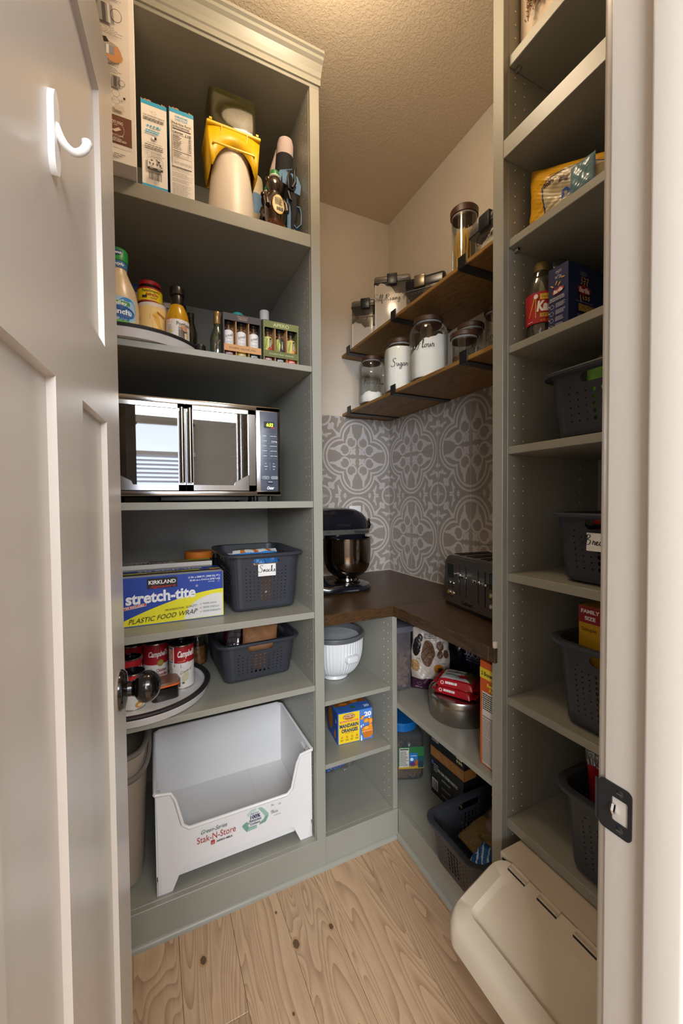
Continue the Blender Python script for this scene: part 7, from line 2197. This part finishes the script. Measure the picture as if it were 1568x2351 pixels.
# yellow milk powder bag
YB = mat('yellow_bag', '#c9960f', .3); CB = mat('cream_bag', '#b5a684', .35); NB = mat('navy_line', '#22305c', .35)
def milk(u, v):
    lo_ = .30 - .10 * v
    e = v - (.62 + .16 * (1 - ((u - .66) / .36) ** 2))
    if u < lo_ or e > .03: return YB
    if u < lo_ + .02 or e > 0: return NB
    return CB
mb, msf = pouch('milk_powder_bag', 'crumpled yellow and cream flour bag on the upper right shelf', 'bag', (.905, .634, 1.966), -92, .205, .172, .055, milk, cr=.22, seed=21, tilt=(0, 0), nu=130, nv=120, slump=.62)
p = Print(msf); p.text("Bob's", -.030, .106, .012, '#4a1f1a', w=.034, bold=.03, shear=.2, slope=.12); p.text('Big Mill', .028, .104, .018, '#4a1f1a', w=.062, bold=.05, shear=.1, slope=.06); p.text('An Employee-Owned Company', .010, .134, .0055, '#2a2a2a', w=.075, slope=.05); p.done('bag_lettering', mb); p = Print(msf); p.text('Do', .02, .055, .026, '#2b4f9a', w=.036, bold=.06, shear=.1, slope=.15); p.lines(-.07, .165, -.02, .17, 1, '#6a4a10')
p.done('bag_lettering', mb)
pouch('snack_bag', 'pale blue glossy packet leaning on the yellow flour bag', 'bag', (.868, .575, 1.966), -90, .055, .068, .016, mat('pale_blue_foil', '#5f808a', .25), cr=.3, seed=22, tilt=(-2, 0))
# syrup bottle and orzo box
t = bottle('syrup_bottle', 'clear corn syrup bottle with red label beside the orzo box', 'bottle', (.918, .716, 1.692), facing(.92, .72) + 6,
    [(.028, 0), (.031, .004), (.032, .03), (.030, .05), (.033, .075), (.034, .105), (.032, .135), (.024, .160), (.0165, .175), (.016, .185), (.0001, .186)], clear('syrup_clear', '#c6c2b6', .10, .03, haze=.10, hazecol='#8d8878'),
    [(.0175, .180), (.018, .182), (.018, .198), (.016, .201), (.0001, .201)], mat('gold_cap3', '#8a7a4a', .35, metal=.6))
p = Print(cyl(.0345, 0, 0, taper=lambda z: .0348 if z > .06 else .0335), nu=.004)
p.rect(-.055, .042, .055, .118, '#a81522'); p.text('Karo', .010, .083, .024, '#ece8e4', w=.046, bold=.05, shear=.2); p.rect(-.005, .098, .040, .112, '#d9b02a'); p.text('Cup-for-Cup', .014, .105, .005, '#2b1a10', w=.03); p.rect(-.005, .055, .040, .064, '#d9b02a'); p.text('LIGHT', .010, .0595, .006, '#2b1a10', w=.020, bold=.02); p.rect(-.015, .055, -.0135, .105, '#d9b02a'); p.tube = None
p.poly([(-.032, .06), (-.030, .06), (-.016, .104), (-.018, .106)], '#d9b02a'); p.ell(-.014, .107, .005, .006, '#ece8e4', n=10); p.text('16 FL. OZ.', .008, .047, .005, '#d9b02a', w=.024); p.lines(-.034, .046, -.02, .049, 1, '#ece8e4')
p.done('front_label', t)
ORZ = mat('orzo_blue', '#1c2550', .45)
t = carton('pasta_box', 'dark blue orzo pasta box standing at the shelf front', 'box', (.897, .6520, 1.692), -90, .052, .150, .160, ORZ)
GO = '#c9933a'
p = Print(front(0))
p.text('ORZO', .001, .147, .0065, '#c9cbd2', w=.015); p.rect(-.002, .1405, .003, .141, '#c9cbd2'); p.text('N°26', .001, .134, .0075, '#c9cbd2', w=.016)
for (u, v, r_) in ((-.004, .121, 60), (.013, .128, -10), (-.015, .116, -40), (.004, .116, 50)): p.ell(u, v, .0055, .0018, GO, rot=r_, n=10)
p.ell(.001, .101, .016, .0075, '#8d1428', rot=8); p.text('Barilla', .001, .101, .0085, '#e6e2e0', w=.024, bold=.04, shear=.15, slope=.12)
p.lines(-.021, .078, .020, .088, 3, '#b9bcc8', seed=1, fill=.5)
for i in range(4):
    v = .066 - i * .0165
    p.ring(-.014, v, .005, .0006, '#c9cbd2'); p.ell(-.021, v + .003, .0015, .0015, '#c9cbd2', n=8); p.lines(-.004, v - .005, .021, v + .006, 4, '#b9bcc8', seed=10 + i, fill=.4)
p.done('side_print', t)
p = Print(flat((.026, 0, 0), (0, 1, 0), (0, 0, 1), (1, 0, 0)))
p.text('ORZO', .055, .140, .009, '#8d909c', w=.026)
for i in range(9): p.ell(.048 + (i % 3) * .010, .116 + (i // 3) * .006, .0045, .0016, GO, rot=30 + i * 40, n=10)
p.ell(.055, .100, .026, .011, '#8d1428'); p.text('Barilla', .055, .100, .012, '#d6d2d0', w=.038, bold=.04, shear=.1)
for i in range(9): p.ell(.040 + (i % 4) * .010, .084 - (i // 4) * .006, .0045, .0016, GO, rot=70 + i * 50, n=10)
p.lines(.02, .068, .09, .071, 1, '#8d909c'); p.rect(.03, .047, .088, .064, mat('orzo_photo', '#8d7438', .7, noise=.6, nscale=150)); p.text('AL DENTE PERFECTION', .05, .037, .005, '#a9acb8', w=.045)
p.done('front_print', t)
pouch('foil_bag', 'dark foil bag with silver edge slumped behind the orzo box', 'bag', (1.065, .716, 1.692), -6, .17, .240, .045, lambda u, v: mat('silver_edge', '#8f8d8c', .2, metal=.8) if v > .90 else (mat('dark_blue_foil', '#161a30', .2) if u < .6 else mat('dark_red_foil', '#4a1420', .25)), cr=.9, seed=25)
pouch('foil_bag', 'crinkled grey foil bag highest beside the orzo box', 'bag', (1.17, .60, 1.692), -90, .12, .225, .04, mat('grey_foil', '#5b5855', .2, metal=.6, noise=.5, nscale=30), cr=1.0, seed=26)
# baskets down the right side
b5 = basket('shallow basket with green snack bag on the right, below the orzo box', (1.030, .530, 1.430), -90, .262, .325, .150, 9, 5, 'shallow dark grey perforated baskets')
gp, gs = pouch('snack_bag', 'green organic snack bag showing in a right-hand basket slot', 'bag', (.915, .520, 1.442), -90, .14, .155, .03, mat('green_bag', '#5f9a35', .35), cr=.4, seed=31)
p = Print(gs); p.text('ORGANIC', .0, .118, .013, '#173010', w=.062, rot=90); p.done('bag_lettering', gp)
pouch('nut_bag', 'clear bag of tan nuts heaped in the basket below the orzo box', 'bag', (1.012, .53, 1.445), -90, .19, .200, .10, mat('nut_mix', '#9a7f5a', .4, noise=.6, nscale=60, bump=1, bscale=60), cr=.5, seed=32)
b6 = basket('shallow basket with cream name tag on the middle right shelf', (1.032, .512, 1.095), -93, .262, .325, .158, 9, 6, 'shallow dark grey perforated baskets')
script_tag(b6, -.166, .098, 'Breakfast', w=.075, h=.040, s=.022)
pouch('snack_bag', 'red glossy bag lying in the tagged right-hand basket', 'bag', (1.03, .51, 1.106), -90, .2, .158, .15, lambda u, v: mat('red_bag', '#a3141f', .3) if int(u * 9 + v * 3) % 3 else mat('yellow_print', '#c9952a', .35), cr=.6, seed=33)
pouch('snack_bag', 'dark red packet showing in the tagged basket slot', 'bag', (.905, .505, 1.108), -92, .13, .135, .02, lambda u, v: mat('dark_red_bag', '#6d1218', .3) if int(v * 14) % 3 else BPLAST, cr=.5, seed=34)
b7 = basket('tall basket with cracker box inside, below the tagged basket on the right', (1.030, .497, .761), -92, .272, .335, .197, 11, 9, 'tall dark grey perforated baskets')
t = carton('cracker_box', 'red and yellow family size cracker box standing in a right-hand basket', 'box', (.922, .583, .775), -91, .056, .10, .262, mat('cracker_yellow', '#c9971c', .45))
p = Print(front(0)); p.rect(-.028, .222, .028, .262, '#8f1420'); p.text('FAMILY', 0, .250, .0085, '#e6dcd6', w=.044, bold=.04); p.text('SIZE', .0, .234, .0085, '#e6dcd6', w=.026, bold=.04); p.text('Simple', -.002, .208, .009, '#3a1f10', w=.036); p.done('front_print', t)
pouch('snack_bag', 'red and white packet lying low in the tall right-hand basket', 'bag', (.985, .475, .775), -90, .15, .12, .05, lambda u, v: mat('red_bag', '#a3141f') if u > .5 else WG, cr=.6, seed=36)
b8 = basket('tall basket with red and green bag on the lowest right shelf', (1.022, .475, .429), -90, .272, .335, .197, 11, 9, 'tall dark grey perforated baskets')
script_tag(b8, -.172, .098, 'Pasta', w=.062, h=.042, s=.022)
def xmas(u, v):
    if v > .86: return CEL
    if v > .30: return mat('red_sack', '#96101c', .28)
    if v > .26: return mat('white_stripe', '#cfcac8', .35)
    return mat('green_tree', '#1c4a2a', .4) if (abs((u * 6) % 1 - .5) * 2 > (.26 - v) / .26) else mat('red_sack', '#96101c', .28)
pouch('sweet_bag', 'red bag with green tree print rising from the lowest right basket', 'bag', (.948, .540, .468), -90, .078, .222, .040, xmas, cr=.3, seed=41, tilt=(0, -8), nu=60, nv=50)
pouch('cellophane_bag', 'clear bag top standing behind the red bag in the lowest right basket', 'bag', (1.02, .545, .465), -88, .07, .205, .03, lambda u, v: CEL if int(u * 9 + v * 7) % 3 else mat('pink_foil', '#8a3340', .3), cr=1.0, seed=42)
wb2, wsf = pouch('bread_bag', 'white packet with black lettering in the lowest right basket', 'bag', (.925, .425, .485), -85, .12, .13, .03, lambda u, v: mat('grey_packet', '#a9a4a0', .35), cr=.4, seed=43, tilt=(-14, 0))
p = Print(wsf); p.text('No Fat', -.02, .098, .014, '#151515', w=.05, bold=.04); p.done('bag_lettering', wb2)

# floor bin with hinged lid
BINM = mat('bin_cream', '#c2b49f', .45, noise=.015, nscale=10, bump=.06, bscale=250)
fb = thing('recycling_bin', 'cream plastic bin with hinged sloping lid overhanging the low right cabinet deck', 'bin', (0, 0, 0))
Yb0, Yb1 = .322, .722
Xf, Xh, Xr = .602, .782, .82
def rr_loop(x0, x1, y0, y1, r, z, n=6, tiltx=None):
    pts = []
    for (cx, cy, a0) in ((x1 - r, y1 - r, 0), (x0 + r, y1 - r, 90), (x0 + r, y0 + r, 180), (x1 - r, y0 + r, 270)):
        for k in range(n + 1):
            t_ = R(a0 + 90 * k / n); x, y = cx + r * math.cos(t_), cy + r * math.sin(t_); pts.append((x, y, z if tiltx is None else tiltx(x)))
    return pts
b = B()
loft(b, [rr_loop(.850, 1.14, Yb0 + .03, Yb1 - .03, .04, .1095), rr_loop(.845, 1.145, Yb0 + .026, Yb1 - .026, .045, .116), rr_loop(Xf + .012, 1.15, Yb0 + .006, Yb1 - .006, .045, .285)], BINM)
b.build('bin_body', fb)
tl = lambda x: .325 + (.399 - .325) * (x - Xf) / (Xh - Xf)
b = B()
L = [rr_loop(Xf, Xh, Yb0, Yb1, .040, 0, tiltx=lambda x: tl(x) - .055), rr_loop(Xf - .001, Xh, Yb0 - .001, Yb1 + .001, .041, 0, tiltx=lambda x: tl(x) - .018), rr_loop(Xf + .004, Xh, Yb0 + .004, Yb1 - .004, .040, 0, tiltx=lambda x: tl(x) - .005), rr_loop(Xf + .010, Xh - .001, Yb0 + .010, Yb1 - .009, .036, 0, tiltx=tl),
     rr_loop(Xf + .040, Xh - .022, Yb0 + .05, Yb1 - .040, .018, 0, tiltx=tl), rr_loop(Xf + .049, Xh - .031, Yb0 + .059, Yb1 - .049, .014, 0, tiltx=lambda x: tl(x) - .010), rr_loop(Xf + .052, Xh - .034, Yb0 + .062, Yb1 - .052, .012, 0, tiltx=lambda x: tl(x) - .011)]
loft(b, L, BINM)
b.build('lid', fb, angle=40)
b = B()
b.rbox(Xh + .003, 1.15, Yb0, Yb1, .34, .398, BINM, r=.004, seg=2)
loft(b, [rr_loop(Xh + .001, 1.14, Yb0 + .01, Yb1 - .01, .01, .28), rr_loop(Xh + .001, 1.14, Yb0 + .01, Yb1 - .01, .01, .35)], BINM)
b.build('rear_deck', fb)
b = B(); b.box(Xh - .0005, Xh + .0028, Yb0 + .01, Yb1 - .01, .37, .388, mat('gap_dark', '#1d1a17', .8)); b.build('hinge_gap', fb, smooth=False)
for y in (.655, .575, .49, .40):
    b = B()
    b.tube([(Xh - .002, y - .024, .3965), (Xh - .002, y + .024, .3965)], .0052, BINM, seg=10)
    b.rbox(Xh - .016, Xh, y - .024, y + .024, .391, .3985, BINM, r=.0015, seg=1)
    b.box(Xh - .0175, Xh - .0165, y - .024, y + .024, .392, .3962, mat('gap_dark', '#1d1a17'))
    b.build('hinge', fb)
